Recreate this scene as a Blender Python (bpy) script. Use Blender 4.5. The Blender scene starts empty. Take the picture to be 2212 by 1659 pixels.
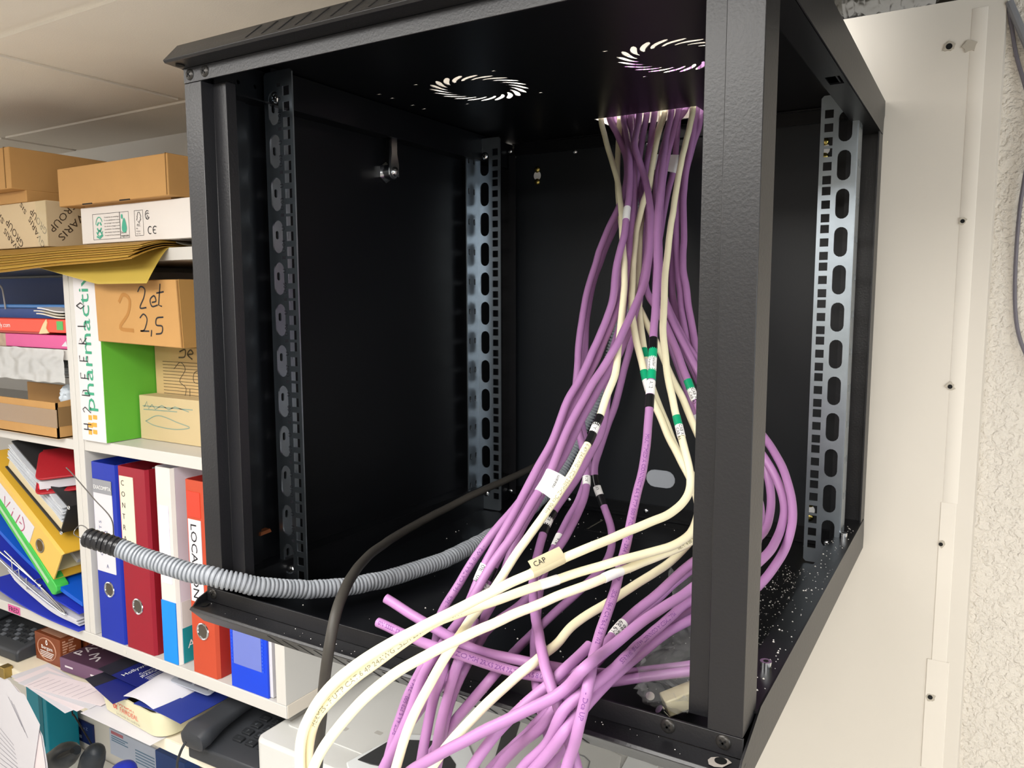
import bpy, bmesh, math, random
from mathutils import Vector, Matrix, noise
random.seed(7)
SC = bpy.context.scene
COL = SC.collection
ZO = 1.65            # height of the cabinet origin above the floor (m); everything below is in mm from that origin
R = math.radians

# ------------------------------------------------------------------ camera
cam_d = bpy.data.cameras.new('camera'); cam = bpy.data.objects.new('camera', cam_d); COL.objects.link(cam)
CAM = (402.361, -512.601, 290.761)
F_PX = 1693.42
cam_d.sensor_fit = 'HORIZONTAL'; cam_d.sensor_width = 36.0; cam_d.lens = F_PX / 2212 * 36.0
cam_d.clip_start = 0.02; cam_d.clip_end = 60
_r = Vector((0.85712722, 0.51510286, -0.00140411)); _u = Vector((-0.05533391, 0.09478461, 0.99395877)); _f = Vector((-0.51212409, 0.85187142, -0.10974512))
m3 = Matrix((_r, _u, -_f)).transposed()
cam.matrix_world = Matrix.Translation((CAM[0] / 1000, CAM[1] / 1000, CAM[2] / 1000 + ZO)) @ m3.to_4x4()
SC.camera = cam

# ------------------------------------------------------------------ light, world, exposure
SC.view_settings.view_transform = 'Standard'; SC.view_settings.look = 'None'
SC.view_settings.gamma = 1.0; SC.view_settings.use_curve_mapping = False
SC.view_settings.exposure = 0.02
world = bpy.data.worlds.new('world'); SC.world = world; world.use_nodes = True
bg = world.node_tree.nodes['Background']; bg.inputs[0].default_value = (1.0, 0.985, 0.96, 1); bg.inputs[1].default_value = 0.50
def area(name, loc, target, size, size_y, power, col=(1, 1, 1), spread=180):
    d = bpy.data.lights.new(name, 'AREA'); d.shape = 'RECTANGLE'; d.size = size; d.size_y = size_y; d.energy = power; d.color = col
    o = bpy.data.objects.new(name, d); COL.objects.link(o)
    o.location = (loc[0] / 1000, loc[1] / 1000, loc[2] / 1000 + ZO)
    v = Vector(target) - Vector(loc); o.rotation_euler = v.to_track_quat('-Z', 'Y').to_euler(); d.spread = R(spread)
    return o
area('ceiling_panel_light', (-350, -640, 632), (-350, -640, 0), 1.15, 0.55, 15, (1.0, 0.985, 0.96))
area('ceiling_panel_light', (900, -1700, 632), (900, -1700, 0), 1.15, 0.55, 52, (1.0, 0.985, 0.96))
area('window_and_fill_light', (2400, -900, 250), (0, 100, 150), 1.3, 1.3, 27, (0.86, 0.94, 1.0))
area('window_and_fill_light', (-3150, -800, 150), (-900, 400, 500), 1.8, 1.1, 16, (1.0, 0.99, 0.98))  # added fill, no window known on this side; lifts ceiling and upper wall
area('slit_wall_fill', (-90, 330, 606), (-110, 618, 622), 0.6, 0.05, 1.2, (1.0, 0.98, 0.95), 70)  # unseen light added to brighten the wall behind the fan slits

# ------------------------------------------------------------------ materials
def lin(h):
    h = h.lstrip('#'); c = [int(h[i:i + 2], 16) / 255 for i in (0, 2, 4)]
    return [x / 12.92 if x <= 0.04045 else ((x + 0.055) / 1.055) ** 2.4 for x in c]
MATS = {}
def mat(name, hexc, rough=0.55, metal=0.0, var=0.06, vscale=14, bump=0.0, bscale=300, spec=0.3, coat=0.0, bdist=0.001):
    if name in MATS: return MATS[name]
    m = bpy.data.materials.new(name); m.use_nodes = True
    nt = m.node_tree; b = nt.nodes['Principled BSDF']; c = lin(hexc)
    tc = nt.nodes.new('ShaderNodeTexCoord'); nz = nt.nodes.new('ShaderNodeTexNoise'); nz.inputs['Scale'].default_value = vscale; nz.inputs['Detail'].default_value = 3
    nt.links.new(tc.outputs['Object'], nz.inputs['Vector'])
    mx = nt.nodes.new('ShaderNodeMix'); mx.data_type = 'RGBA'
    mx.inputs[6].default_value = [*[x * (1 - var) for x in c], 1]; mx.inputs[7].default_value = [*[min(1, x * (1 + var)) for x in c], 1]
    nt.links.new(nz.outputs['Fac'], mx.inputs[0]); nt.links.new(mx.outputs[2], b.inputs['Base Color'])
    b.inputs['Roughness'].default_value = rough; b.inputs['Metallic'].default_value = metal
    b.inputs['Specular IOR Level'].default_value = spec; b.inputs['Coat Weight'].default_value = coat
    if bump:
        n2 = nt.nodes.new('ShaderNodeTexNoise'); n2.inputs['Scale'].default_value = bscale; n2.inputs['Detail'].default_value = 2
        nt.links.new(tc.outputs['Object'], n2.inputs['Vector'])
        bp = nt.nodes.new('ShaderNodeBump'); bp.inputs['Strength'].default_value = bump; bp.inputs['Distance'].default_value = bdist
        nt.links.new(n2.outputs['Fac'], bp.inputs['Height']); nt.links.new(bp.outputs[0], b.inputs['Normal'])
    MATS[name] = m
    return m
def clear_mat(name, tint, alpha, rough=0.08):
    if name in MATS: return MATS[name]
    m = mat(name, tint, rough, var=0.02, bump=0.25, bscale=60); b = m.node_tree.nodes['Principled BSDF']
    b.inputs['Alpha'].default_value = alpha
    return m
BLK = mat('black_powder_coat', '17171a', 0.38, var=0.08, bump=0.16, bscale=420, spec=0.5)
BLKS = mat('black_smooth_steel', '0a0b0e', 0.36, var=0.10, vscale=8, spec=0.32)
BLKR = mat('rear_black_steel', '16191d', 0.42, var=0.08, vscale=6, spec=0.4)
BLKD = mat('black_recess', '0a0a0b', 0.7)
ZINC = mat('galvanised_steel', 'a3adb6', 0.33, metal=1.0, var=0.14, vscale=60, bump=0.06, bscale=200)
CHROME = mat('bright_steel', 'd8dadd', 0.18, metal=1.0)
BRASS = mat('yellow_zinc', 'b9a860', 0.25, metal=1.0)
WHITE = mat('white_laminate', 'c8c5c0', 0.42, var=0.02)
PAPER = mat('paper_white', 'd0ced4', 0.7, var=0.02)
INK = mat('black_ink', '1d1d22', 0.6)
PURPLE = mat('purple_jacket', 'a576a6', 0.38, var=0.05, vscale=30, bump=0.05, bscale=150)
IVORY = mat('ivory_jacket', 'f7efcc', 0.38, var=0.03, vscale=30, bump=0.05, bscale=150)
TAPEB = mat('black_tape', '1a1a1c', 0.22)
TAPEG = mat('green_tape', '0fa070', 0.40)
LABELW = mat('white_label_plastic', 'f1f0ee', 0.40, var=0.02)
CARD = mat('cardboard', 'b88c55', 0.75, var=0.07, vscale=25, bump=0.08, bscale=220)
CARDL = mat('cardboard_pale', 'c8aa7a', 0.75, var=0.05, vscale=25, bump=0.08, bscale=220)

# ------------------------------------------------------------------ mesh builder (mm)
class MB:
    def __init__(s): s.v = []; s.f = []
    def add(s, vs, fs, M=None):
        n = len(s.v)
        s.v += [tuple(M @ Vector(v)) for v in vs] if M else [tuple(v) for v in vs]
        s.f += [tuple(i + n for i in f) for f in fs]
        return s
    def xf(s, M): s.v = [tuple(M @ Vector(v)) for v in s.v]; return s
    def box(s, x0, x1, y0, y1, z0, z1, M=None):
        return s.add([(x0, y0, z0), (x1, y0, z0), (x1, y1, z0), (x0, y1, z0), (x0, y0, z1), (x1, y0, z1), (x1, y1, z1), (x0, y1, z1)],
                     [(0, 3, 2, 1), (4, 5, 6, 7), (0, 1, 5, 4), (1, 2, 6, 5), (2, 3, 7, 6), (3, 0, 4, 7)], M)
    def prism(s, poly, ax, a, b, M=None):
        n = len(poly)
        def p(q, t): return {'x': (t, q[0], q[1]), 'y': (q[0], t, q[1]), 'z': (q[0], q[1], t)}[ax]
        vs = [p(q, a) for q in poly] + [p(q, b) for q in poly]
        fs = [tuple(range(n)), tuple(range(2 * n - 1, n - 1, -1))] + [(i, (i + 1) % n, n + (i + 1) % n, n + i) for i in range(n)]
        return s.add(vs, fs, M)
    def tube(s, pts, r, n=10, cap=True, ref=None):
        P = [Vector(p) for p in pts]; m = len(P)
        T = [(P[min(i + 1, m - 1)] - P[max(i - 1, 0)]).normalized() for i in range(m)]
        up = Vector(ref) if ref else (Vector((0, 0, 1)) if abs(T[0].z) < 0.9 else Vector((1, 0, 0)))
        N = (up - T[0] * up.dot(T[0])).normalized(); base = len(s.v)
        for i in range(m):
            if i:
                N = N - T[i] * N.dot(T[i]); N.normalize()
            B = T[i].cross(N); rr = r[i] if isinstance(r, (list, tuple)) else r
            for k in range(n):
                a = 2 * math.pi * k / n
                s.v.append(tuple(P[i] + (N * math.cos(a) + B * math.sin(a)) * rr))
        for i in range(m - 1):
            for k in range(n):
                a = base + i * n + k; b = base + i * n + (k + 1) % n
                s.f.append((a, b, b + n, a + n))
        if cap:
            s.f.append(tuple(base + k for k in range(n - 1, -1, -1))); s.f.append(tuple(base + (m - 1) * n + k for k in range(n)))
        return s
    def cyl(s, a, b, r, r2=None, n=16):
        return s.tube([a, b], [r, r if r2 is None else r2], n)
    def dome(s, c, nrm, r, h, n=12, rings=4):
        c = Vector(c); nrm = Vector(nrm).normalized()
        pts = []; rr = []
        for i in range(rings + 1):
            t = i / rings * math.pi / 2
            pts.append(c + nrm * (h * math.sin(t))); rr.append(max(r * math.cos(t), 0.02 * r))
        return s.tube([c - nrm * 0.2] + pts, [r] + rr, n)
    def plate(s, outer, holes, O, U, V, t):
        cu = bpy.data.curves.new('p', 'CURVE'); cu.dimensions = '2D'; cu.fill_mode = 'BOTH'; cu.extrude = t / 2
        for pl in [outer] + holes:
            sp = cu.splines.new('POLY'); sp.points.add(len(pl) - 1)
            for i, q in enumerate(pl): sp.points[i].co = (q[0], q[1], 0, 1)
            sp.use_cyclic_u = True
        ob = bpy.data.objects.new('p', cu); me = bpy.data.meshes.new_from_object(ob)
        O, U, V = Vector(O), Vector(U), Vector(V); W = U.cross(V)
        s.add([O + U * v.co.x + V * v.co.y + W * (v.co.z) for v in me.vertices], [tuple(p.vertices) for p in me.polygons])
        bpy.data.objects.remove(ob); bpy.data.curves.remove(cu); bpy.data.meshes.remove(me)
        return s
    def build(s, name, m, parent=None, bevel=0.0, subsurf=0):
        root = parent
        while root is not None and root.parent is not None: root = root.parent
        if root is not None: off = (Vector(root.location) - Vector((0, 0, ZO))) * 1000
        else:
            xs = [v[0] for v in s.v]; ys = [v[1] for v in s.v]; zs = [v[2] for v in s.v]
            off = Vector(((min(xs) + max(xs)) / 2, (min(ys) + max(ys)) / 2, min(zs)))
        me = bpy.data.meshes.new(name)
        me.from_pydata([((v[0] - off.x) / 1000, (v[1] - off.y) / 1000, (v[2] - off.z) / 1000) for v in s.v], [], s.f)
        bm = bmesh.new(); bm.from_mesh(me)
        bmesh.ops.remove_doubles(bm, verts=bm.verts, dist=1e-6)
        bmesh.ops.recalc_face_normals(bm, faces=bm.faces)
        for f in bm.faces: f.smooth = True
        for e in bm.edges:
            if len(e.link_faces) != 2 or e.calc_face_angle(0) > 0.62: e.smooth = False
        bm.to_mesh(me); bm.free()
        me.materials.append(m)
        o = bpy.data.objects.new(name, me); COL.objects.link(o)
        if parent is not None: o.parent = parent
        else: o.location = (off.x / 1000, off.y / 1000, off.z / 1000 + ZO)
        if bevel:
            b = o.modifiers.new('bevel', 'BEVEL'); b.width = bevel / 1000; b.segments = 2; b.limit_method = 'ANGLE'; b.angle_limit = R(40)
        if subsurf:
            b = o.modifiers.new('sub', 'SUBSURF'); b.levels = subsurf; b.render_levels = subsurf
        return o
def tag(o, label, cat, group=None, kind=None):
    if label: o['label'] = label
    if cat: o['category'] = cat
    if group: o['group'] = group
    if kind: o['kind'] = kind
    return o
def thing(name, loc, label, cat, group=None):
    o = bpy.data.objects.new(name, None); COL.objects.link(o); o.empty_display_size = 0.02
    o.location = (loc[0] / 1000, loc[1] / 1000, loc[2] / 1000 + ZO)
    return tag(o, label, cat, group)
def solo(mb, name, m, label, cat, group=None, kind=None, bevel=0.0, subsurf=0):
    return tag(mb.build(name, m, None, bevel, subsurf), label, cat, group, kind)
def BX(*a): return MB().box(*a)
def rect(x0, x1, y0, y1): return [(x0, y0), (x1, y0), (x1, y1), (x0, y1)]
def slot(cx, cy, w, h, n=7):
    r = min(w, h) / 2; out = []
    if h >= w:
        for k in range(n + 1): a = math.pi * k / n; out.append((cx + r * math.cos(a), cy + h / 2 - r + r * math.sin(a)))
        for k in range(n + 1): a = math.pi + math.pi * k / n; out.append((cx + r * math.cos(a), cy - h / 2 + r + r * math.sin(a)))
    else:
        out = [(cx - (y - cy), cy + (x - cx)) for x, y in slot(cx, cy, h, w, n)]
    return out
def circ(cx, cy, r, n=14): return [(cx + r * math.cos(2 * math.pi * k / n), cy + r * math.sin(2 * math.pi * k / n)) for k in range(n)]
_tc = {}
def text_geo(body, size):
    key = (body, size)
    if key not in _tc:
        cu = bpy.data.curves.new('t', 'FONT'); cu.body = body; cu.size = size; cu.resolution_u = 2; cu.extrude = 0
        ob = bpy.data.objects.new('t', cu); me = bpy.data.meshes.new_from_object(ob)
        _tc[key] = ([tuple(v.co) for v in me.vertices], [tuple(p.vertices) for p in me.polygons])
        bpy.data.objects.remove(ob); bpy.data.curves.remove(cu); bpy.data.meshes.remove(me)
    return _tc[key]
class TX(MB):
    """flat print lying on a face: O = lower left corner, U = reading direction, V = up"""
    def t(s, body, O, U, V, size, lift=0.35, width=None):
        vs, fs = text_geo(body, size)
        O, U, V = Vector(O), Vector(U).normalized(), Vector(V).normalized(); W = U.cross(V) * lift
        k = 1.0
        if width and vs: k = width / max(0.01, max(v[0] for v in vs))
        return s.add([O + U * v[0] * k + V * v[1] + W for v in vs], fs)
    def strokes(s, lines, O, U, V, w=1.6, lift=0.35):
        O, U, V = Vector(O), Vector(U).normalized(), Vector(V).normalized(); W = U.cross(V) * lift
        for ln in lines:
            pts = [Vector((x, y, 0)) for x, y in ln]; n = len(pts); L = []
            for i in range(n):
                d = (pts[min(i + 1, n - 1)] - pts[max(i - 1, 0)]).normalized(); nn = Vector((-d.y, d.x, 0)) * w / 2
                L += [pts[i] + nn, pts[i] - nn]
            s.add([O + U * q.x + V * q.y + W for q in L], [(2 * i, 2 * i + 1, 2 * i + 3, 2 * i + 2) for i in range(n - 1)])
        return s
def curve2(pts, n=6):
    P = [Vector((*p, 0)) if len(p) == 2 else Vector(p) for p in pts]; Q = [2 * P[0] - P[1]] + P + [2 * P[-1] - P[-2]]; out = []
    for i in range(1, len(Q) - 2):
        p0, p1, p2, p3 = Q[i - 1:i + 3]
        for k in range(n):
            t = k / n
            out.append(0.5 * (2 * p1 + (p2 - p0) * t + (2 * p0 - 5 * p1 + 4 * p2 - p3) * t * t + (3 * p1 - p0 - 3 * p2 + p3) * t ** 3))
    out.append(P[-1])
    return [(q.x, q.y) if len(pts[0]) == 2 else tuple(q) for q in out]
XP, YP, ZP = Vector((1, 0, 0)), Vector((0, 1, 0)), Vector((0, 0, 1))
def rot_about(axis, deg, c): return Matrix.Translation(c) @ Matrix.Rotation(R(deg), 4, axis) @ Matrix.Translation(-Vector(c))

# ================================================================== setting
def struct(mb, name, m, bevel=0.0):
    o = mb.build(name, m, None, bevel); o['kind'] = 'structure'; return o
struct(BX(-3200, 3200, -3600, 620, -1670, -1650), 'floor', mat('grey_floor', 'cfc9c0', 0.5, var=0.1))
struct(BX(-3300, -3200, -3700, 700, -1650, 900), 'wall_left', mat('cream_paint', 'e6e2da', 0.8, var=0.02))
struct(BX(-3200, 3200, -3700, -3600, -1650, 900), 'wall_front', mat('cream_paint', 'e6e2da', 0.8, var=0.02))
# painted plaster wall and the rough render beside the board
struct(BX(-3200, 250, 618, 700, -1650, 648), 'wall_back', mat('grey_paint', 'dfdcd6', 0.8, var=0.03, vscale=4, bump=0.05, bscale=60))
def crepi():
    m = bpy.data.materials.new('rough_render'); m.use_nodes = True; nt = m.node_tree; b = nt.nodes['Principled BSDF']
    b.inputs['Base Color'].default_value = (*lin('d8d1c6'), 1); b.inputs['Roughness'].default_value = 0.85
    tc = nt.nodes.new('ShaderNodeTexCoord'); v = nt.nodes.new('ShaderNodeTexVoronoi'); v.feature = 'SMOOTH_F1'; v.inputs['Scale'].default_value = 150
    n = nt.nodes.new('ShaderNodeTexNoise'); n.inputs['Scale'].default_value = 90; n.inputs['Detail'].default_value = 5
    w = nt.nodes.new('ShaderNodeMix'); w.data_type = 'VECTOR'; w.inputs[0].default_value = 0.03
    nt.links.new(tc.outputs['Object'], n.inputs['Vector']); nt.links.new(tc.outputs['Object'], w.inputs[4]); nt.links.new(n.outputs['Color'], w.inputs[5])
    nt.links.new(w.outputs[1], v.inputs['Vector'])
    a = nt.nodes.new('ShaderNodeMath'); a.operation = 'MULTIPLY_ADD'; a.inputs[1].default_value = -1.0
    nt.links.new(v.outputs['Distance'], a.inputs[0]); nt.links.new(n.outputs['Fac'], a.inputs[2])
    bp = nt.nodes.new('ShaderNodeBump'); bp.inputs['Strength'].default_value = 0.75; bp.inputs['Distance'].default_value = 0.004
    nt.links.new(a.outputs[0], bp.inputs['Height']); nt.links.new(bp.outputs[0], b.inputs['Normal'])
    return m
struct(BX(250, 3200, 618, 700, -1650, 646), 'wall_right', crepi())
# suspended ceiling: tiles with recessed joints, one bay open over the cabinet
def ceil_mat():
    m = mat('ceiling_tile', 'ebe4d9', 0.9, var=0.05, vscale=6, bump=0.30, bscale=420)
    return m
CM = ceil_mat()
cb = MB()
XS = [-3315, -2715, -2115, -1505, -858, -250, 190, 800, 1400, 2000, 2600, 3200]; YS = [-3370, -2770, -2170, -1570, -970, -370, 80, 440, 618]
for i in range(len(XS) - 1):
    for j in range(len(YS) - 1):
        if XS[i] in (190,) and YS[j] >= 80: continue
        x0, x1, y0, y1 = XS[i], XS[i + 1], YS[j], YS[j + 1]; g = 9
        cb.box(x0 + g, x1 - g, y0 + g, y1 - (g if j < len(YS) - 2 else 0), 646, 662)
        cb.box(x0, x1, y0, y0 + g, 650, 662); cb.box(x0, x1, y1 - g, y1, 650, 662) if j < len(YS) - 2 else None
        cb.box(x0, x0 + g, y0 + g, y1 - g, 650, 662); cb.box(x1 - g, x1, y0 + g, y1 - g, 650, 662)
struct(cb, 'ceiling', CM)
struct(BX(-3200, 3200, 1180, 1200, 560, 900), 'wall_void', mat('dark_slab', '4a443c', 0.9))
struct(BX(-3200, 3200, -3370, 1200, 890, 900), 'ceiling_slab', mat('dark_slab', '4a443c', 0.9))
# foil duct in the open bay
pts = [(-700, 735, 742), (-200, 735, 742), (150, 735, 741), (210, 735, 740), (262, 736, 736), (296, 740, 738), (318, 746, 756), (326, 752, 800), (326, 754, 880)]
pts = curve2(pts, 14); rr = [54 + 1.6 * math.sin(i * 0.9) + 1.2 * math.sin(i * 2.3) for i in range(len(pts))]
solo(MB().tube(pts, rr, 20), 'ventilation_duct', mat('crinkled_foil', 'b5b2ab', 0.28, metal=1.0, bump=1.0, bscale=28, bdist=0.012),
     'crinkled silver foil duct in the open ceiling bay above the white board', 'duct')
# ceiling lamps behind the viewer
LAMP = bpy.data.materials.new('lit_diffuser'); LAMP.use_nodes = True
e = LAMP.node_tree.nodes['Principled BSDF']; e.inputs['Emission Color'].default_value = (1, 0.97, 0.92, 1); e.inputs['Emission Strength'].default_value = 6.0
for cx, cy, lb in ((-350, -640, 'lit ceiling panel over the office side'), (900, -1700, 'lit ceiling panel beyond the cabinet side')):
    t = thing('ceiling_light', (cx, cy, 634), lb, 'ceiling light')
    MB().box(cx - 590, cx + 590, cy - 290, cy + 290, 640, 645.8).build('diffuser', LAMP, t)
    f = MB(); f.box(cx - 600, cx + 600, cy - 300, cy - 290, 634, 645.8); f.box(cx - 600, cx + 600, cy + 290, cy + 300, 634, 645.8)
    f.box(cx - 600, cx - 590, cy - 290, cy + 290, 634, 645.8); f.box(cx + 590, cx + 600, cy - 290, cy + 290, 634, 645.8); f.build('frame', WHITE, t)

# ------------------------------------------------------------------ mounting board on the wall
t = thing('wall_board', (200, 612, -1640), 'off-white painted board on the wall behind the black cabinet, with drilled holes', 'wall board')
BOARD = mat('board_paint', 'd6cfc4', 0.55, var=0.025, vscale=5, bump=0.06, bscale=25)
MB().prism([(-260, 618), (406, 618), (404, 609.5), (402, 609), (-260, 609)], 'z', -1640, 645).build('panel', BOARD, t)
BOARD2 = mat('board_patch_paint', 'e2dbd0', 0.5, var=0.03, vscale=9, bump=0.12, bscale=30)
MB().prism([(362, 609), (388, 609), (387, 607.6), (363, 607.6)], 'z', -330, -180).build('cover_strip', BOARD2, t)
MB().prism([(367, 609), (385, 609), (384, 608), (368, 608)], 'z', -180, 30).build('cover_strip', BOARD2, t)
MB().prism([(369, 609), (386, 609), (385, 608.4), (370, 608.4)], 'z', 30, 632).build('cover_strip', BOARD2, t)
PLASTER = mat('chipped_plaster', 'b9b1a3', 0.9, bump=0.6, bscale=120)
def hole(x, z, r, plug=False, jag=0.35):
    n = 14; pts = [(x + r * (1 + jag * random.uniform(-1, 1)) * math.cos(2 * math.pi * k / n), z + r * (1 + jag * random.uniform(-1, 1)) * math.sin(2 * math.pi * k / n)) for k in range(n)]
    h = MB().prism([(a, b) for a, b in pts], 'y', 607.2, 609.2).build('screw_hole', PLASTER, t)
    if not plug:
        MB().prism(circ(x - 0.3, z, r * 0.55), 'y', 606.9, 607.4).build('bore', BLKD, h)
def atY(px, py, Y):
    q = [(px - 1106) / F_PX, -(py - 829.5) / F_PX]
    d = _r * q[0] + _u * q[1] + _f; k = (Y - CAM[1]) / d.y
    return (CAM[0] + d.x * k, Y, CAM[2] + d.z * k)
for px, py, r, pl in ((2051, 101, 6.5, False), (2096, 99, 7.5, True), (2080, 478, 4.5, False), (2053, 835, 5, False), (2033, 1175, 4.5, False), (2010, 1505, 5.5, False)):
    a = atY(px, py, 609); hole(a[0], a[2], r, pl)
# cable and grey trunking on the rough wall
c = [atY(px, py, 612) for px, py in ((2178, 15), (2186, 60), (2196, 120), (2214, 185), (2228, 250), (2222, 330), (2203, 450), (2194, 570), (2193, 660), (2200, 720), (2218, 770), (2250, 830), (2265, 950), (2262, 1150), (2268, 1400), (2270, 1700), (2275, 2100))]
c[0] = (c[0][0], 611, c[0][2])
solo(MB().tube(curve2([(x, 611.5 + 3 * math.sin(i), z) for i, (x, y, z) in enumerate(c)], 6), 2.2, 8), 'wall_cable', mat('grey_cable', '6c6870', 0.5), 'thin grey cable looping down the rough plaster beside the board', 'cable')
a, b2 = atY(2180, 4, 610), atY(2250, 170, 610)
solo(MB().tube([a, b2], 4.6, 10), 'conduit_pipe', mat('grey_pipe', '85868a', 0.45), 'short grey pipe running down the rough wall at the board top corner', 'pipe')

# ================================================================== network cabinet
cab = thing('network_cabinet', (0, 300, -42), 'open black wall-mounted network cabinet with silver rails and no door', 'network cabinet')
def part(mb, name, m, parent=None, label=None, bevel=0.0):
    o = mb.build(name, m, parent or cab, bevel)
    if label: o['label'] = label
    return o
def screw(c, n, r, m, parent, h=None, cross=True):
    o = MB().dome(c, n, r, h or r * 0.55).build('screw', m, parent)
    if cross:
        c = Vector(c); n = Vector(n).normalized(); a = n.orthogonal().normalized(); b = n.cross(a); k = MB(); hh = (h or r * 0.55)
        for u, v in ((a, b), (b, a)):
            P = []
            for s1 in (-1, 1):
                for s2 in (-1, 1):
                    for s3 in (0.6, 1.03): P.append(tuple(c + u * (s1 * r * 0.52) + v * (s2 * r * 0.13) + n * (hh * s3)))
            k.add(P, [(0, 1, 3, 2), (4, 6, 7, 5), (0, 4, 5, 1), (2, 3, 7, 6), (0, 2, 6, 4), (1, 5, 7, 3)])
        k.build('cross_slot', BLKD, o)
    return o
# ---- top panel: fan grilles, cable opening, small slots, front lip
holes = [rect(-70, 73, 492, 555)]
def fan(cx, cy):
    for k in range(20):
        a0 = 2 * math.pi * k / 20; L = []
        for j in range(7):
            t = j / 6; r = 36 + 22 * t; a = a0 + 0.50 * t ** 1.4
            L.append((cx + r * math.cos(a), cy + r * math.sin(a)))
        for j in range(6, -1, -1):
            t = j / 6; r = 36 + 22 * t; a = a0 + 0.50 * t ** 1.4 + 0.05 + 0.21 * math.sin(math.pi * min(1, t * 0.9 + 0.1)) * (0.45 + 0.8 * t)
            L.append((cx + r * math.cos(a), cy + r * math.sin(a)))
        holes.append(L)
    for sx in (-1, 1):
        for sy in (-1, 1): holes.append(slot(cx + sx * 52.5, cy + sy * 52.5, 6.5, 4))
fan(-118, 280); fan(118, 280)
for x, y in ((-234, 238), (-233, 261), (-233.5, 302), (-233, 325), (234, 238), (233, 261), (233.5, 302), (233, 325), (236, 150), (236, 420)): holes.append(slot(x, y, 7, 4))
top = part(MB().plate(rect(-278, 278, 0, 606), holes, (0, 0, 533), (1, 0, 0), (0, 1, 0), 0.9), 'top_panel', BLKS)
def lip(sgn, z, name):
    # hollow front lip: flat ledge, tip, sloping nose with slanted vents
    th = 1.5
    prof = [(0, z), (-18.5, z + 1.0 * sgn), (-20.5, z + 3.4 * sgn), (-4, z + 21 * sgn), (2, z + 22.4 * sgn), (2, z + (22.4 - th) * sgn), (-3.6, z + (21 - th - 0.2) * sgn), (-18.6, z + 3.6 * sgn), (-17.6, z + (1.0 + th) * sgn), (0, z + th * sgn)]
    o = part(MB().prism(prof, 'x', -280, 280), name, BLK, bevel=0.5)
    return o
lt = lip(1, 511.5, 'front_lip'); lb = lip(-1, -23.5, 'front_lip')
for o, sgn, z in ((lt, 1, 511.5), (lb, -1, -23.5)):
    for k in range(17):
        x = -168 + 20.3 * k
        d = Vector((-4 + 20.5, 0, 0)); n = Vector((0, -17.6, 16.5 * sgn)).normalized(); sl = Vector((0, 16.5, 17.6 * sgn)).normalized()
        base = Vector((x, -20.5, z + 3.4 * sgn))
        u = (sl * 17 + Vector((7.5, 0, 0)))
        a = base + sl * 4.5; b = a + u; wv = Vector((1.1, 0, 0)); q = []
        for p in (a, b):
            for s1 in (-1, 1):
                for s2 in (0.25, -0.8): q.append(tuple(p + wv * s1 + n * s2))
        MB().add(q, [(0, 1, 3, 2), (4, 6, 7, 5), (0, 4, 5, 1), (2, 3, 7, 6), (0, 2, 6, 4), (1, 5, 7, 3)]).build('vent_slot', BLKD, o)
# lip end plates and drilled holes in the ledges
for o, z in ((lt, 511.2), (lb, -23.2)):
    for x in (-270, 265): MB().cyl((x, -9, z - 0.2), (x, -9, z + 0.3), 4.2).build('ledge_hole', BLKD, o)
MB().prism([(257, -12), (259, -16.5), (263, -17.5), (268, -15.5), (270, -11), (272, -7), (268, -4), (262, -5), (258, -8)], 'z', -23.4, -23.2).build('scratch', mat('bare_metal_scratch', '9b958f', 0.6), lb)
# front bars with screws
for z0, z1, xs in ((497.5, 511.5, (-268, -246)), (-23.5, -8.5, (-268, 224, 264))):
    b = part(MB().box(-277.5, 277.5, 0, 2, z0, z1).box(-277.5, 277.5, 2, 14, z1 - 1.5 if z0 > 0 else z0, z1 if z0 > 0 else z0 + 1.5), 'front_bar', BLK, bevel=0.4)
    for x in xs: screw((x, 0, (z0 + z1) / 2 + (0.5 if z0 > 0 else 1.5)), (0, -1, 0), 5.6, mat('black_screw', '3a3836', 0.35, metal=0.6), b, h=2.2)
# bottom panel with cut knock-out outlines, floor debris sits on it
fl = [rect(-72, 72, 476, 478.5), rect(-72, 60, 546, 548.5), rect(-72, -69.5, 484, 540)]
part(MB().plate(rect(-278, 278, 4, 606), fl, (0, 0, -40.8), (1, 0, 0), (0, 1, 0), 1.6), 'bottom_panel', BLKS)
# side beams, top and bottom, both sides
for s in (-1, 1):
    def sx(p): return [(q[0] * 1, q[1]) for q in p]
    X0, X1 = (278.4, 280) if s > 0 else (-280, -278.4)
    part(MB().prism([(-2, 512), (-1, 533), (4, 535.5), (606, 536), (608, 519), (602, 513), (598, 494), (30, 494), (2, 511)], 'x', X0, X1), 'side_beam', BLK)
    part(MB().prism([(-18, -26), (-4, -42), (600, -42), (602, -26), (598, -4), (596, -2), (38, -2), (-10, -18)], 'x', X0, X1), 'side_beam', BLK)
    a0, a1 = sorted((s * 256, s * 279))
    nh = rect(s * 262 - 7, s * 262 + 7, 411, 424)
    part(MB().plate(rect(a0, a1, 16, 596), [rect(*(sorted((s * 262, s * 275))), 287, 317)], (0, 0, 494.8), (1, 0, 0), (0, 1, 0), 1.6), 'beam_flange', BLKS)
    part(MB().box(*sorted((s * 255.5, s * 257)), 90, 590, 494.6, 531), 'beam_web', BLKS)
    part(MB().box(a0, a1, 30, 596, -4, -2.4), 'beam_flange', BLKS)
    part(MB().box(*sorted((s * 255.5, s * 257)), 30, 590, -40, -2.6), 'beam_web', BLKS)
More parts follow.
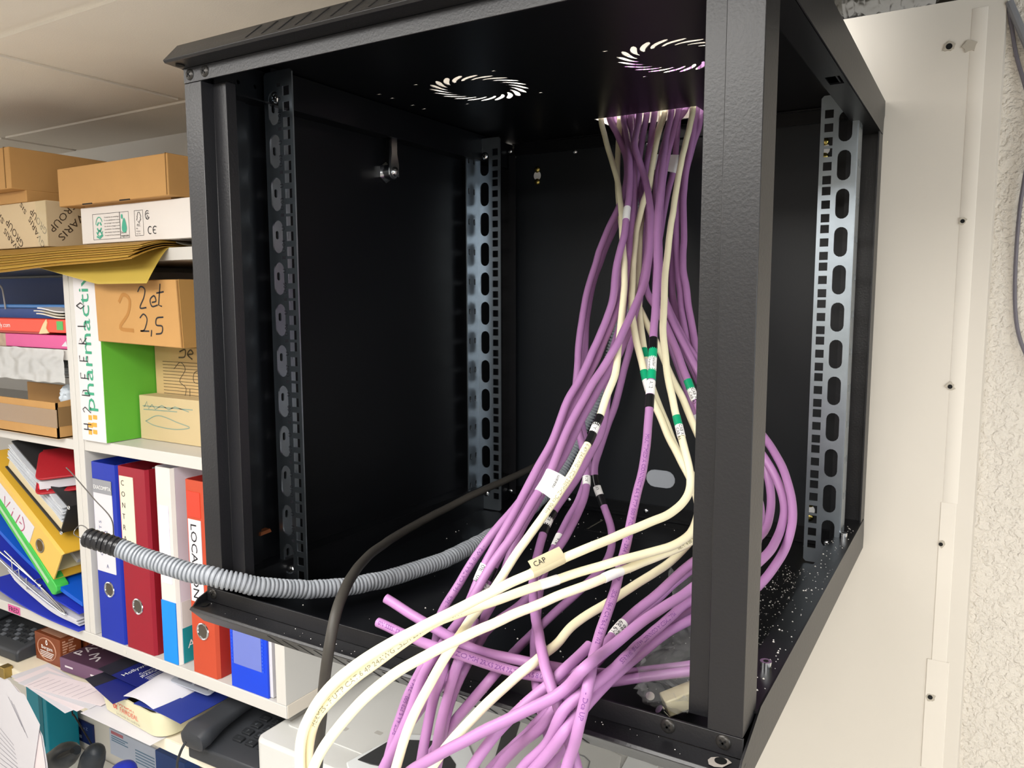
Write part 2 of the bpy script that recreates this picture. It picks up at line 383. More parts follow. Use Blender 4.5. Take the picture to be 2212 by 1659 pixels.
# corner posts
for s in (-1, 1):
    mb = MB()
    P = [(277, 0), (277, 36), (275.4, 36), (275.4, 1.6), (254, 1.6), (254, 15.6), (236, 15.6), (236, 26), (234.4, 26), (234.4, 14), (252.4, 14), (252.4, 0)]
    mb.prism([(s * x, y) for x, y in P], 'z', -8.2, 497.2)
    part(mb, 'corner_post', BLK, bevel=0.5)
    P = [(279, 606), (279, 572), (277.4, 572), (277.4, 588), (254, 588), (254, 570), (242, 570), (242, 571.6), (252.4, 571.6), (252.4, 606)]
    part(MB().prism([(s * x, y) for x, y in P], 'z', -30, 512), 'corner_post', BLK)
# left side: perforated uprights and depth rails, closed side panel
sp = part(MB().box(-279.6, -278, 34, 596, -2, 494), 'side_panel', BLKS)
lock = part(MB().tube([(-278, 296, 452), (-274, 296, 452)], 13.5, 6), 'lock', CHROME)
MB().cyl((-274, 296, 452), (-262, 296, 452), 9.5, n=20).build('barrel', CHROME, lock)
cm = MB().prism([(288, 446), (304, 446), (304, 462), (301, 474), (301, 496), (298, 502), (293, 502), (290, 496), (290, 474), (288, 462)], 'x', -262, -259).build('cam', CHROME, lock)
MB().dome((-259, 296, 452), (1, 0, 0), 6.5, 4).build('bolt', CHROME, lock)
part(MB().prism([(66, 29), (82, 30), (80, 34), (67, 33)], 'x', -277.9, -270), 'latch_tongue', mat('copper_clip', '9a5a38', 0.4, metal=0.7))
rh = [circ(y, 0, 2.2, 8) for y in range(60, 570, 22)]
for z, zz in ((512, 18), (-21, 18)):
    part(MB().plate(rect(30, 572, -zz + 1, zz), rh, (-271.5, 0, z), (0, 1, 0), (0, 0, 1), 1.4), 'depth_rail', BLKS)
    part(MB().plate(rect(30, 572, -zz + 1, zz), rh, (271.5, 0, z), (0, 1, 0), (0, 0, 1), 1.4), 'depth_rail', BLKS) if z > 0 else None
    screw((-270.6, 52, z - 6 if z > 0 else z + 2), (1, 0, 0), 4.6, CHROME, cab, cross=False)
up = part(MB().plate(rect(28, 70, -20, 494), [slot(47, z, 2.2, 26) for z in range(30, 480, 48)], (-273.5, 0, 0), (0, 1, 0), (0, 0, 1), 1.4), 'perforated_upright', BLKS)
# rear panel, bars and fixings
rear = part(MB().plate(rect(-252, 252, -36, 530), [slot(-1, 20, 46, 27), slot(-213, 481, 11, 13), slot(213, 481, 12, 14), slot(213, 2, 13, 15)], (0, 590, 0), (1, 0, 0), (0, 0, 1), 1.4), 'rear_panel', BLKR)
part(MB().box(-252, 252, 584, 588.5, 514, 532).box(-252, 252, 578, 588, 530, 531.5), 'rear_bar', BLKS)
part(MB().box(-252, 252, 582, 588.5, -36, -21).box(-252, 252, 574, 588, -39.5, -36), 'rear_bar', BLKS)
part(MB().prism([(x, z) for x, z in slot(-1, 20, 45.4, 26.4)], 'y', 590.2, 592), 'lit_hole_fill', mat('lit_wall_grey', 'a9adb4', 0.5))  # pale plate coloured like the lit wall showing through the rear hole
for x, z in ((-213, 481), (213, 481), (213, 2)):
    part(MB().prism(slot(x, z, 12.5, 14), 'y', 589.0, 592), 'washer_pad', mat('white_plastic', 'e6e6e4', 0.4))
    screw((x, 588.8, z + 9.5), (0, -1, 0), 5.2, BRASS, cab, cross=False); screw((x, 588.8, z - 9.5), (0, -1, 0), 5.2, BRASS, cab, cross=False)
for c in ((-147, 588.5, 511.5), (-30, 588.5, 511.5), (-150, 582, -30), (-20, 582, -30), (-251.4, 569.8, 519), (-251.4, 569.8, -26), (251, 569.8, 519)): screw(c, (0, -1, 0), 4.2, CHROME, cab, cross=False)
for y, z in ((98.7, -2.4), (494.6, -2.4)):
    b = part(MB().cyl((269, y, z), (269, y, z + 7), 4.6, n=16), 'bolt', CHROME); MB().cyl((269, y, z + 6.6), (269, y, z + 7.2), 2.2, n=6).build('hex_socket', BLKD, b)
# 19 inch rails
def rail(s, y, back, lettered=False, flange=True):
    r = thing_part = None
    sq, sl = [], []
    for k in range(12):
        zc = 44.45 * k
        for dz in (-15.875, 0, 15.875): sq.append(rect(s * 232.55 - 4.9, s * 232.55 + 4.9, zc + dz - 4.9, zc + dz + 4.9))
        sl.append(slot(s * 251, zc, 15, 35))
    x0, x1 = sorted((s * 223.3, s * 264.5)); ch = 3
    o = part(MB().plate([(x0 + ch, -38.5), (x1 - ch, -38.5), (x1, -38.5 + ch), (x1, 526 - ch), (x1 - ch, 526), (x0 + ch, 526), (x0, 526 - ch), (x0, -38.5 + ch)], sq + sl, (0, y, 0), (1, 0, 0), (0, 0, 1), 1.8), 'mounting_rail', ZINC)
    ov = [slot(yy, 44.45 * k + 3, 4, 9) for k in range(12) for yy in (10, 24)]
    sg = 1 if back else -1
    if flange: MB().plate(rect(*sorted((0, sg * 30)), -19, 507), [[(sg * u, v) for u, v in h] for h in ov], (s * 264.5, y, 0), (0, 1, 0), (0, 0, 1), 1.8).build('rail_flange', ZINC, o)
    for zc in ((500, -14) if s < 0 else (-14,)): screw((s * 251, y + (3 if back else 0.5), zc), (0, -1, 0), 5.5, CHROME, o)
    if lettered:
        tx = TX()
        for k in range(12):
            u = 12 - k
            tx.t('U-%02d' % u, (s * 240.2, y - 0.9, 44.45 * k - 17), (0, 0, 1), (-1, 0, 0), 6.5, 0.15)
            tx.t('U', (s * 240.2, y - 0.9, 44.45 * k + 6), (0, 0, 1), (-1, 0, 0), 6.5, 0.15)
            tx.add([Vector(q) for q in ((-245, y - 1.05, 44.45 * k + 20.6), (-240.2, y - 1.05, 44.45 * k + 20.6), (-240.2, y - 1.05, 44.45 * k + 24), (-245, y - 1.05, 44.45 * k + 24))], [(0, 1, 2, 3)])
        tx.build('unit_marking', INK, o)
    return o
rail(-1, 89, True, True); rail(-1, 496, False); rail(1, 496, True)
# white plaster crumbs and dust on the cabinet floor
db = MB()
for k in range(900):
    if k < 640: x, y = 252 - abs(random.gauss(0, 34)), random.uniform(70, 470)
    elif k < 800: x, y = random.uniform(-240, 240), random.uniform(60, 560)
    else: x, y = random.uniform(257, 277), random.uniform(60, 560)
    z = -2.4 if k >= 800 else -39.9; r = random.choice((0.35, 0.5, 0.6, 0.8, 1.1))
    if abs(x - 244) < 22 and abs(y - 496) < 4: continue
    db.add([(x - r, y, z), (x, y - r, z), (x + r, y, z), (x, y + r, z), (x, y, z + r)], [(0, 1, 4), (1, 2, 4), (2, 3, 4), (3, 0, 4), (3, 2, 1, 0)])
for k in range(40):
    x, y = random.uniform(-270, 240), random.uniform(-17, -2); r = random.choice((0.3, 0.45, 0.6))
    db.add([(x - r, y, -23.4), (x, y - r, -23.4), (x + r, y, -23.4), (x, y + r, -23.4), (x, y, -23.4 + r)], [(0, 1, 4), (1, 2, 4), (2, 3, 4), (3, 0, 4), (3, 2, 1, 0)])
solo(db, 'plaster_dust', mat('white_plaster', 'd8d5cf', 0.9), 'white plaster crumbs scattered over the black cabinet floor', 'dust', kind='stuff')

# ================================================================== cables (3-D centre lines in mm)
CABLES = {
'P3': ('p', [-29,499,597,0,-1,-9,0,0,-9,0,0,-9,0,0,-9,0,-1,-9,0,0,-9,0,0,-9,1,-2,-9,4,-5,-6,4,-6,-6,3,-6,-6,4,-6,-5,3,-6,-6,4,-7,-5,3,-6,-6,3,-6,-5,3,-6,-6,3,-6,-7,3,-5,-6,2,-6,-7,3,-5,-7,2,-5,-8,2,-5,-7,2,-5,-7,2,-6,-7,2,-5,-7,2,-6,-6,1,-6,-7,2,-6,-7,2,-6,-6,2,-6,-6,2,-6,-7,2,-6,-6,2,-7,-6,1,-6,-6,1,-7,-6,1,-6,-7,1,-6,-6,1,-6,-7,1,-5,-7,2,-6,-7,2,-6,-7,2,-5,-6,2,-6,-7,2,-7,-6,1,-6,-7,0,-6,-6,1,-7,-6,0,-6,-7,0,-7,-6,0,-6,-6,0,-6,-7,-1,-7,-6,0,-6,-7,0,-6,-6,-1,-6,-7,0,-7,-6,-1,-6,-7,-2,-6,-6,-1,-7,-6,-1,-6,-7,0,-5,-7,0,-6,-7,0,-6,-7,0,-5,-7,-1,-6,-7,-1,-6,-7,-2,-6,-6,-1,-7,-7,-1,-6,-6,-1,-6,-7,-1,-6,-6,-1,-6,-7,-1,-6,-6,-1,-7,-7,-1,-6,-6,-2,-6,-7,-2,-5,-7,-2,-6,-7,-2,-5,-7,-2,-4,-7,-2,-5,-8,-1,-4,-8,-1,-5,-7,0,-6,-7,0,-7,-6,1,-8,-5,2,-8,-3,2,-8,-3,4,-8,-2,4,-8,0,4,-8,1,5,-8,1,4,-7,2,5,-8,2,5,-7,2,4,-8,2,-1,-2,-7,-4,3,-7,-5,4,-7,-4,3,-7,-4,3,-8,-3,1,-8,-1,-2,-9,0,-3,-9,0,-4,-8,1,-3,-8,0,-4,-9,0,-2,-8,-1,-1,-9,0,-1,-9]),
'PA': ('p', [-19,500,602,0,0,-9,0,-1,-9,0,0,-9,0,0,-9,0,0,-9,0,-1,-9,0,0,-9,0,-1,-9,2,-3,-8,2,-3,-8,2,-4,-8,3,-5,-7,2,-5,-7,3,-6,-6,3,-5,-7,3,-6,-6,3,-6,-6,3,-5,-7,2,-5,-7,2,-5,-8,2,-4,-7,2,-5,-7,2,-6,-7,2,-5,-7,1,-6,-7,2,-5,-7,2,-6,-7,2,-6,-6,1,-5,-7,2,-6,-7,1,-5,-7,1,-6,-7,1,-5,-7,1,-6,-7,1,-7,-6,1,-6,-7,2,-6,-6,1,-7,-6,2,-6,-6,2,-6,-7,2,-6,-6,2,-5,-7,2,-7,-6,1,-6,-6,1,-7,-6,1,-6,-6,1,-7,-6,0,-6,-6,0,-7,-7,0,-6,-6,0,-7,-6,-1,-6,-7,0,-6,-6,0,-6,-7,-1,-6,-7,-1,-6,-6,-1,-7,-7,-1,-6,-6,-1,-6,-6,-1,-7,-7,-1,-5,-7,0,-6,-7,0,-5,-7,0,-6,-7,-1,-5,-7,-1,-6,-7,-1,-6,-6,-1,-7,-7,-1,-6,-6,-2,-6,-6,-1,-6,-6,-2,-7,-6,-3,-6,-6,-2,-7,-6,-3,-6,-6,-3,-7,-5,-3,-6,-6,-3,-6,-6,-3,-5,-6,-3,-5,-7,-4,-4,-7,-3,-5,-8,-3,-4,-7,-3,-3,-8,-3,-5,-7,-2,-6,-6,0,-7,-5,2,-8,-4,4,-8,-2,5,-8,-1,5,-7,-1,5,-7,1,5,-8,0,4,-8,0,4,-8,0,3,-9,-1,3,-7,0,-5,1,-6,-4,0,-8,-5,0,-8,-3,-2,-8,-5,1,-8,-3,1,-8,-3,-1,-9,-2,-3,-8,-1,-3,-8,0,-4,-9,-1,-3,-8,0,-3,-8,-1,-2,-9,-1,-2,-9,-1,-1,-9]),
'P4': ('p', [-25,508,597,0,0,-9,0,-1,-9,0,0,-9,0,0,-9,0,0,-9,0,-1,-9,0,0,-9,0,-1,-8,4,-6,-7,3,-5,-6,3,-6,-6,4,-6,-6,3,-6,-6,3,-6,-5,4,-7,-6,3,-6,-5,3,-6,-6,3,-6,-7,2,-5,-6,3,-5,-7,2,-5,-7,2,-5,-8,2,-5,-7,2,-5,-7,2,-6,-7,2,-5,-7,2,-6,-7,2,-5,-6,2,-6,-7,2,-6,-7,1,-5,-7,2,-6,-7,1,-5,-7,2,-5,-7,2,-5,-7,2,-6,-7,1,-6,-7,2,-6,-6,2,-6,-7,2,-6,-6,1,-7,-6,2,-6,-6,1,-7,-6,1,-6,-6,2,-7,-6,1,-7,-6,0,-6,-6,1,-7,-6,0,-7,-6,0,-6,-6,-1,-6,-7,0,-7,-6,0,-6,-7,0,-6,-6,-1,-6,-7,-1,-6,-6,-1,-7,-7,0,-6,-6,-1,-6,-7,-1,-6,-6,-1,-6,-7,-1,-6,-7,-1,-6,-6,-1,-6,-7,0,-6,-7,-1,-5,-7,0,-6,-7,0,-6,-7,-1,-5,-7,0,-6,-7,-1,-6,-7,-1,-6,-6,-2,-6,-7,-1,-6,-6,-2,-7,-6,-1,-6,-7,-1,-6,-6,-1,-5,-7,-2,-6,-7,-2,-5,-7,-3,-5,-7,-1,-5,-8,-1,-5,-7,-2,-5,-7,1,-6,-7,3,-8,-4,4,-8,-1,4,-8,0,5,-8,1,4,-7,2,4,-8,1,5,-8,2,4,-8,1,4,-8,1,4,-8,0,3,-8,-1,2,-8,-2,0,-6,-7,-3,-1,-9,-3,2,-8,-4,2,-8,-2,0,-8,0,-5,-8,-2,-1,-9,-2,1,-8,-3,2,-9,-3,2,-8,-2,0,-9,-1,0,-9,-1,-2,-8,0,-1,-9,-1,-1,-9]),
'P5': ('p', [-7,500,602,0,0,-9,0,-1,-9,0,0,-9,0,0,-9,0,0,-9,0,-1,-9,0,0,-9,1,-2,-8,2,-6,-6,2,-6,-6,2,-7,-6,1,-6,-6,2,-7,-6,2,-7,-6,2,-7,-5,2,-6,-6,3,-5,-7,4,-4,-7,4,-4,-7,4,-3,-8,4,-4,-7,4,-4,-7,4,-5,-6,3,-4,-7,4,-5,-7,3,-5,-7,3,-5,-7,3,-5,-7,3,-6,-6,3,-5,-7,2,-5,-7,2,-6,-6,3,-6,-7,2,-6,-6,2,-6,-7,2,-6,-6,2,-6,-7,1,-6,-6,2,-6,-7,1,-6,-6,2,-6,-7,1,-6,-6,1,-7,-6,0,-7,-6,0,-6,-6,0,-7,-6,0,-7,-6,0,-7,-6,0,-7,-6,0,-7,-6,0,-7,-5,0,-6,-6,0,-7,-6,-1,-7,-6,-2,-6,-6,-2,-5,-7,-2,-6,-7,-2,-7,-6,-2,-6,-6,-1,-6,-6,-1,-6,-7,-1,-7,-6,-2,-6,-7,-1,-6,-7,-1,-6,-6,-1,-6,-7,0,-6,-7,-1,-5,-6,0,-6,-7,0,-6,-7,-1,-6,-7,-1,-6,-7,-2,-6,-6,-2,-7,-6,-1,-6,-6,-1,-7,-6,-2,-6,-7,-1,-6,-6,-2,-6,-7,-3,-6,-6,-3,-5,-6,-3,-5,-7,-3,-5,-7,-2,-5,-7,-2,-5,-7,-1,-7,-6,0,-7,-6,0,-8,-5,1,-8,-3,1,-9,-2,1,-9,-2,3,-8,0,3,-9,0,3,-8,0,0,-8,-3,-4,-2,-8,-5,0,-8,-3,0,-8,-2,-3,-9,-1,-3,-8,-1,-4,-8,-2,-5,-8,-1,-4,-7,-3,-4,-8,-3,-4,-8,-2,-3,-7,-3,-2,-9,-2,-2,-8,-3,-1,-9]),
'P5b': ('p', [-22,518,600,0,0,-9,0,-1,-9,0,0,-9,0,0,-9,0,0,-9,0,-1,-9,0,0,-9,0,-1,-9,3,-4,-7,3,-4,-8,2,-5,-7,3,-4,-7,4,-5,-7,3,-5,-7,3,-4,-7,3,-5,-7,4,-4,-7,3,-5,-7,4,-5,-6,3,-6,-7,3,-5,-6,4,-6,-6,3,-5,-7,3,-6,-6,3,-5,-7,3,-5,-7,3,-5,-6,3,-6,-7,3,-5,-7,2,-5,-7,2,-6,-6,2,-5,-7,2,-6,-7,2,-6,-6,2,-6,-6,2,-7,-7,1,-6,-6,2,-6,-6,1,-6,-7,1,-7,-6,1,-5,-7,1,-6,-7,1,-6,-6,1,-6,-7,0,-6,-7,1,-6,-6,0,-6,-7,0,-6,-7,0,-6,-7,0,-6,-6,-1,-6,-7,0,-6,-7,-1,-6,-6,-1,-7,-6,-2,-6,-7,-1,-6,-6,-1,-7,-6,-2,-6,-6,-1,-6,-7,-2,-6,-6,-1,-6,-7,-2,-6,-6,-1,-6,-7,-1,-6,-7,-1,-6,-7,-1,-6,-7,-1,-5,-6,-1,-6,-7,-2,-7,-6,-2,-6,-6,-1,-6,-7,-2,-6,-6,-1,-6,-7,-2,-6,-6,-1,-6,-7,-2,-7,-6,-1,-6,-6,-1,-6,-7,-1,-5,-7,-1,-5,-7,-1,-5,-8,0,-5,-8,0,-4,-7,0,-5,-8,-1,-6,-7,-1,-7,-5,1,-8,-4,1,-9,-3,3,-9,0,3,-8,0,4,-8,1,3,-8,2,4,-8,1,4,-8,2,4,-8,2,4,-8,1,4,-8,1,3,-9,0,3,-8,-1,-2,-6,-5,-5,0,-8,-5,2,-6,-6,4,-6,-7,1,-6,-6,0,-7,-6,1,-7,-5,0,-7,-5,1,-7,-3,1,-4,-6,2,-7,-5,2,-7,-4,-1,-8,-4,-2,-8,-3,-3,-7,-3,-3,-8,-3,-3,-9,-2,-2,-8,-2,-2,-9,-3,-1,-8]),
'P1': ('p', [-51,500,602,0,0,-9,0,-1,-9,0,0,-9,0,0,-9,0,0,-9,0,-1,-9,0,0,-9,1,-1,-8,5,-3,-7,5,-3,-7,5,-2,-7,4,-2,-8,4,-1,-7,4,-2,-8,4,-2,-8,3,-3,-8,2,-4,-8,2,-4,-8,2,-4,-8,1,-5,-7,1,-5,-7,1,-6,-7,1,-6,-7,0,-6,-6,0,-6,-7,0,-6,-6,-1,-6,-7,-1,-6,-7,-1,-6,-7,0,-6,-7,0,-6,-6,0,-6,-7,0,-6,-7,0,-6,-6,1,-6,-7,1,-5,-7,0,-6,-6,1,-6,-7,0,-6,-7,1,-6,-7,1,-6,-6,1,-6,-7,1,-5,-7,2,-6,-7,1,-6,-7,2,-5,-7,1,-5,-7,1,-5,-7,2,-5,-8,1,-5,-7,2,-4,-8,2,-5,-7,2,-4,-8,1,-5,-7,2,-4,-8,1,-5,-8,1,-4,-8,1,-3,-8,3,-3,-8,2,-2,-9,3,-1,-8,3,-1,-8,3,-1,-9,3,-1,-8,2,-2,-9,3,-3,-8,3,-5,-7,3,-5,-6,2,-7,-6,2,-7,-5,1,-7,-5,1,-8,-4,1,-8,-4,1,-8,-4,0,-8,-4,1,-8,-4,0,-8,-5,-1,-8,-4,-1,-7,-5,-3,-8,-5,-3,-6,-5,-2,-6,-6,-1,-6,-7,-1,-5,-7,-1,-5,-7,-4,-7,-5,-4,-7,-4,-4,-7,-3,-4,-8,-3,-1,-8,-3,0,-9,-1,2,-9,0,4,-8,0,3,-8,2,4,-8,2,4,-8,2,4,-8,2,4,-7,2,4,-8,3,4,-8,1,1,-7,-1,3,-8,0,4,-8,2,-2,-2,-5,-4,-1,-9,-3,0,-8,-3,-1,-8,1,-6,-7,-1,-2,-8,-3,2,-8,-3,3,-8,-3,3,-8,-3,2,-8,-3,2,-8,-3,3,-8,-3,1,-9,-1,0,-9,-2,1,-9,-1,-1,-8]),
'P1b': ('p', [-48,512,602,0,0,-9,0,-1,-9,0,0,-9,0,0,-9,0,0,-9,0,-1,-9,0,0,-9,2,0,-9,5,0,-7,5,0,-8,4,-2,-8,4,-1,-8,3,-2,-8,3,-3,-8,3,-2,-8,2,-3,-8,3,-3,-9,1,-4,-8,2,-4,-8,0,-5,-7,1,-5,-8,0,-6,-7,0,-6,-6,0,-6,-7,-1,-6,-7,0,-6,-6,0,-6,-7,0,-7,-6,0,-6,-7,-1,-6,-6,0,-6,-7,0,-7,-6,0,-6,-7,0,-6,-6,1,-6,-7,0,-6,-7,0,-7,-6,1,-6,-7,0,-6,-7,1,-5,-7,1,-6,-6,2,-6,-7,1,-6,-7,2,-5,-7,1,-6,-7,2,-5,-7,2,-5,-7,2,-4,-8,2,-5,-7,2,-5,-8,2,-5,-7,2,-4,-8,1,-5,-7,2,-5,-8,1,-4,-8,0,-5,-7,1,-4,-8,2,-4,-8,2,-2,-9,3,-2,-8,2,-1,-9,3,-1,-9,3,-2,-8,2,-1,-9,2,-3,-8,1,-3,-8,1,-5,-8,1,-7,-6,0,-6,-6,1,-8,-6,0,-7,-5,0,-8,-4,-1,-8,-5,1,-7,-4,0,-8,-5,0,-7,-5,0,-8,-6,0,-6,-6,-1,-7,-6,0,-6,-6,0,-6,-7,1,-6,-7,1,-6,-6,3,-7,-6,3,-6,-5,3,-8,-4,4,-7,-4,3,-8,-4,3,-7,-3,4,-8,-2,5,-8,-1,4,-8,1,5,-8,1,4,-7,2,4,-8,2,5,-8,3,4,-7,2,4,-7,3,5,-8,3,4,-7,3,4,-8,3,4,-7,4,5,-7,0,4,-7,0,5,-8,0,5,-7,0,1,-1,-5,2,1,-8,3,0,-9,3,-1,-8,3,0,-9,2,1,-8,1,0,-5,-1,4,-7,1,0,-9,1,2,-9,2,0,-9]),
'P15': ('p', [4,500,602,0,0,-9,0,-1,-9,0,0,-9,0,0,-9,0,0,-9,0,-1,-9,0,0,-9,0,0,-9,-1,-2,-9,0,-4,-8,0,-4,-8,1,-4,-8,0,-5,-8,1,-4,-8,1,-5,-7,1,-5,-7,1,-5,-8,2,-5,-7,1,-4,-8,0,-3,-9,0,-2,-8,1,-4,-8,1,-4,-8,2,-5,-8,2,-5,-7,1,-6,-7,2,-5,-7,2,-6,-6,1,-6,-7,2,-6,-7,2,-6,-6,2,-6,-7,2,-6,-6,2,-6,-6,2,-6,-7,2,-6,-6,2,-5,-7,1,-6,-7,2,-5,-7,1,-6,-7,2,-5,-7,1,-5,-7,2,-6,-7,1,-6,-7,1,-5,-7,0,-6,-7,0,-6,-6,1,-6,-7,0,-6,-7,0,-5,-7,1,-6,-8,2,-5,-7,1,-5,-7,2,-5,-8,1,-4,-7,2,-5,-8,1,-5,-7,1,-4,-8,1,-5,-7,0,-5,-8,0,-6,-7,-2,-5,-7,-2,-6,-6,-1,-6,-7,-2,-6,-7,-2,-5,-7,-1,-6,-6,-3,-6,-6,-2,-7,-6,-2,-6,-6,-2,-7,-5,-1,-7,-6,0,-8,-5,0,-7,-5,2,-7,-5,1,-8,-5,3,-7,-4,2,-8,-4,3,-8,-3,4,-8,-2,3,-8,-2,4,-8,-2,4,-8,-1,4,-8,-1,5,-8,-2,4,-7,-1,5,-8,-1,5,-8,-1,5,-7,-1,5,-8,-1,5,-7,-1,5,-7,0,5,-8,0,5,-7,0,4,-8,1,6,-7,-1,5,-7,-2,5,-7,-3,6,-6,-3,5,-4,-6,6,-5,-5,5,-2,-7,2,1,-9,3,1,-8,3,0,-9,4,-2,-8,4,-2,-8,2,-1,-8,3,-1,-8]),
'P14': ('p', [-15,509,605,0,0,-9,0,-1,-9,0,0,-9,0,0,-9,0,0,-9,0,-1,-9,0,0,-9,0,-1,-9,-1,-1,-9,1,-2,-9,0,-2,-9,2,-3,-8,1,-2,-9,2,-2,-8,2,-2,-9,2,-2,-9,2,-2,-8,3,-2,-9,2,-3,-8,3,-3,-8,3,-4,-8,2,-4,-7,3,-4,-8,3,-4,-7,2,-5,-8,3,-4,-7,2,-5,-8,3,-5,-7,2,-5,-7,1,-4,-8,2,-6,-7,2,-5,-7,1,-5,-7,2,-5,-8,1,-5,-7,2,-5,-7,1,-5,-8,1,-5,-7,2,-6,-7,1,-5,-7,1,-5,-8,1,-5,-7,0,-5,-8,0,-5,-7,1,-5,-8,0,-5,-7,0,-5,-8,0,-4,-8,-1,-5,-8,0,-4,-7,0,-5,-8,0,-5,-8,0,-4,-8,-1,-4,-8,0,-4,-8,-1,-5,-8,-2,-4,-7,-1,-4,-8,-1,-5,-8,-1,-4,-8,-1,-4,-8,-1,-5,-8,-1,-4,-8,1,-4,-7,3,-4,-8,4,-4,-7,5,-3,-7,5,-4,-7,5,-4,-6,5,-4,-6,5,-5,-6,5,-5,-5,3,-7,-6,4,-7,-4,2,-7,-4,2,-8,-4,1,-9,-4,0,-8,-3,-1,-8,-3,-2,-9,-4,-2,-7,-3,-4,-8,-5,-3,-7,-4,-4,-6,-5,-4,-7,-4,-4,-7,-5,-3,-7,-4,-4,-7,-5,-3,-8,-4,-1,-8,-2,0,-9,-1,1,-9,0,2,-9,1,2,-8,1,3,-9,2,3,-8,3,4,-8,2,3,-8,3,4,-7,3,3,-8,3,4,-8,3,4,-8,3,4,-7,3,3,-7,3,1,-8,0,1,-8,0,2,-9,0,-4,-1,-5,-5,0,-7,-6,0,-7,-5,1,-7,-6,-1,-7,-5,0,-7,-6,1,-7,-3,1,-5,-5,3,-6,-5,2,-7,-5,0,-8,-5,-1,-7,-5,0,-8,-5,0,-7,-4,0,-8,-5,0,-8,-4,1,-8,-3,-1,-9]),
'MM': ('p', [38,500,599,0,-1,-9,0,0,-9,0,0,-9,0,0,-9,0,-1,-9,0,0,-9,0,0,-9,0,-2,-9,1,-5,-7,1,-6,-6,1,-7,-7,1,-6,-6,2,-7,-6,1,-6,-6,2,-7,-6,2,-6,-6,2,-7,-6,1,-6,-6,2,-7,-6,2,-6,-6,2,-6,-6,1,-6,-7,2,-6,-6,2,-6,-7,2,-5,-7,1,-6,-6,2,-6,-7,2,-5,-7,1,-6,-7,2,-6,-6,2,-6,-7,2,-5,-7,2,-6,-6,2,-6,-7,2,-5,-6,3,-6,-7,2,-6,-7,2,-6,-6,3,-5,-7,2,-6,-6,2,-6,-7,2,-6,-6,2,-6,-7,2,-6,-6,2,-5,-7,2,-6,-6,2,-6,-7,2,-6,-7,1,-5,-6,2,-6,-7,2,-5,-7,2,-6,-7,2,-5,-7,1,-5,-7,2,-5,-8,2,-6,-7,1,-5,-7,2,-5,-7,1,-5,-8,2,-5,-7,1,-4,-7,1,-5,-8,2,-5,-7,1,-5,-8,1,-5,-7,1,-5,-7,1,-6,-7,1,-6,-7,0,-7,-6,1,-6,-6,1,-7,-6,1,-6,-7,1,-7,-5,2,-7,-6,1,-7,-5,2,-7,-5,1,-8,-5,1,-7,-5,1,-7,-6,2,-8,-4,2,-8,-3,2,-8,-3,1,-8,-3,2,-9,-3,1,-8,-3,2,-9,-3,1,-8,-3,2,-8,-3,2,-8,-3,2,-9,-2,3,-8,-1,3,-8,1,4,-9,1,3,-8,1,2,-8,-3,-1,-1,-9,-2,0,-9,0,-6,-6,-1,-1,-9,-3,3,-8,-3,0,-8,-2,-3,-9,-1,-1,-9,-1,-2,-8,-2,-1,-9]),
'P7': ('p', [15,500,602,0,0,-9,0,-1,-9,0,0,-9,0,0,-9,0,0,-9,0,-1,-9,0,0,-9,0,-1,-9,0,-3,-8,0,-3,-9,0,-3,-8,0,-2,-9,0,-2,-8,-2,-1,-9,-1,0,-9,-1,-1,-9,2,-4,-8,2,-5,-7,2,-6,-7,3,-6,-6,2,-5,-6,3,-6,-7,3,-5,-7,2,-6,-6,3,-5,-7,2,-6,-7,2,-5,-6,3,-6,-7,2,-5,-7,2,-6,-6,2,-6,-7,2,-5,-7,3,-6,-6,1,-6,-7,2,-6,-6,2,-6,-6,2,-6,-7,2,-6,-6,2,-6,-7,3,-5,-6,4,-5,-6,5,-5,-6,6,-4,-6,6,-4,-5,5,-4,-6,5,-4,-6,5,-4,-7,5,-4,-7,4,-3,-6,5,-4,-7,5,-4,-7,4,-4,-7,4,-4,-7,4,-4,-6,5,-4,-7,4,-4,-7,4,-3,-7,5,-4,-7,4,-3,-7,5,-3,-7,4,-3,-7,5,-3,-8,3,-2,-7,5,-3,-8,4,-2,-8,4,-2,-7,4,-2,-8,5,-3,-7,3,-3,-8,4,-4,-7,3,-5,-7,2,-6,-7,1,-6,-5,0,-8,-5,-1,-8,-4,-1,-8,-3,-1,-9,-3,-2,-8,-3,-2,-9,-2,-3,-8,-2,-2,-8,-3,-4,-8,-2,-3,-8,-4,-4,-7,-3,-4,-7,-4,-4,-7,-5,-3,-7,-4,-4,-7,-4,-3,-7,-4,-3,-8,-4,-3,-7,-4,-2,-8,-4,-3,-8,-4,-3,-7,-4,-3,-8,-4,-2,-7,-4,-1,-9,-2,0,-9,0,1,-9,2,2,-8,2,3,-8,3,2,-9,2,-1,-6,0,1,-9,0,-1,-9,-1,0,-4,0,-4,-4,-6,-4,-5,-6,-6,1,-7,-5,3,-6,-5,3,-7,-6,1,-7,-6,0,-6,-5,2,-7,-6,3,-6,-6,2,-7,-5,1,-7,-6,0,-7,-5,0,-7,-5,-1,-8,-4,0,-8,-4,0,-8]),
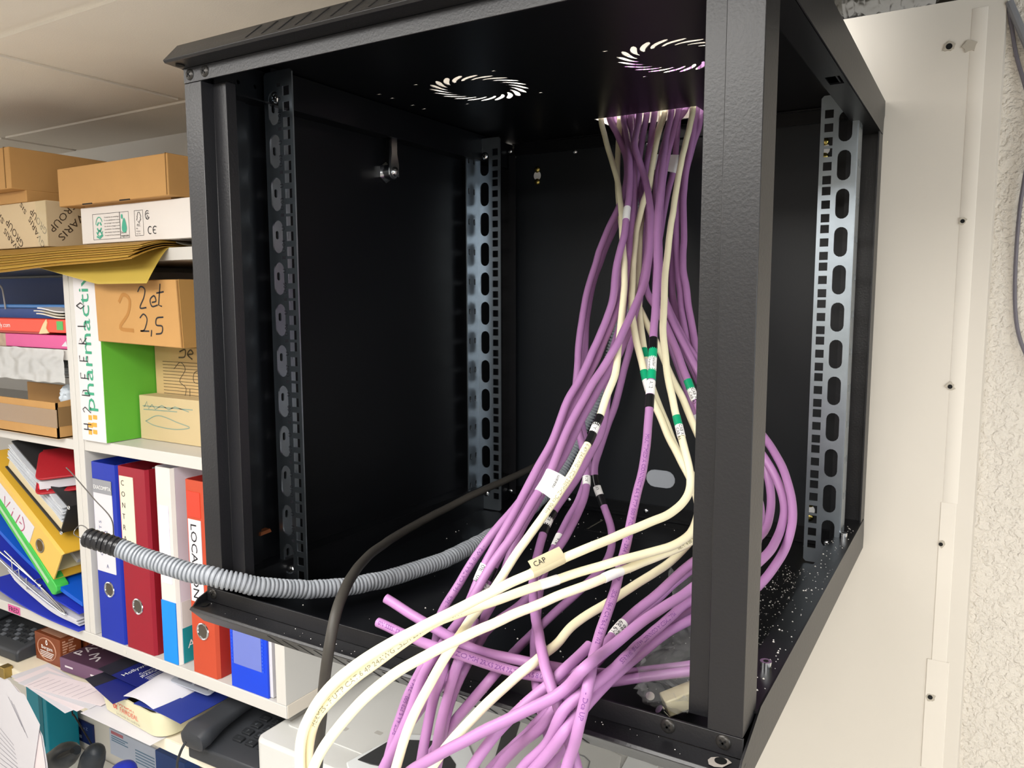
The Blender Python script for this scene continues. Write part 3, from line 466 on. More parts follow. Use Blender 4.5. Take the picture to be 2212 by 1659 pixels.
'P9': ('p', [58,503,602,0,0,-9,0,-1,-9,0,0,-9,0,0,-9,0,0,-9,0,-1,-9,0,0,-9,-2,0,-8,-7,1,-6,-6,-2,-6,-5,-1,-8,-4,-2,-7,-3,-1,-9,-3,0,-8,-2,0,-9,-2,1,-9,-2,0,-8,-1,-2,-9,1,-4,-8,1,-5,-7,2,-6,-7,2,-6,-6,2,-6,-6,2,-7,-6,3,-6,-5,2,-7,-7,2,-6,-6,3,-6,-6,2,-6,-6,2,-5,-7,2,-6,-7,3,-6,-6,2,-5,-7,2,-6,-6,3,-6,-7,2,-5,-6,3,-6,-7,2,-5,-7,3,-6,-6,3,-5,-7,4,-5,-7,4,-4,-6,6,-3,-7,5,-4,-6,4,-4,-6,5,-5,-7,5,-4,-6,5,-3,-7,5,-4,-6,5,-4,-7,5,-3,-6,6,-2,-7,6,-3,-6,6,-3,-6,6,-3,-6,6,-3,-6,6,-3,-6,6,-2,-6,6,-2,-7,6,-1,-6,6,-2,-7,6,-1,-6,6,-1,-7,5,-2,-7,5,-2,-7,5,-2,-7,4,-3,-8,4,-2,-8,4,-4,-7,3,-3,-8,3,-4,-7,2,-5,-7,2,-6,-7,1,-6,-6,0,-7,-6,1,-8,-5,-1,-8,-4,-2,-8,-3,-2,-9,-1,-3,-8,-1,-3,-9,-1,-4,-8,0,-4,-8,0,-4,-8,0,-4,-8,0,-4,-8,0,-4,-8,0,-3,-8,-2,-3,-9,-2,-3,-8,-3,-3,-8,-3,-2,-8,-3,-3,-8,-3,-3,-7,-4,-3,-8,-3,-4,-8,-3,-3,-8,-3,-3,-8,-3,-2,-8,-3,-2,-8,-3,-1,-8,-3,-1,-9,-3,-1,-9,-2,1,-9,0,2,-8,1,2,-9,1,1,-9,0,0,-9,0,-1,-8,-4,-4,-7,-4,-2,-7,-5,-4,-3,-7,-4,-5,-8,-5,-1,-7,-6,2,-6,-6,3,-6,-6,2,-7,-6,1,-6,-5,0,-7,-6,1,-7,-5,0,-8,-4,-1,-8,-4,-2,-8,-4,-1,-7]),
'P18': ('p', [48,500,601,0,0,-9,0,-1,-9,0,0,-9,0,0,-9,0,0,-9,0,-1,-9,0,0,-9,0,0,-9,-2,-2,-9,-2,-2,-9,-1,-2,-8,-2,-2,-9,-1,-3,-8,-1,-3,-9,0,-3,-8,-1,-3,-9,1,-4,-8,0,-4,-8,1,-5,-8,1,-4,-7,1,-5,-7,2,-6,-8,1,-5,-7,2,-6,-7,2,-5,-6,2,-6,-7,2,-6,-7,2,-5,-7,2,-6,-6,2,-6,-7,2,-5,-6,3,-6,-7,2,-6,-6,2,-6,-7,3,-5,-7,2,-6,-6,3,-6,-7,3,-5,-6,3,-5,-6,4,-6,-7,4,-4,-7,3,-5,-6,5,-5,-7,4,-4,-7,4,-4,-6,5,-4,-7,5,-3,-6,5,-3,-7,5,-3,-7,5,-3,-7,5,-3,-7,5,-2,-7,5,-3,-7,5,-2,-7,5,-2,-7,6,-2,-7,5,-3,-7,6,-2,-6,7,-2,-6,7,-2,-6,7,-1,-5,7,-2,-5,7,-2,-6,6,-2,-6,6,-3,-6,6,-3,-7,5,-3,-6,5,-3,-7,4,-5,-6,4,-4,-7,3,-6,-7,2,-5,-6,0,-7,-6,0,-7,-6,0,-8,-4,0,-9,-2,0,-9,-2,0,-8,-2,-1,-9,-2,-1,-9,-1,-2,-9,-2,-2,-8,-2,-3,-9,-1,-3,-8,-1,-5,-8,-1,-5,-7,1,-6,-7,0,-5,-7,0,-5,-8,-2,-3,-8,-2,-3,-8,-2,-2,-9,-2,-3,-8,-1,-3,-9,-1,-3,-8,-2,-2,-9,-1,-3,-8,-1,-2,-9,-2,-2,-8,-1,-2,-9,-2,-1,-9,-1,-2,-9,-1,0,-9,0,0,-9,1,1,-9,2,2,-8,2,1,-9,2,1,-9,1,-4,-4,-4,-5,4,-7,-5,2,-7,-5,-3,-6,-6,-5,-4,-7,-1,-5,-8,-2,-5,-7,-4,-4,-7,-3,-5,-7,-3,-4,-7,-3,-4,-7,-3,-5,-7,-4,-5,-7,-3,-4,-7,-3,-5,-7,-3,-5,-7,-3,-5,-7,-3,-5,-6,-3,-6,-5,-3,-7,-5,-3,-7]),
'P10a': ('p', [59,521,602,0,0,-9,0,-1,-9,0,0,-9,0,0,-9,0,0,-9,0,-1,-9,0,0,-9,0,0,-9,0,-3,-8,0,-2,-9,0,-3,-9,0,-3,-8,0,-3,-9,0,-3,-8,-1,-3,-8,-1,-3,-9,0,-4,-8,-1,-4,-8,0,-5,-8,1,-4,-7,1,-5,-8,1,-5,-7,2,-5,-7,1,-5,-8,2,-6,-7,2,-5,-7,1,-5,-7,2,-5,-7,2,-5,-7,2,-5,-7,2,-5,-8,2,-5,-7,3,-5,-7,2,-5,-7,2,-5,-7,3,-5,-7,2,-5,-7,3,-5,-7,3,-5,-7,2,-5,-7,2,-5,-7,3,-5,-7,3,-5,-7,3,-5,-7,3,-4,-7,3,-3,-8,3,-3,-8,3,-3,-8,4,-2,-8,4,-3,-7,4,-3,-8,5,-3,-7,4,-5,-6,4,-5,-6,4,-4,-7,4,-4,-7,4,-4,-7,3,-3,-8,4,-3,-8,4,-3,-7,5,-2,-8,5,-2,-7,6,-1,-6,5,-2,-7,6,-2,-7,5,-3,-6,4,-4,-8,4,-4,-7,2,-5,-7,3,-6,-6,1,-7,-6,2,-7,-5,1,-8,-4,0,-8,-4,1,-8,-3,0,-8,-4,0,-9,-3,-1,-8,-3,-1,-9,-2,-1,-9,-2,-2,-8,-2,-1,-9,-2,-2,-9,-1,-3,-8,-2,-4,-8,-2,-4,-8,-1,-3,-8,0,-3,-9,-2,-2,-8,-1,-1,-9,-2,-1,-9,0,-1,-9,-1,-1,-9,-1,-2,-8,-1,-1,-9,-1,-1,-9,-1,0,-9,1,0,-9,1,2,-9,1,1,-9,2,2,-8,2,1,-9,2,1,-9,1,0,-8,-1,-2,-9,-1,-2,-9,-1,-3,-8,-2,-4,-6,-4,-6,-4,-5,-4,-6,-5,-3,-2,-8,-3,2,-8,-4,2,-8,-4,-1,-8,-6,-2,-6,-6,-2,-6,-5,-1,-8,-5,-2,-8,-3,-1,-8,-4,-2,-8]),
'P10b': ('p', [66,512,602,0,0,-9,0,-1,-9,0,0,-9,0,0,-9,0,0,-9,0,-1,-9,0,0,-9,0,0,-9,0,-2,-9,0,-3,-9,0,-2,-8,0,-2,-9,-1,-3,-9,0,-3,-8,0,-3,-9,-1,-3,-8,0,-4,-8,0,-4,-9,1,-4,-8,1,-4,-8,1,-5,-7,1,-4,-8,2,-5,-7,2,-5,-8,2,-5,-7,2,-5,-7,2,-5,-7,2,-5,-8,2,-5,-7,2,-6,-7,1,-5,-7,2,-6,-7,2,-5,-6,2,-6,-7,2,-5,-7,3,-4,-8,4,-5,-7,2,-4,-7,3,-5,-7,2,-5,-8,3,-4,-7,3,-4,-7,3,-4,-8,3,-4,-7,3,-5,-8,3,-5,-7,3,-4,-7,3,-4,-8,4,-3,-7,4,-3,-7,5,-2,-8,6,0,-6,7,-1,-6,7,-1,-6,7,-3,-5,7,-3,-5,7,-3,-4,7,-4,-5,7,-4,-5,6,-3,-5,6,-5,-5,6,-4,-5,6,-6,-5,5,-5,-5,5,-6,-5,5,-5,-5,4,-6,-5,4,-6,-6,3,-5,-6,4,-6,-7,2,-5,-7,2,-5,-7,1,-5,-7,0,-6,-7,-1,-5,-7,-1,-5,-8,-3,-5,-7,-3,-6,-6,-3,-6,-6,-3,-6,-5,-4,-7,-5,-3,-8,-3,-3,-8,-2,-3,-9,-2,-4,-8,-1,-5,-8,0,-4,-7,-1,-5,-8,0,-5,-8,-2,-4,-7,-1,-4,-8,-2,-4,-8,-1,-5,-8,-2,-3,-8,-2,-2,-9,-1,-2,-8,-1,-1,-9,-1,-1,-9,0,-1,-9,0,1,-9,1,0,-9,2,2,-9,2,1,-8,2,1,-9,2,1,-9,1,-2,-9,-1,-1,-9,-2,-1,-9,-1,-2,-8,-3,-3,-6,-5,-3,-7,-5,-2,-8,-3,-4,-1,-8,-5,1,-7,-5,-2,-8,-5,-1,-7,-6,0,-7,-4,-1,-8,-4,-1,-8,-4,-1,-8]),
'P11': ('p', [67,530,602,0,0,-9,0,-1,-9,0,0,-9,0,0,-9,0,0,-9,0,-1,-9,0,0,-9,0,0,-9,0,-2,-9,0,-2,-8,-2,-3,-9,-3,-2,-8,-1,-3,-8,-1,-3,-9,-1,-3,-8,-1,-3,-8,-1,-4,-9,0,-4,-8,0,-4,-8,0,-5,-7,0,-5,-8,0,-5,-7,1,-5,-7,0,-6,-7,1,-5,-7,1,-6,-7,1,-5,-7,2,-6,-7,1,-6,-7,1,-5,-7,2,-5,-7,2,-6,-7,1,-5,-7,2,-5,-7,2,-5,-7,2,-5,-8,2,-5,-7,2,-5,-7,2,-5,-7,3,-4,-8,3,-5,-7,3,-4,-7,3,-4,-8,3,-4,-7,3,-3,-8,4,-3,-8,3,-3,-7,4,-2,-8,4,-2,-8,5,-2,-7,4,-2,-8,5,-2,-7,5,-3,-8,4,-2,-7,5,-4,-7,3,-4,-7,4,-4,-7,4,-4,-7,5,-4,-7,5,-3,-6,6,-3,-6,6,-3,-6,6,-3,-6,6,-3,-6,6,-3,-6,5,-3,-6,6,-3,-7,4,-4,-7,4,-4,-6,4,-5,-7,2,-6,-7,1,-6,-6,1,-7,-6,1,-7,-5,1,-8,-4,1,-8,-3,0,-9,-3,1,-8,-3,1,-9,-3,0,-9,-2,0,-8,-3,-1,-9,-3,-3,-8,-3,-3,-8,-2,-5,-7,-2,-6,-7,-2,-5,-7,-2,-5,-7,-2,-4,-8,-2,-4,-8,-1,-3,-8,-2,-2,-8,-2,-3,-9,-1,-2,-9,-1,-2,-8,-1,-2,-9,-1,-1,-9,-1,-2,-9,-1,-1,-9,0,0,-9,0,0,-9,0,1,-8,1,1,-9,2,2,-9,2,1,-8,2,1,-9,1,-2,-9,-1,-1,-9,-1,-1,-9,-1,-2,-8,-3,-5,-2,-6,-4,0,-8,0,0,-9,-3,-1,-9,-5,-5,-5,-7,-2,-6,-5,0,-7,-6,1,-7,-4,-1,-8,-4,-1,-8,-4,-1,-7]),
'P12': ('p', [44,509,602,0,0,-9,0,-1,-9,0,0,-9,0,0,-9,0,0,-8,0,-1,-9,0,0,-9,0,1,-9,-2,3,-8,-1,3,-9,-2,3,-8,-1,3,-8,-2,3,-9,-1,2,-8,-1,1,-9,-2,1,-9,-1,-1,-9,-1,-3,-8,-1,-4,-8,0,-4,-8,0,-5,-8,1,-5,-7,0,-5,-8,1,-5,-7,1,-6,-7,1,-5,-7,1,-5,-7,1,-6,-7,1,-5,-7,1,-6,-7,2,-5,-7,1,-6,-7,1,-5,-7,1,-5,-7,2,-6,-8,1,-5,-7,2,-5,-7,2,-5,-7,3,-4,-7,4,-4,-8,3,-4,-7,4,-4,-7,4,-3,-7,4,-4,-7,4,-3,-8,4,-3,-8,3,-3,-7,4,-3,-8,4,-2,-8,4,-3,-7,4,-2,-8,4,-3,-8,4,-2,-7,4,-2,-8,4,-2,-8,4,-2,-7,3,-3,-8,4,-2,-8,4,-3,-8,4,-4,-7,4,-3,-7,4,-4,-7,4,-5,-6,5,-4,-7,4,-5,-6,4,-5,-7,4,-5,-6,4,-5,-7,3,-5,-6,4,-5,-6,3,-6,-6,3,-6,-6,3,-6,-6,2,-7,-5,3,-7,-5,2,-8,-4,2,-8,-4,2,-7,-4,2,-9,-3,2,-8,-3,2,-8,-4,1,-8,-3,1,-8,-3,0,-9,-3,-1,-8,-4,-2,-8,-3,-3,-8,-2,-5,-8,0,-4,-8,-1,-3,-8,-1,-3,-9,-2,-2,-8,-1,-2,-9,-1,-2,-9,-1,-1,-9,-1,-2,-8,-1,-1,-9,0,-1,-9,0,-1,-9,0,0,-9,0,0,-9,1,-1,-9,0,0,-9,1,1,-9,1,1,-8,2,2,-9,2,1,-9,2,0,-9,1,-1,-8,-2,-1,-9,0,-1,-9,0,-2,-1,-2,-5,-2,-8,-2,0,-8,-1,0,-9,-1,-2,-8,-3,-6,-6,-6,-1,-7,-4,2,-7,-5,2,-7,-4,1,-8,-5,0,-8]),
'B6': ('p', [157,10,26,-1,-8,-2,-1,-9,-1,0,-9,-1,-1,-9,0,-3,-6,-5,-5,-3,-6,-5,-6,-4,-5,-5,-5,-5,-5,-6,-4,-6,-5,-5,-5,-6,-4,-4,-6,-4,-4,-7,-4,-3,-7,-4,-3,-7,-3,-2,-8,-3,-2,-9,-3,-2,-8]),
'LE1': ('p', [-22,-16,36,8,1,-3,9,0,-3,8,0,-3,9,0,-2,9,-1,-2,9,-2,-1,8,-3,0,8,-4,1,8,-5,2,7,-5,2,7,-5,1,9,-4,1,5,5,-4,1,8,-5,3,7,-4,6,6,-3,8,4,-1,9,2,-1,9,1,0,7,4,-2,3,8,-3,7,4,-2,8,-4,3,7,-5,3,7,2,0,0,8,-4,-1,8,-4,-1,8,-4,0,9,-4,0,8,-3,2,8,-4,3,8,-2,5,8,-2,6,6,0,8,4,1,8,4,2,9,3,2,8,2,2,9,2,3,8,3,2]),
'LE2': ('p', [-26,-22,16,9,0,-1,9,-1,-1,9,-1,-1,9,-1,0,8,-3,1,8,-4,1,8,-4,2,8,-4,2,9,-2,1,8,-3,1,9,-3,2,8,-3,2,8,2,-2,4,7,-4,3,7,-5,7,5,-3,7,5,-3,9,2,-1,8,-2,2,9,-2,2,6,5,-2,8,3,-1,8,-1,3,7,5,-2,3,8,-4,0,8,-3,0,7,-4,-1,8,-4,0,9,-3,0,8,-4,2,9,-2,5,7,-1,8,4,2,8,4,2,8,4,1,8,4,2,9,3,2,8,2,2,8,3,2]),
'W1': ('w', [-63,500,602,0,0,-9,0,-1,-9,0,0,-9,0,0,-9,0,0,-9,0,-1,-9,0,0,-9,1,-1,-8,3,-4,-7,4,-5,-7,4,-4,-7,4,-5,-7,3,-4,-6,4,-5,-7,4,-4,-7,4,-4,-7,4,-5,-6,4,-4,-7,4,-5,-7,4,-5,-6,4,-4,-7,3,-5,-6,4,-5,-7,3,-6,-6,3,-5,-7,3,-6,-6,4,-6,-6,3,-6,-6,3,-6,-6,3,-6,-5,3,-6,-6,3,-7,-5,3,-6,-5,3,-7,-6,3,-6,-5,3,-6,-6,3,-6,-7,3,-6,-6,3,-5,-6,3,-6,-6,3,-6,-6,2,-6,-6,3,-6,-6,3,-6,-7,2,-6,-6,2,-6,-6,2,-6,-7,2,-6,-6,2,-6,-6,2,-6,-7,2,-6,-6,2,-6,-6,2,-6,-7,1,-6,-7,2,-6,-6,3,-6,-6,2,-7,-5,2,-6,-6,2,-7,-5,1,-8,-6,0,-7,-5,1,-7,-5,0,-7,-6,1,-6,-6,1,-7,-6,0,-7,-6,0,-7,-6,0,-6,-6,0,-7,-6,-1,-7,-5,-1,-7,-6,0,-6,-6,-1,-7,-6,-1,-7,-6,-2,-7,-5,-1,-7,-6,-1,-7,-5,-2,-7,-5,-1,-7,-6,-2,-7,-5,-1,-8,-5,-1,-7,-5,-2,-7,-5,-2,-6,-6,-1,-7,-6,-3,-5,-7,-2,-6,-7,-3,-5,-6,-2,-7,-6,0,-8,-3,1,-9,-2,2,-9,0,3,-8,0,4,-8,1,3,-9,1,3,-8,0,-1,-7,-5,-4,-3,-7,-4,-2,-8,-4,-2,-8,-4,0,-8,-3,-4,-7,-2,-5,-8,-2,-4,-7,-1,-5,-8,-1,-4,-8,0,-4,-8,-1,-3,-8,-2,-2,-9,-1,-1,-8,-1,-2,-9]),
'W4': ('w', [28,503,602,0,0,-9,0,-1,-9,0,0,-9,0,0,-9,0,0,-9,0,-1,-9,0,0,-9,0,-1,-9,0,-5,-8,-1,-4,-7,-1,-5,-8,0,-4,-8,0,-5,-8,0,-4,-8,1,-5,-8,0,-4,-7,1,-5,-8,1,-5,-8,1,-5,-7,1,-5,-7,1,-6,-7,1,-6,-7,0,-6,-6,0,-6,-7,0,-6,-7,1,-5,-7,0,-6,-7,1,-5,-8,0,-6,-7,1,-5,-7,2,-5,-7,2,-6,-7,2,-7,-6,2,-6,-6,2,-6,-6,2,-6,-7,2,-6,-6,3,-6,-6,2,-7,-6,3,-6,-6,2,-6,-6,2,-7,-6,3,-6,-6,2,-5,-7,3,-6,-6,3,-6,-7,4,-5,-6,3,-5,-7,3,-4,-7,4,-5,-7,4,-4,-7,4,-5,-7,4,-4,-7,3,-4,-7,4,-5,-7,4,-4,-7,4,-4,-7,5,-3,-7,5,-3,-6,5,-3,-7,5,-4,-7,4,-3,-7,5,-3,-7,6,-3,-7,5,-3,-6,5,-4,-7,6,-3,-6,5,-4,-6,5,-5,-6,4,-6,-5,4,-6,-6,3,-7,-5,2,-8,-5,0,-8,-4,1,-8,-4,-1,-8,-2,-1,-9,-2,-3,-9,-1,-2,-8,-1,-3,-9,0,-4,-8,0,-3,-9,0,-4,-8,0,-3,-8,0,-4,-9,0,-4,-7,0,-6,-7,-2,-7,-6,-2,-5,-7,-1,-5,-7,-1,-5,-8,-1,-5,-7,-2,-5,-8,-1,-5,-7,-1,-6,-7,-2,-6,-6,-2,-5,-7,-2,-6,-7,-2,-6,-7,-2,-5,-7,-1,-4,-8,-1,-4,-8,-1,-5,-8,-1,-4,-8,-2,-3,-7,-3,-4,-8,-3,-3,-8,-3,-4,-7,-4,-4,-8,-4,-4,-6,-4,-5,-7,-4,-4,-6,-5,-5,-5,-6,-5,-3,-6,-6,-2,-7,-5,-2,-8,-3,0,-8,-2,-1,-9,0,-2,-9,1,-1,-8,1,-1,-9,0,-1,-9,0,-1,-9]),
'W5': ('w', [21,512,602,0,0,-9,0,-1,-9,0,0,-9,0,0,-9,0,0,-9,0,-1,-9,0,0,-9,0,-1,-9,0,-4,-8,-1,-3,-8,-1,-4,-8,-1,-2,-9,-1,-2,-9,-1,-1,-8,-1,1,-9,-1,-2,-9,1,-4,-8,1,-4,-8,2,-5,-7,1,-6,-7,1,-6,-6,1,-7,-6,1,-6,-7,1,-7,-6,1,-6,-6,2,-7,-6,1,-6,-6,2,-7,-6,2,-6,-6,2,-6,-6,2,-7,-6,3,-6,-6,2,-6,-7,2,-5,-6,2,-6,-7,2,-5,-7,2,-6,-7,2,-5,-7,2,-6,-7,2,-5,-6,3,-6,-6,3,-6,-6,3,-6,-6,2,-6,-7,3,-5,-6,3,-6,-7,3,-5,-7,3,-5,-7,3,-4,-7,3,-5,-7,3,-4,-7,3,-4,-7,4,-5,-8,3,-4,-7,4,-4,-7,3,-4,-7,5,-3,-7,4,-3,-8,5,-3,-7,4,-3,-7,5,-2,-7,4,-3,-8,4,-3,-7,5,-3,-7,5,-2,-7,6,-2,-7,6,-3,-6,5,-2,-7,5,-4,-6,4,-4,-7,4,-6,-6,2,-6,-7,2,-6,-6,0,-7,-5,0,-8,-5,0,-8,-3,-1,-8,-4,-2,-9,-3,-1,-8,-2,-2,-9,-3,-2,-8,-2,-2,-9,-2,-3,-8,-1,-2,-9,-2,-3,-8,-1,-3,-9,-2,-2,-8,-1,-3,-8,-2,-3,-9,-2,-3,-8,-2,-3,-8,-2,-4,-8,-2,-4,-8,-2,-3,-8,-3,-3,-8,-2,-1,-8,-3,0,-9,-3,0,-9,-1,0,-9,1,0,-9,0,0,-9,0,1,-9,0,-3,-7,-2,-6,-1,-6,-6,-3,-7,-5,-5,-5,-5,-5,-6,-5,-5,-6,-4,-5,-6,-5,-4,-6,-5,-4,-7,-4,-5,-6,-4,-4,-7,-4,-3,-7,-4,-3,-8,-3,-2,-8,-3,-1,-8]),
'W6': ('w', [67,500,602,0,0,-9,0,-1,-9,0,0,-9,0,0,-9,0,0,-9,0,-1,-9,0,0,-9,0,-1,-9,1,-5,-7,0,-5,-8,0,-5,-8,1,-5,-7,0,-5,-7,0,-6,-7,1,-5,-8,0,-6,-7,0,-5,-7,1,-5,-7,1,-6,-7,0,-5,-8,1,-5,-7,1,-6,-7,1,-5,-7,1,-6,-7,1,-5,-7,1,-6,-7,2,-6,-7,1,-6,-7,1,-6,-6,1,-6,-7,2,-6,-7,1,-6,-6,2,-6,-7,1,-5,-6,2,-6,-7,1,-6,-7,2,-6,-6,1,-6,-7,2,-6,-6,2,-6,-7,2,-6,-7,2,-5,-6,2,-6,-7,2,-6,-7,2,-6,-6,2,-5,-7,1,-6,-7,3,-5,-7,2,-5,-7,3,-4,-8,3,-5,-7,2,-4,-7,3,-5,-8,3,-4,-7,3,-4,-8,4,-4,-7,3,-4,-7,3,-4,-8,4,-4,-7,4,-5,-7,3,-4,-6,4,-5,-7,4,-6,-6,4,-5,-7,4,-5,-6,3,-6,-6,3,-6,-5,2,-7,-6,1,-8,-4,-1,-8,-4,-1,-8,-3,-2,-9,-2,-2,-9,-2,-2,-8,-1,-3,-9,0,-3,-8,-1,-3,-9,-1,-3,-8,-1,-4,-8,-1,-3,-8,-1,-4,-9,-2,-4,-8,-1,-3,-8,-1,-4,-8,-1,-4,-8,-2,-4,-8,-1,-4,-8,-2,-4,-8,-2,-4,-8,-2,-4,-7,-2,-5,-8,-2,-5,-7,-2,-5,-7,-3,-5,-7,-3,-5,-7,-2,-4,-7,-3,-5,-8,-2,-4,-7,-3,-5,-8,-2,-4,-7,-2,-4,-8,-3,-5,-7,-2,-4,-8,-3,-5,-7,-3,-5,-6,-4,-5,-6,-4,-5,-6,-5,-5,-6,-5,-4,-4,-6,-5,-4,-7,-4,-2,-8,-4,-2,-8,-4,0,-8,-2,-1,-9,0,-1,-8,2,-2,-9,2,-1,-9,1,0,-9,1,-1,-9]),
'W7': ('w', [-38,506,602,0,0,-9,0,-1,-9,0,0,-9,0,0,-9,0,0,-9,0,-1,-9,0,0,-9,1,0,-9,0,-3,-9,1,-2,-8,1,-3,-9,1,-4,-8,2,-4,-8,1,-4,-8,2,-4,-8,1,-4,-8,2,-4,-7,2,-4,-8,2,-4,-8,2,-4,-7,3,-5,-8,2,-4,-7,3,-5,-7,3,-5,-7,3,-5,-7,3,-5,-7,3,-6,-6,4,-6,-6,3,-5,-6,3,-6,-7,4,-5,-6,3,-5,-6,4,-5,-7,3,-5,-6,4,-5,-7,3,-5,-7,3,-6,-6,3,-5,-7,4,-5,-6,3,-6,-7,4,-5,-6,5,-5,-6,5,-5,-6,5,-4,-6,5,-5,-5,5,-5,-6,5,-4,-6,5,-5,-6,5,-4,-6,5,-4,-6,5,-4,-6,5,-4,-7,5,-4,-6,4,-4,-7,5,-4,-6,5,-4,-7,5,-4,-6,6,-4,-6,5,-3,-7,4,-4,-7,5,-4,-6,4,-4,-7,5,-3,-7,5,-3,-7,4,-3,-8,4,-3,-7,3,-4,-8,3,-4,-7,4,-4,-7,3,-5,-7,3,-5,-7,2,-7,-6,3,-7,-4,1,-8,-4,0,-8,-4,0,-9,-2,-1,-9,-3,-1,-8,-2,-1,-9,-1,-2,-9,-1,-2,-8,-1,-3,-9,-1,-3,-9,0,-3,-8,-1,-3,-9,0,-3,-8,-1,-3,-8,0,-2,-9,0,-3,-9,-1,-3,-8,0,-3,-9,0,-3,-8,-1,-3,-8,-1,-4,-9,-1,-4,-7,-1,-4,-8,-1,-5,-8,-1,-5,-7,-2,-4,-8,-2,-5,-7,-2,-5,-8,-1,-5,-7,-2,-4,-8,-2,-4,-8,-2,-5,-7,-1,-4,-8,-2,-4,-8,-2,-5,-7,-2,-4,-8,-2,-5,-7,-3,-5,-7,-3,-5,-7,-3,-4,-7,-3,-3,-7,-4,-4,-7,-4,-5,-5,-6,-5,-4,-7,-5,-3,-7,-5,-3,-7,-4,-3,-7,-4,-4,-7,-2,-3,-8,-2,-3,-8,-1,-3,-9,-1,-3,-8])}
CONDUIT = [-360,-76,52,9,4,-3,8,5,-3,8,4,-3,9,4,-3,9,3,-3,9,3,-3,10,3,-2,9,3,-2,9,2,-2,10,3,-2,9,3,-2,9,3,-2,10,4,-1,9,4,-1,8,5,-3,7,7,-3,6,7,-3,5,7,-4,5,8,-3,4,9,-3,4,9,-3,3,9,-3,4,9,-2,4,8,-3,4,9,-1,4,9,-2,4,9,-1,4,10,-2,3,9,-1,3,9,-1,3,10,0,3,9,-1,3,10,-1,2,10,0,3,9,0,2,10,0,2,10,0,2,9,0,2,10,0,2,10,0,2,10,0,2,10,0,1,10,1,1,10,0,1,9,1,1,10,1,1,10,0,0,10,1,1,10,0,0,10,1,0,10,1,1,10,0,0,10,1,0,10,1,1,10,1,0,10,1,0,10,1,0,10,1,0,10,2,0,9,2,0,10,2,1,10,2,0,9,4,1,9,3,2,9,4,1,9,5,2,8,6,2,8,6,2,6,7,2,7,7,2,5,8,3,5,9,3,4,8,3,4,9,3,3,9,3,2,9,3,2,9,4,3,9,4,2,9,4,2,9,4,1,9,3,1,10,4,1,9,3,1,9,3,1,10,3,1,9,3,0,10,3,1,9,2,1,10,3,0,10,2,1,9,3,1,10,2,0,10,2,1,9,2,0,10,2,1,10,2,0,10,1,1,10,1,0,10,1,0,10,0,0,10,1,1,9,0,0,10,1,0,10,0,0,10,1,0,10,0,0,10,0,0,10,1,1,10,0,1,10,0,0,10,0,1,10,1,0,10,0,-1,10,1,-1,10,1,-2,10,1,-2,9,2,-3,10,1,-3,9,2,-4,9,2,-5,9]
BLACKC = [-163,512,41,-1,-10,-2,-2,-9,-2,-1,-10,-1,-1,-10,-1,-1,-10,-1,-1,-10,-1,0,-10,-1,-1,-10,0,-1,-10,-1,-1,-10,-1,-1,-10,-1,-2,-10,0,-1,-10,-2,-1,-10,-1,-2,-9,-1,-2,-10,-1,-1,-10,-2,-2,-10,-1,-1,-10,-2,-1,-10,-1,0,-10,-1,0,-10,-1,0,-10,0,1,-10,0,1,-10,-1,1,-10,0,1,-10,0,2,-9,0,2,-10,0,2,-10,0,2,-10,1,3,-10,0,3,-9,1,3,-10,1,3,-9,0,3,-10,1,3,-9,1,4,-10,0,4,-9,1,3,-9,1,4,-9,1,4,-9,1,4,-10,1,5,-9,1,4,-9,0,5,-8,1,4,-9,1,5,-9,0,5,-9,1,6,-8,1,5,-9,0,5,-8,1,5,-9,0,6,-8,0,5,-9,-1,5,-9,-2,4,-8,-3,4,-8,-5,3,-6,-7,0,-3,-10,0,-3,-10,-2,0,-9,-3,1,-10,-3,2,-9,-4,2,-9,-4,3,-9,-3,3,-9,-4,3,-9,-4,2,-9,-3,3,-9,-4,2,-9,-3,2,-9,-3,2,-9,-3,2,-10,-3,2,-9,-3,2,-10,-3,2,-9,-3,2,-10,-3,1,-9,-2,2,-10,-3,2,-9]
def unpack(L):
    out = []; p = [0, 0, 0]
    for i in range(0, len(L), 3):
        p = [p[0] + L[i], p[1] + L[i + 1], p[2] + L[i + 2]]; out.append(Vector(p))
    return out
def soft(P, n=2):
    for _ in range(n):
        P = [P[0]] + [(P[i - 1] + P[i] * 2 + P[i + 1]) / 4 for i in range(1, len(P) - 1)] + [P[-1]]
    return P
def fine(P, step=4.0):
    P = [Vector(q) for q in curve2([tuple(q) for q in P], 3)]
    return P
def pix(P):
    d = P - Vector(CAM); z = d.dot(_f); return (1106 + F_PX * d.dot(_r) / z, 829.5 - F_PX * d.dot(_u) / z)
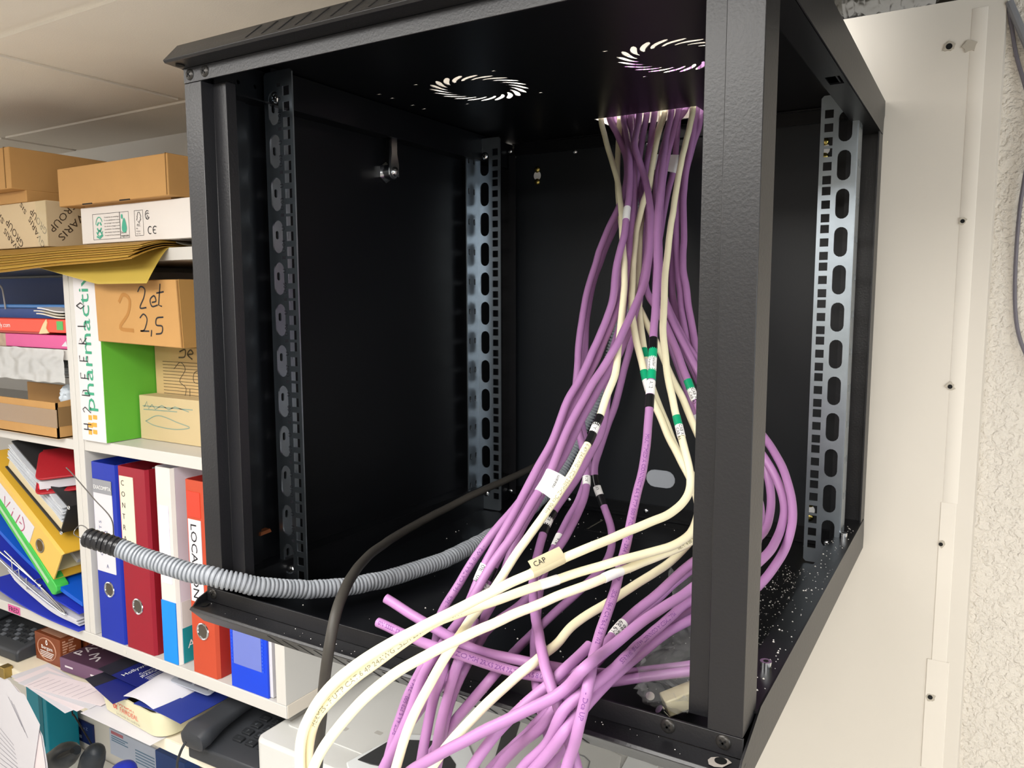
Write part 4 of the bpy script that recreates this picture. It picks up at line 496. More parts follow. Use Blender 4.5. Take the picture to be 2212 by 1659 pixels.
class Cable:
    def __init__(s, key, label, name='network_cable', group=None, radius=None, m=None, pts=None):
        col, raw = CABLES[key] if key else (None, None)
        s.P = fine(soft(unpack(raw), 1)) if pts is None else pts
        s.r = radius or (4.1 if col == 'p' else 3.75); s.col = col
        s.L = [0.0]
        for i in range(1, len(s.P)): s.L.append(s.L[-1] + (s.P[i] - s.P[i - 1]).length)
        s.px = [pix(q) for q in s.P]
        c = s.P[len(s.P) // 2]
        s.o = MB().tube(s.P, s.r, 12).build(name, m or (PURPLE if col == 'p' else IVORY), None)
        tag(s.o, label, 'cable', group)
        if key and col == 'p':
            pass
    def at(s, px, py):
        i = min(range(len(s.P)), key=lambda i: (s.px[i][0] - px) ** 2 + (s.px[i][1] - py) ** 2 + (400 if s.P[i].z > 532 else 0)); return s.L[i]
    def pos(s, l):
        l = max(0, min(l, s.L[-1] - 0.01)); lo, hi = 0, len(s.L) - 1
        while hi - lo > 1:
            m = (lo + hi) // 2
            if s.L[m] <= l: lo = m
            else: hi = m
        k = (l - s.L[lo]) / max(1e-6, s.L[hi] - s.L[lo]); p = s.P[lo].lerp(s.P[hi], k); a = s.P[max(0, lo - 1)]; b = s.P[min(len(s.P) - 1, hi + 1)]
        return p, (b - a).normalized()
    def band(s, px, py, ln, m, name, extra=0.35, label=None):
        l0 = s.at(px, py); ends = []
        for sg in (-1, 1):
            d = 0; l = l0; q = pix(s.pos(l)[0])
            while d < ln / 2 and 0 < l < s.L[-1] and abs(l - l0) < 45:
                l += sg * 0.5; w = pix(s.pos(l)[0]); d += math.hypot(w[0] - q[0], w[1] - q[1]); q = w
            ends.append(l)
        a_, b_ = ends; n = max(4, int((b_ - a_) / 1.5)); pts = [s.pos(a_ + (b_ - a_) * i / n)[0] for i in range(n + 1)]
        o = MB().tube(pts, s.r + extra, 14).build(name, m, s.o)
        if label: o['label'] = label
        return o
    def text(s, px, py, body, size, m=INK, sgn=1, v0=0.0, extra=0.12, name='printed_text', flipv=1, parent=None):
        vs, fs = text_geo(body, size); l0 = s.at(px, py); out = []
        rr = s.r + extra
        for v in vs:
            p, t = s.pos(l0 + sgn * v[0]); n = Vector(CAM) - p; n = (n - t * n.dot(t)).normalized(); b = n.cross(t * sgn)
            a = (v[1] - size * 0.33 + v0) / rr * flipv
            out.append(p + (n * math.cos(a) + b * math.sin(a)) * rr)
        return MB().add(out, fs).build(name, m, parent or s.o)
    def flag(s, px, py, w, h, m, side=1, body=None, size=4, name='flag_label', curl=6):
        # adhesive flag folded round the cable, sticking out sideways
        l0 = s.at(px, py); n = 5; g = MB(); rows = []
        for i in range(n + 1):
            p, t = s.pos(l0 - w / 2 + w * i / n); v = Vector(CAM) - p; v = (v - t * v.dot(t)).normalized(); b = v.cross(t) * side; row = []
            for j in range(7):
                u = j / 6; row.append(p + v * (s.r + 0.4 + curl * math.sin(u * 2.4) * 0.3) * (1 - 0.5 * u) + b * (s.r * 0.2 + h * u))
            rows.append(row)
        vs = [q for r_ in rows for q in r_]; m7 = 7
        fs = [(i * m7 + j, (i + 1) * m7 + j, (i + 1) * m7 + j + 1, i * m7 + j + 1) for i in range(n) for j in range(6)]
        o = g.add(vs, fs).build(name, m, s.o)
        md = o.modifiers.new('solid', 'SOLIDIFY'); md.thickness = 0.0003
        MB().tube([s.pos(l0 - w / 2 + w * i / 4)[0] for i in range(5)], s.r + 0.35, 14).build('flag_wrap', m, o)
        if body:
            vs, fs = text_geo(body, size); q = []
            for v in vs:
                p, t = s.pos(l0 + side * (v[0] - w * 0.42)); n_ = Vector(CAM) - p; n_ = (n_ - t * n_.dot(t)).normalized(); b = n_.cross(t) * side
                u = (0.62 if side > 0 else 0.3) - v[1] / h * side
                q.append(p + n_ * ((s.r + 0.4 + curl * math.sin(u * 2.4) * 0.3) * (1 - 0.5 * u) + 0.5) + b * (s.r * 0.2 + h * u))
            MB().add(q, fs).build('printed_text', INK, o)
        return o
GP, GW = 'purple network cables', 'ivory network cables'
INKP = mat('purple_print', '6d3a80', 0.5); INKG = mat('grey_print', '8f8870', 0.6)
K = {}
def cb_(key, label): K[key] = Cable(key, label, group=GP if CABLES[key][0] == 'p' else GW); return K[key]
c = cb_('P3', 'purple network cable with a long white printed sleeve just above the ivory cables')
c.band(1042, 1237, 38, LABELW, 'label_sleeve', label='white printed sleeve'); c.text(1036, 1258, 'B0  B0', 6, sgn=-1, extra=0.5, v0=1); c.band(1362, 462, 26, LABELW, 'label_sleeve')
c = cb_('PA', 'purple network cable with dark print, outermost strand on the loose-end side')
c.text(955, 1315, '- IEC61156-5 CAT6A 5101W2 -', 5.2, INKP, sgn=-1)
c.text(855, 1590, 'ECT 6A S/FTP 500 - 2X4 P', 5.2, INKP, sgn=-1)
c = cb_('P4', 'purple network cable with two black bands around a white sleeve, beside the long sleeve')
c.band(1062, 1240, 30, TAPEB, 'black_band'); c.band(1051, 1273, 24, LABELW, 'label_sleeve'); c.text(1046, 1285, 'C8 A0', 5, sgn=-1, extra=0.5); c.band(1027, 1332, 24, TAPEB, 'black_band')
c = cb_('P5', 'purple network cable sweeping across the bundle with a curled white paper flag')
c.flag(1180, 1043, 24, 14, LABELW, 1, 'maison', 4.5)
c = cb_('P5b', 'purple network cable tucked right under the long sweeping one with the paper flag')
c = cb_('P1', 'purple network cable bowing away from the bundle, outer one of the pair')
c.band(1268, 1040, 18, LABELW, 'label_sleeve'); c.text(1268, 1046, 'A16', 4.5, sgn=-1, extra=0.5, v0=0)
c = cb_('P1b', 'purple network cable bowing away from the bundle, inner one of the pair')
c.band(1207, 1172, 26, LABELW, 'label_sleeve'); c.text(1204, 1180, 'B16', 4.5, sgn=-1, extra=0.5)
c = cb_('P15', 'purple network cable with black and white bands hanging nearly straight in front of the lip')
c.band(1192, 1112, 20, TAPEB, 'black_band'); c.band(1185, 1128, 18, LABELW, 'label_sleeve'); c.band(1178, 1145, 20, TAPEB, 'black_band'); c.text(1183, 1131, 'B2', 4.5, sgn=-1, extra=0.5)
c = cb_('P14', 'purple network cable bulging toward the rear panel, black and white bands near its bend')
c.band(1287, 1041, 22, TAPEB, 'black_band'); c.band(1292, 1060, 20, LABELW, 'label_sleeve'); c.band(1299, 1080, 22, TAPEB, 'black_band'); c.text(1292, 1063, 'U10', 4.5, sgn=-1, extra=0.5)
c = cb_('MM', 'purple network cable down the middle with black, green and white bands and dark print')
c.band(1411, 743, 24, TAPEB, 'black_band'); c.band(1410, 764, 20, TAPEG, 'green_band'); c.band(1408, 789, 28, LABELW, 'label_sleeve'); c.band(1407, 812, 22, TAPEG, 'green_band')
c.band(1405, 836, 28, LABELW, 'label_sleeve'); c.band(1403, 865, 26, TAPEB, 'black_band')
c.text(1411, 777, 'atelier', 4.2, sgn=1, extra=0.5, v0=1.6); c.text(1411, 779, 'Duretep', 4.2, sgn=1, extra=0.5, v0=-2.6); c.text(1409, 830, 'A12', 5.2, sgn=1, extra=0.5)
c.text(1398, 942, 'MULTIMEDIA CONNECT 6A S/FTP 500 PVC/HOSM - 2X4 PAIRES F/UTP', 5.2, INKP, sgn=1); c.text(1326, 1282, 'IEC61156-5 CAT6A 5101W2', 5.2, INKP, sgn=1); c.text(1264, 1490, '- Dca UP', 5.2, INKP, sgn=1)
c = cb_('P7', 'purple network cable with a green band and white B16 sleeve beside the front post')
c.band(1487, 833, 22, TAPEG, 'green_band'); c.band(1497, 856, 26, LABELW, 'label_sleeve'); c.text(1494, 845, 'CAB A2', 4.4, sgn=1, extra=0.5, v0=1.8); c.text(1494, 847, 'CAB A2', 4.4, sgn=1, extra=0.5, v0=-2.2)
c = cb_('P9', 'purple network cable with a white B9 sleeve, coming from behind the front post')
c.band(1332, 1356, 36, LABELW, 'label_sleeve', label='white sleeve printed B9'); c.text(1322, 1376, 'A9 B9', 6, sgn=-1, extra=0.5, v0=2); c.text(1326, 1379, 'B9 B9', 6, sgn=-1, extra=0.5, v0=-3)
c = cb_('P18', 'purple network cable lying topmost across the lower strands from the front post')
c = cb_('P10a', 'purple network cable with dark print just beneath the topmost diagonal strand')
c.text(1448, 1322, 'MULTIMEDIA CONNECT 6A S/FTP 500 - 2X4 PAIRES', 5.2, INKP, sgn=1)
c = cb_('P10b', 'purple network cable making the widest loop past the front post toward the open side')
c = cb_('P11', 'purple network cable leaving the ceiling opening at its corner nearest the front post')
c.text(1252, 1535, '69 F/UTP', 5.2, INKP, sgn=1)
c = cb_('P12', 'purple network cable with a white paper flag near the opening, behind the ivory strand')
c.flag(1449, 352, 24, 26, LABELW, -1, 'Arnaud', 5)
c.flag(1486, 918, 18, 40, LABELW, 1, None)
GL = None
c = cb_('B6', 'purple cable with a cut end lying over the crossing strands, below the B9 sleeve')
MB().cyl(c.P[0] - (c.P[1] - c.P[0]).normalized() * 0.3, c.P[0], 3.0).build('cut_end', mat('cable_core', '6a3c74', 0.7), c.o)
c = cb_('LE1', 'purple loose cable end, upper of the two stubs poking out over the cabinet floor')
MB().cyl(c.P[0] - (c.P[1] - c.P[0]).normalized() * 0.3, c.P[0], 3.1).build('cut_end', mat('cable_core_pale', 'c79ad0', 0.7), c.o)
c = cb_('LE2', 'purple loose cable end, lower of the two stubs, with dark print along it')
MB().cyl(c.P[0] - (c.P[1] - c.P[0]).normalized() * 0.3, c.P[0], 3.1).build('cut_end', mat('cable_core_pale', 'c79ad0', 0.7), c.o)
c.text(822, 1347, '0N SSSSI SRI', 5.2, INKP, sgn=1); c.text(985, 1418, 'ZOMH 2RIKS 2X4 PAIRES - H580ICOU', 5.2, INKP, sgn=1)
c = cb_('W1', 'ivory network cable running with the purple bundle, black and white bands and 24AWG print')
c.band(1291, 912, 24, TAPEB, 'black_band'); c.band(1284, 928, 20, LABELW, 'label_sleeve'); c.band(1275, 949, 26, TAPEB, 'black_band'); c.text(1285, 933, 'A12', 4.4, sgn=-1, extra=0.5)
c.text(1268, 963, '6 4P 24AWG LSZH 250MHZ Dca 064m', 5.0, INKG, sgn=1)
c = cb_('W4', 'ivory network cable with a green band high up, middle of the forward loops')
c.band(1392, 812, 20, TAPEG, 'green_band'); c.band(1397, 836, 22, LABELW, 'label_sleeve'); c.band(1183, 1257, 40, LABELW, 'label_sleeve')
c.text(672, 1560, 'HERMES - F/UTP CAT.6 4P 24AWG LSZH 250MHZ Dca 067M', 5.2, INKG, sgn=-1)
c = cb_('W5', 'ivory network cable banded green and white, lowest single strand going to the front')
c.band(1395, 764, 20, TAPEG, 'green_band'); c.band(1399, 788, 22, LABELW, 'label_sleeve')
c = cb_('W6', 'ivory network cable with green band and white sleeve, topmost of the forward loops')
c.band(1464, 907, 20, TAPEG, 'green_band'); c.band(1469, 929, 24, LABELW, 'label_sleeve'); c.text(1467, 922, 'CAB A1', 4.2, sgn=1, extra=0.5, v0=1.6); c.text(1467, 924, 'CAB A1', 4.2, sgn=1, extra=0.5, v0=-2.2)
c.flag(1188, 1226, 30, 9, mat('translucent_label', 'c4b998', 0.4), -1, 'CAP', 6)
c = cb_('W7', 'ivory network cable with a white strip label, lowest of the three parallel forward loops')
c.band(1328, 1249, 40, LABELW, 'label_sleeve'); c.text(1455, 1183, '08IM  4 00 24AWG', 4.8, INKG, sgn=-1)
# ------------------------------------------------------------------ grey corrugated conduit, ribs in the mesh
P = fine(unpack(CONDUIT)); L = [0]
for i in range(1, len(P)): L.append(L[-1] + (P[i] - P[i - 1]).length)
def along(l):
    for i in range(1, len(L)):
        if L[i] >= l: return P[i - 1].lerp(P[i], (l - L[i - 1]) / max(1e-6, L[i] - L[i - 1]))
    return P[-1]
def corr(l0, l1, period, ro, ri):
    pts, rr = [], []; l = l0
    while l < l1:
        for u, r_ in ((0, ri), (0.16, ri), (0.28, ro - 0.25), (0.36, ro), (0.72, ro), (0.80, ro - 0.25), (0.92, ri)): pts.append(along(l + u * period)); rr.append(r_)
        l += period
    return pts, rr
pts, rr = corr(34, L[-1] - 6, 4.5, 9.7, 7.8)
con = MB().tube(pts, rr, 18).build('corrugated_conduit', mat('grey_conduit', '8b8f95', 0.42, var=0.04), None)
tag(con, 'grey corrugated conduit along the cabinet floor with its black end sticking out', 'conduit')
pts, rr = corr(0, 36, 5.4, 9.9, 8.6)
MB().tube(pts, rr, 18, cap=False).build('black_end_piece', mat('shiny_black_plastic', '242426', 0.2), con, )['label'] = 'shiny black ribbed end'
p0, p1 = along(0), along(3); d = (p1 - p0).normalized()
MB().cyl(p0 + d * 1.0, p0 + d * 1.6, 8.2).build('bore', BLKD, con)
w = [atY(px, py, -70) for px, py in ((268, 1155), (240, 1120), (205, 1080), (175, 1045), (155, 1022), (143, 1010))]
w = [Vector(q) for q in w]
WIRE = mat('steel_wire', '6a6866', 0.35, metal=0.8)
solo(MB().tube(curve2([tuple(q) for q in [along(30) + Vector((0, 0, 9.5))] + w[1:]], 5), 0.6, 6), 'pull_wire', WIRE, 'thin steel wire springing up from the end of the grey conduit', 'wire')
lp = [p0 + d * 6 + Vector((0, -9, 2)), p0 + Vector((-5, -9, 4)), p0 + Vector((-8, -6, 8)), p0 + Vector((-4, -3, 12)), p0 + Vector((2, 0, 9)), p0 + d * 8]
solo(MB().tube(curve2([tuple(q) for q in lp], 5), 0.5, 6), 'pull_wire', WIRE, 'small loop of thin wire at the black mouth of the conduit', 'wire')
bc = Cable(None, 'thick black power cable drooping from the rear corner over the front lip', name='power_cable', radius=4.9, m=mat('black_rubber', '3a3733', 0.5, var=0.12, vscale=40), pts=fine(soft(unpack(BLACKC))))
# ------------------------------------------------------------------ clear bag of fittings on the cabinet floor
def crumple(cx, cy, cz, rx, ry, rz, seed, nu=56, nv=34):
    g = MB(); vs = []
    for i in range(nv + 1):
        th = math.pi * i / nv
        for k in range(nu):
            ph = 2 * math.pi * k / nu; d = Vector((math.sin(th) * math.cos(ph), math.sin(th) * math.sin(ph), math.cos(th)))
            n1 = noise.noise(d * 2.2 + Vector((seed, 0, 0))); n2 = noise.noise(d * 5.5 + Vector((0, seed, 0))); n3 = abs(noise.noise(d * 11 + Vector((0, 0, seed))))
            f = 1 + 0.22 * n1 + 0.16 * n2 - 0.16 * n3
            sq = abs(d.x) ** 0.7 * (1 if d.x > 0 else -1), abs(d.y) ** 0.7 * (1 if d.y > 0 else -1)
            z = cz + d.z * rz * f
            vs.append((cx + sq[0] * rx * f, cy + sq[1] * ry * f, max(z, -39.4)))
    fs = [(i * nu + k, i * nu + (k + 1) % nu, (i + 1) * nu + (k + 1) % nu, (i + 1) * nu + k) for i in range(nv) for k in range(nu)]
    return g.add(vs, fs)
BAG = clear_mat('clear_polythene', 'dfe2e2', 0.10, 0.08)
bag = crumple(203, 104, -18, 38, 62, 22, 3.3)
# knotted upper flap of the bag
fl_ = MB(); vs = []
for i in range(13):
    for j in range(9):
        u, v = i / 12, j / 8
        vs.append((184 + 34 * (u - 0.5) * (0.5 + 0.9 * v) + 4 * noise.noise(Vector((u * 4, v * 4, 1))), 150 + 26 * v, -10 + 44 * v + 8 * noise.noise(Vector((u * 6, v * 3, 5)))))
fl_.add(vs, [(i * 9 + j, (i + 1) * 9 + j, (i + 1) * 9 + j + 1, i * 9 + j + 1) for i in range(12) for j in range(8)])
bo = solo(bag, 'plastic_bag', BAG, 'crumpled clear plastic bag of fittings on the cabinet floor beside the front post', 'bag')
fo = fl_.build('bag_mouth', BAG, bo)
tb = thing('terminal_block', (212, 62, -38), 'cream plastic terminal block inside the clear bag', 'terminal block')
M_ = Matrix.Translation((212, 66, -27)) @ Matrix.Rotation(R(40), 4, 'Z') @ Matrix.Rotation(R(-18), 4, 'Y')
MB().box(-15, 15, -8, 8, -7, 7, M_).build('body', mat('cream_plastic', 'cfc6a4', 0.4), tb, 1.2)
h = MB()
for y in (-4, 4): h.cyl(M_ @ Vector((14.6, y, 0)), M_ @ Vector((15.4, y, 0)), 2.4)
h.build('terminal_hole', BLKD, tb)
for i, (x, y, n) in enumerate(((188, 60, (0.2, -0.6, 0.8)), (207, 44, (-0.5, -0.4, 0.7)))):
    b = MB(); n = Vector(n).normalized(); c0 = Vector((x, y, -33)); b.cyl(c0 - n * 3, c0 + n * 6, 1.9); b.cyl(c0 + n * 6, c0 + n * 8.5, 3.6)
    solo(b, 'cage_screw', CHROME, 'bright steel screw at the bottom of the clear bag, %s' % ('nearer the cable ends' if i == 0 else 'nearer the cream block'), 'screw', 'loose screws in the clear bag')
cc = [(200 + 15 * math.cos(a), 98 + 26 * math.sin(a), -28 + 5 * math.sin(2 * a)) for a in [k * 0.35 for k in range(34)]]
solo(MB().tube([(x, y, z + k * 0.25) for k, (x, y, z) in enumerate(cc)], 3.2, 8), 'power_lead', mat('lead_black', '1c1c1e', 0.4), 'coiled black lead inside the clear bag', 'lead')
solo(MB().box(-6, 6, -3, 3, -3, 3, Matrix.Translation((226, 122, -34)) @ Matrix.Rotation(0.6, 4, 'Z')), 'terminal_tag', mat('yellow_plastic', 'e0c21c', 0.4), 'small yellow plastic piece at the edge of the clear bag', 'tag', bevel=0.6)

# ================================================================== bookcase and its contents
bk = thing('bookcase', (-960, 425, -320), 'white laminate wall bookcase stacked with files and boxes beside the black cabinet', 'bookcase')
def bp(name, *a, m=WHITE): return MB().box(*a).build(name, m, bk, 0.8)
bp('top_board', -2150, -437, 245, 606, 347, 366); bp('bottom_board', -2150, -437, 245, 606, -320, -300.4)
sd = bp('side_panel', -457, -437, 245, 606, -300, 347)
bp('edge_strip', -456, -436.4, 247, 606, -320.5, -300, m=mat('beige_edging', 'd5cbbd', 0.5))
bp('divider', -943, -927.5, 245, 596, -300, 347); bp('divider', -927, -912, 245.5, 596, -300, 347)
bp('shelf', -912, -457, 247, 596, 30, 50); bp('shelf', -2150, -943, 247, 596, 28, 46); bp('shelf', -2150, -943, 247, 596, 184, 202)
bp('back_panel', -2150, -437, 596, 606, -300, 347, m=mat('white_back', 'd9d6d2', 0.6, var=0.02))
for x, z in ((-826, -310.5), (-822, -284)):
    if z < -300: MB().cyl((x, 244.9, z), (x, 244.5, z), 4.2).build('cover_cap', mat('cap_grey', 'cdc9c2', 0.5), bk)
GB = 'boxes on top of the bookcase'
def flaps(t, x0, x1, y0, y1, z0, z1, m):
    MB().box(x0, x1, y0, y1, z0, z1).build('carton', m, t, 1.5)
# stack of kraft envelopes on the top board, drooping over the edge
ENV = mat('kraft_envelope', 'b48f3a', 0.6, var=0.08, vscale=12); ENVD = mat('kraft_envelope_shade', 'a37c30', 0.6, var=0.08, vscale=12)
def sheet(x0, x1, y0, y1, fz, nx=30, ny=10, th=1.2, fx=None, zf=None):
    g = MB(); vs = []
    for i in range(nx + 1):
        for j in range(ny + 1):
            u, v = i / nx, j / ny; x = x0 + (x1 - x0) * u; y = y0 + (y1 - y0) * v
            if fx: x, y = fx(u, v, x, y)
            vs.append((x, y, zf(x, y) if zf else fz(u, v)))
    n = len(vs); vs += [(x, y, z - th) for x, y, z in vs]; w = ny + 1
    fs = []
    for i in range(nx):
        for j in range(ny):
            a = i * w + j; fs.append((a, a + w, a + w + 1, a + 1)); fs.append((n + a, n + a + 1, n + a + w + 1, n + a + w))
    for i in range(nx): a = i * w; fs.append((a, n + a, n + a + w, a + w)); a = i * w + ny; fs.append((a, a + w, n + a + w, n + a))
    for j in range(ny): a = j; fs.append((a, a + 1, n + a + 1, n + a)); a = nx * w + j; fs.append((a, n + a, n + a + 1, a + 1))
    return g.add(vs, fs)
def droop(y, x, base, amt):
    return base - (amt * max(0, (246 - y) / 60) ** 1.5 * (0.5 + 0.5 * min(1, (-600 - x) / 500)) if y < 246 else 0)
for k in range(7):
    base = 368.4 + 1.55 * k; y0 = 184 + 4.0 * k + random.uniform(-1.2, 1.2); x1 = -652 - random.uniform(2, 22)
    o = sheet(-1290, x1, y0, 500, None, 36, 40, 0.9, zf=lambda x, y, base=base, k=k: droop(y, x, base, 26 + 1.5 * (6 - k)) + 0.8 * math.sin(x * 0.02) * max(0, (246 - y) / 60))
    solo(o, 'envelope', ENV if k % 2 else ENVD, 'kraft envelope in the drooping pile on the bookcase top, %s' % ('bottom', 'second from the bottom', 'third from the bottom', 'middle one', 'third from the top', 'second from the top', 'topmost')[k], 'envelope', 'kraft envelopes piled on the bookcase top')
o = sheet(-1010, -655, 206, 262, None, 40, 24, 0.8, zf=lambda x, y: 367.0 - (54 * ((246 - y) / 40) ** 1.25 * (0.25 + 0.75 * min(1, max(0, (x + 1010) / 230))) if y < 246 else 0))
solo(o, 'envelope', mat('yellow_envelope', 'b49c46', 0.55, var=0.06), 'loose yellow kraft envelope hanging limp over the bookcase front edge', 'envelope')
solo(sheet(-640, -600, 247, 430, lambda u, v: 368.5 + 6 * (1 - u) ** 2, 10, 6, 1.6), 'envelope', mat('dark_envelope', '3c382e', 0.6), 'dark curled envelope end at the bookcase top near the cabinet', 'envelope')
# cartons on top
t = thing('cardboard_box', (-1130, 360, 378.4), 'cardboard box covered in diagonal brown lettering', 'box', GB)
flaps(t, -1290, -971, 240, 470, 378.4, 456, mat('cardboard_printed', 'cbb592', 0.7, var=0.05))
MB().box(-1000, -970.6, 239.4, 241, 380, 455).build('tape', clear_mat('packing_tape', 'd8c9a0', 0.35, 0.15), t)
tx = TX()
def tilt_text(p0, p1, body):
    a, b = Vector(atY(*p0, 239.9)), Vector(atY(*p1, 239.9)); U = (b - a); w = U.length; U.normalize(); V = Vector((-U.z, 0, U.x)) * -1
    V = U.cross(Vector((0, 1, 0))) * -1
    if U.cross(V).y > 0: V = -V
    tx.t(body, a, U, V, w / max(1, len(body)) * 1.45, 0.2, width=w)
for p0, p1, b_ in (((46, 541), (11, 492), 'GVARIS'), ((52, 526), (17, 470), 'GROUP'), ((98, 530), (66, 466), 'GVARIS'), ((103, 498), (69, 448), 'GROUP'), ((10, 478), (-4, 450), 'SIS'), ((58, 458), (46, 436), 'SIS')): tilt_text(p0, p1, b_)
tx2 = TX()
def atX(px, py, X):
    q = [(px - 1106) / F_PX, -(py - 829.5) / F_PX]; d = _r * q[0] + _u * q[1] + _f; k = (X - CAM[0]) / d.x
    return Vector((X, CAM[1] + d.y * k, CAM[2] + d.z * k))
for p0, p1, b_ in (((160, 434), (106, 494), 'GROUP'), ((190, 448), (126, 512), 'GVARIS')):
    a, b = atX(*p0, -970.8), atX(*p1, -970.8); U = (b - a); w = U.length; U.normalize(); V = Vector((1, 0, 0)).cross(U)
    tx2.t(b_, a - V * 2, U, V, 17, 0.2, width=w)
MB().add(tx.v, tx.f).add(tx2.v, tx2.f).build('lettering', mat('brown_print', '4a3a2a', 0.7), t)
t = thing('cardboard_box', (-1250, 330, 457), 'plain flat cardboard box on the carton with diagonal lettering, cut by the frame edge', 'box', GB)
MB().box(-1400, -1029, 216, 414, 476.5, 546).build('carton', CARD, t, 1.5); MB().box(-1400, -1029, 240, 414, 456.4, 477).build('tray_base', CARD, t, 1.5)
MB().box(-1046, -1044, 215.4, 414, 478, 546.6).build('flap_seam', mat('card_edge', '7d5b30', 0.8), t)
t = thing('shipping_box', (-730, 330, 378), 'white shipping box printed with green recycling marks and CE', 'box', GB)
MB().box(-870, -590, 240, 480, 378, 436).build('carton', mat('white_carton', 'd8d2cd', 0.55, var=0.02), t, 1.2)
g = TX(); gr = TX(); y = 239.7
def fr(s, x0, x1, z0, z1, w=0.6):
    for a, b in (((x0, z0), (x1, z0)), ((x1, z0), (x1, z1)), ((x1, z1), (x0, z1)), ((x0, z1), (x0, z0))): s.strokes([[a, b]], (0, y, 0), XP, ZP, w, 0.1)
fr(g, -837, -742, 384, 424); fr(g, -765, -764.5, 384, 424); fr(g, -727, -706, 386, 424)
gr.strokes([[(-820 + 9.5 * math.cos(a), 404 + 15 * math.sin(a)) for a in [0.5 + k * 0.3 for k in range(9)]], [(-820 + 9.5 * math.cos(a), 404 + 15 * math.sin(a)) for a in [3.7 + k * 0.3 for k in range(8)]]], (0, y, 0), XP, ZP, 1.6, 0.15)
gr.strokes([[(-826, 406), (-821, 411)], [(-818, 411), (-814, 406)], [(-814, 402), (-819, 397)], [(-822, 397), (-826, 402)], [(-826, 393), (-820, 398), (-814, 393)], [(-828, 389), (-820, 386), (-811, 391)]], (0, y, 0), XP, ZP, 3.0, 0.15)
gr.add([Vector((-754 + 6.5 * math.sin(a) * (1 if a < 3.14159 else 1), y - 0.2, 399 + 7 * math.cos(a) + (9 * max(0, math.cos(a)) ** 3 if True else 0))) for a in [k * math.pi / 9 for k in range(18)]], [tuple(range(18))])
gr.add([Vector((-759 + 2.5 * math.sin(a), y - 0.2, 417 + 4 * math.cos(a))) for a in [k * math.pi / 5 for k in range(10)]], [tuple(range(10))])
for k, s_ in enumerate(('Conservez cet emballage.', 'Il a ete specialement concu', 'pour proteger votre materiel', 'lors de son echange ou de', 'sa restitution. Cet emballage', 'sera ensuite recycle dans', "le respect de l'environnement.")): g.t(s_, (-806, y, 417 - 4.7 * k), XP, ZP, 3.2, 0.15, width=40)
g.t('Encres', (-763, y, 391), XP, ZP, 5.2, 0.15); g.t('vegetales', (-763, y, 386), XP, ZP, 5.2, 0.15, width=20)
g.strokes([[(-722, 409), (-720, 414), (-721, 414), (-718, 421), (-714, 421), (-711, 414), (-713, 413), (-711, 409)], [(-719, 408), (-716, 405), (-713, 410)]], (0, y, 0), XP, ZP, 1.1, 0.15); g.t('FSC', (-722, y, 400), XP, ZP, 5.5, 0.15)
for k, s_ in enumerate(('MIX', 'Packaging', 'FSC C021')): g.t(s_, (-724, y, 396 - 4 * k), XP, ZP, 2.6, 0.15)
g.strokes([[(-695 + 5 * math.cos(a), 416 + 6.5 * math.sin(a)) for a in [0.9 + k * 0.35 for k in range(15)]], [(-697, 410), (-695, 416), (-692, 411)], [(-698, 417), (-695, 419), (-691, 418)]], (0, y, 0), XP, ZP, 1.2, 0.15)
g.strokes([[(-690 + 5 * math.cos(a), 393 + 5.5 * math.sin(a)) for a in [0.8 + k * 0.37 for k in range(13)]], [(-678 + 5 * math.cos(a), 393 + 5.5 * math.sin(a)) for a in [0.8 + k * 0.37 for k in range(13)]], [(-683, 393), (-677, 393)]], (0, y, 0), XP, ZP, 1.4, 0.15)
g.build('lettering', INK, t); gr.build('recycling_marks', mat('teal_print', '46a48a', 0.6), t)
t = thing('cardboard_box', (-760, 330, 436), 'plain brown cardboard box lying on the white shipping box', 'box', GB)
MB().box(-904, -621, 225, 420, 438.5, 499).build('carton', CARD, t, 1.5); MB().box(-860, -640, 242, 410, 436.2, 439).build('base', CARD, t)
MB().box(-625.5, -624, 224.4, 420, 440, 499.5).build('flap_seam', mat('card_edge', '7d5b30', 0.8), t)
for x in (-838, -740): MB().box(x, x + 26, 224.6, 226, 438.3, 440).build('hand_slot', BLKD, t)
# ---- right bay, upper shelf
t = thing('file_box', (-868, 380, 50), 'white magazine file with green side and pharma lettering up its spine', 'file box')
MB().box(-905, -836.5, 240, 520, 50.4, 336).build('body', mat('white_card', 'd6d3d5', 0.5, var=0.02), t, 1)
MB().box(-836.8, -835.6, 241, 520, 51, 240).build('green_side', mat('green_card', '5fae38', 0.55), t)
tx = TX(); tx.t('pharmactiv', (-862, 239.8, 100), ZP, -XP, 40, 0.25, width=232)
MB().add(tx.v, tx.f).build('lettering', mat('teal_green_print', '3d9a78', 0.6), t)
lg = MB()
for z, x0, w in ((62, -884, 9), (74, -884, 12), (87, -882, 9)): lg.box(x0, x0 + w, 239.2, 239.9, z, z + 8); lg.box(x0 + 13, x0 + 24, 239.2, 239.9, z + 2, z + 9)
lg.build('logo_blocks', mat('orange_print', 'f0a240', 0.6), t)
hs = TX(); st = []
def lt_(ox, oz, pts): st.append([(oz + p[0], ox - p[1]) for p in pts])
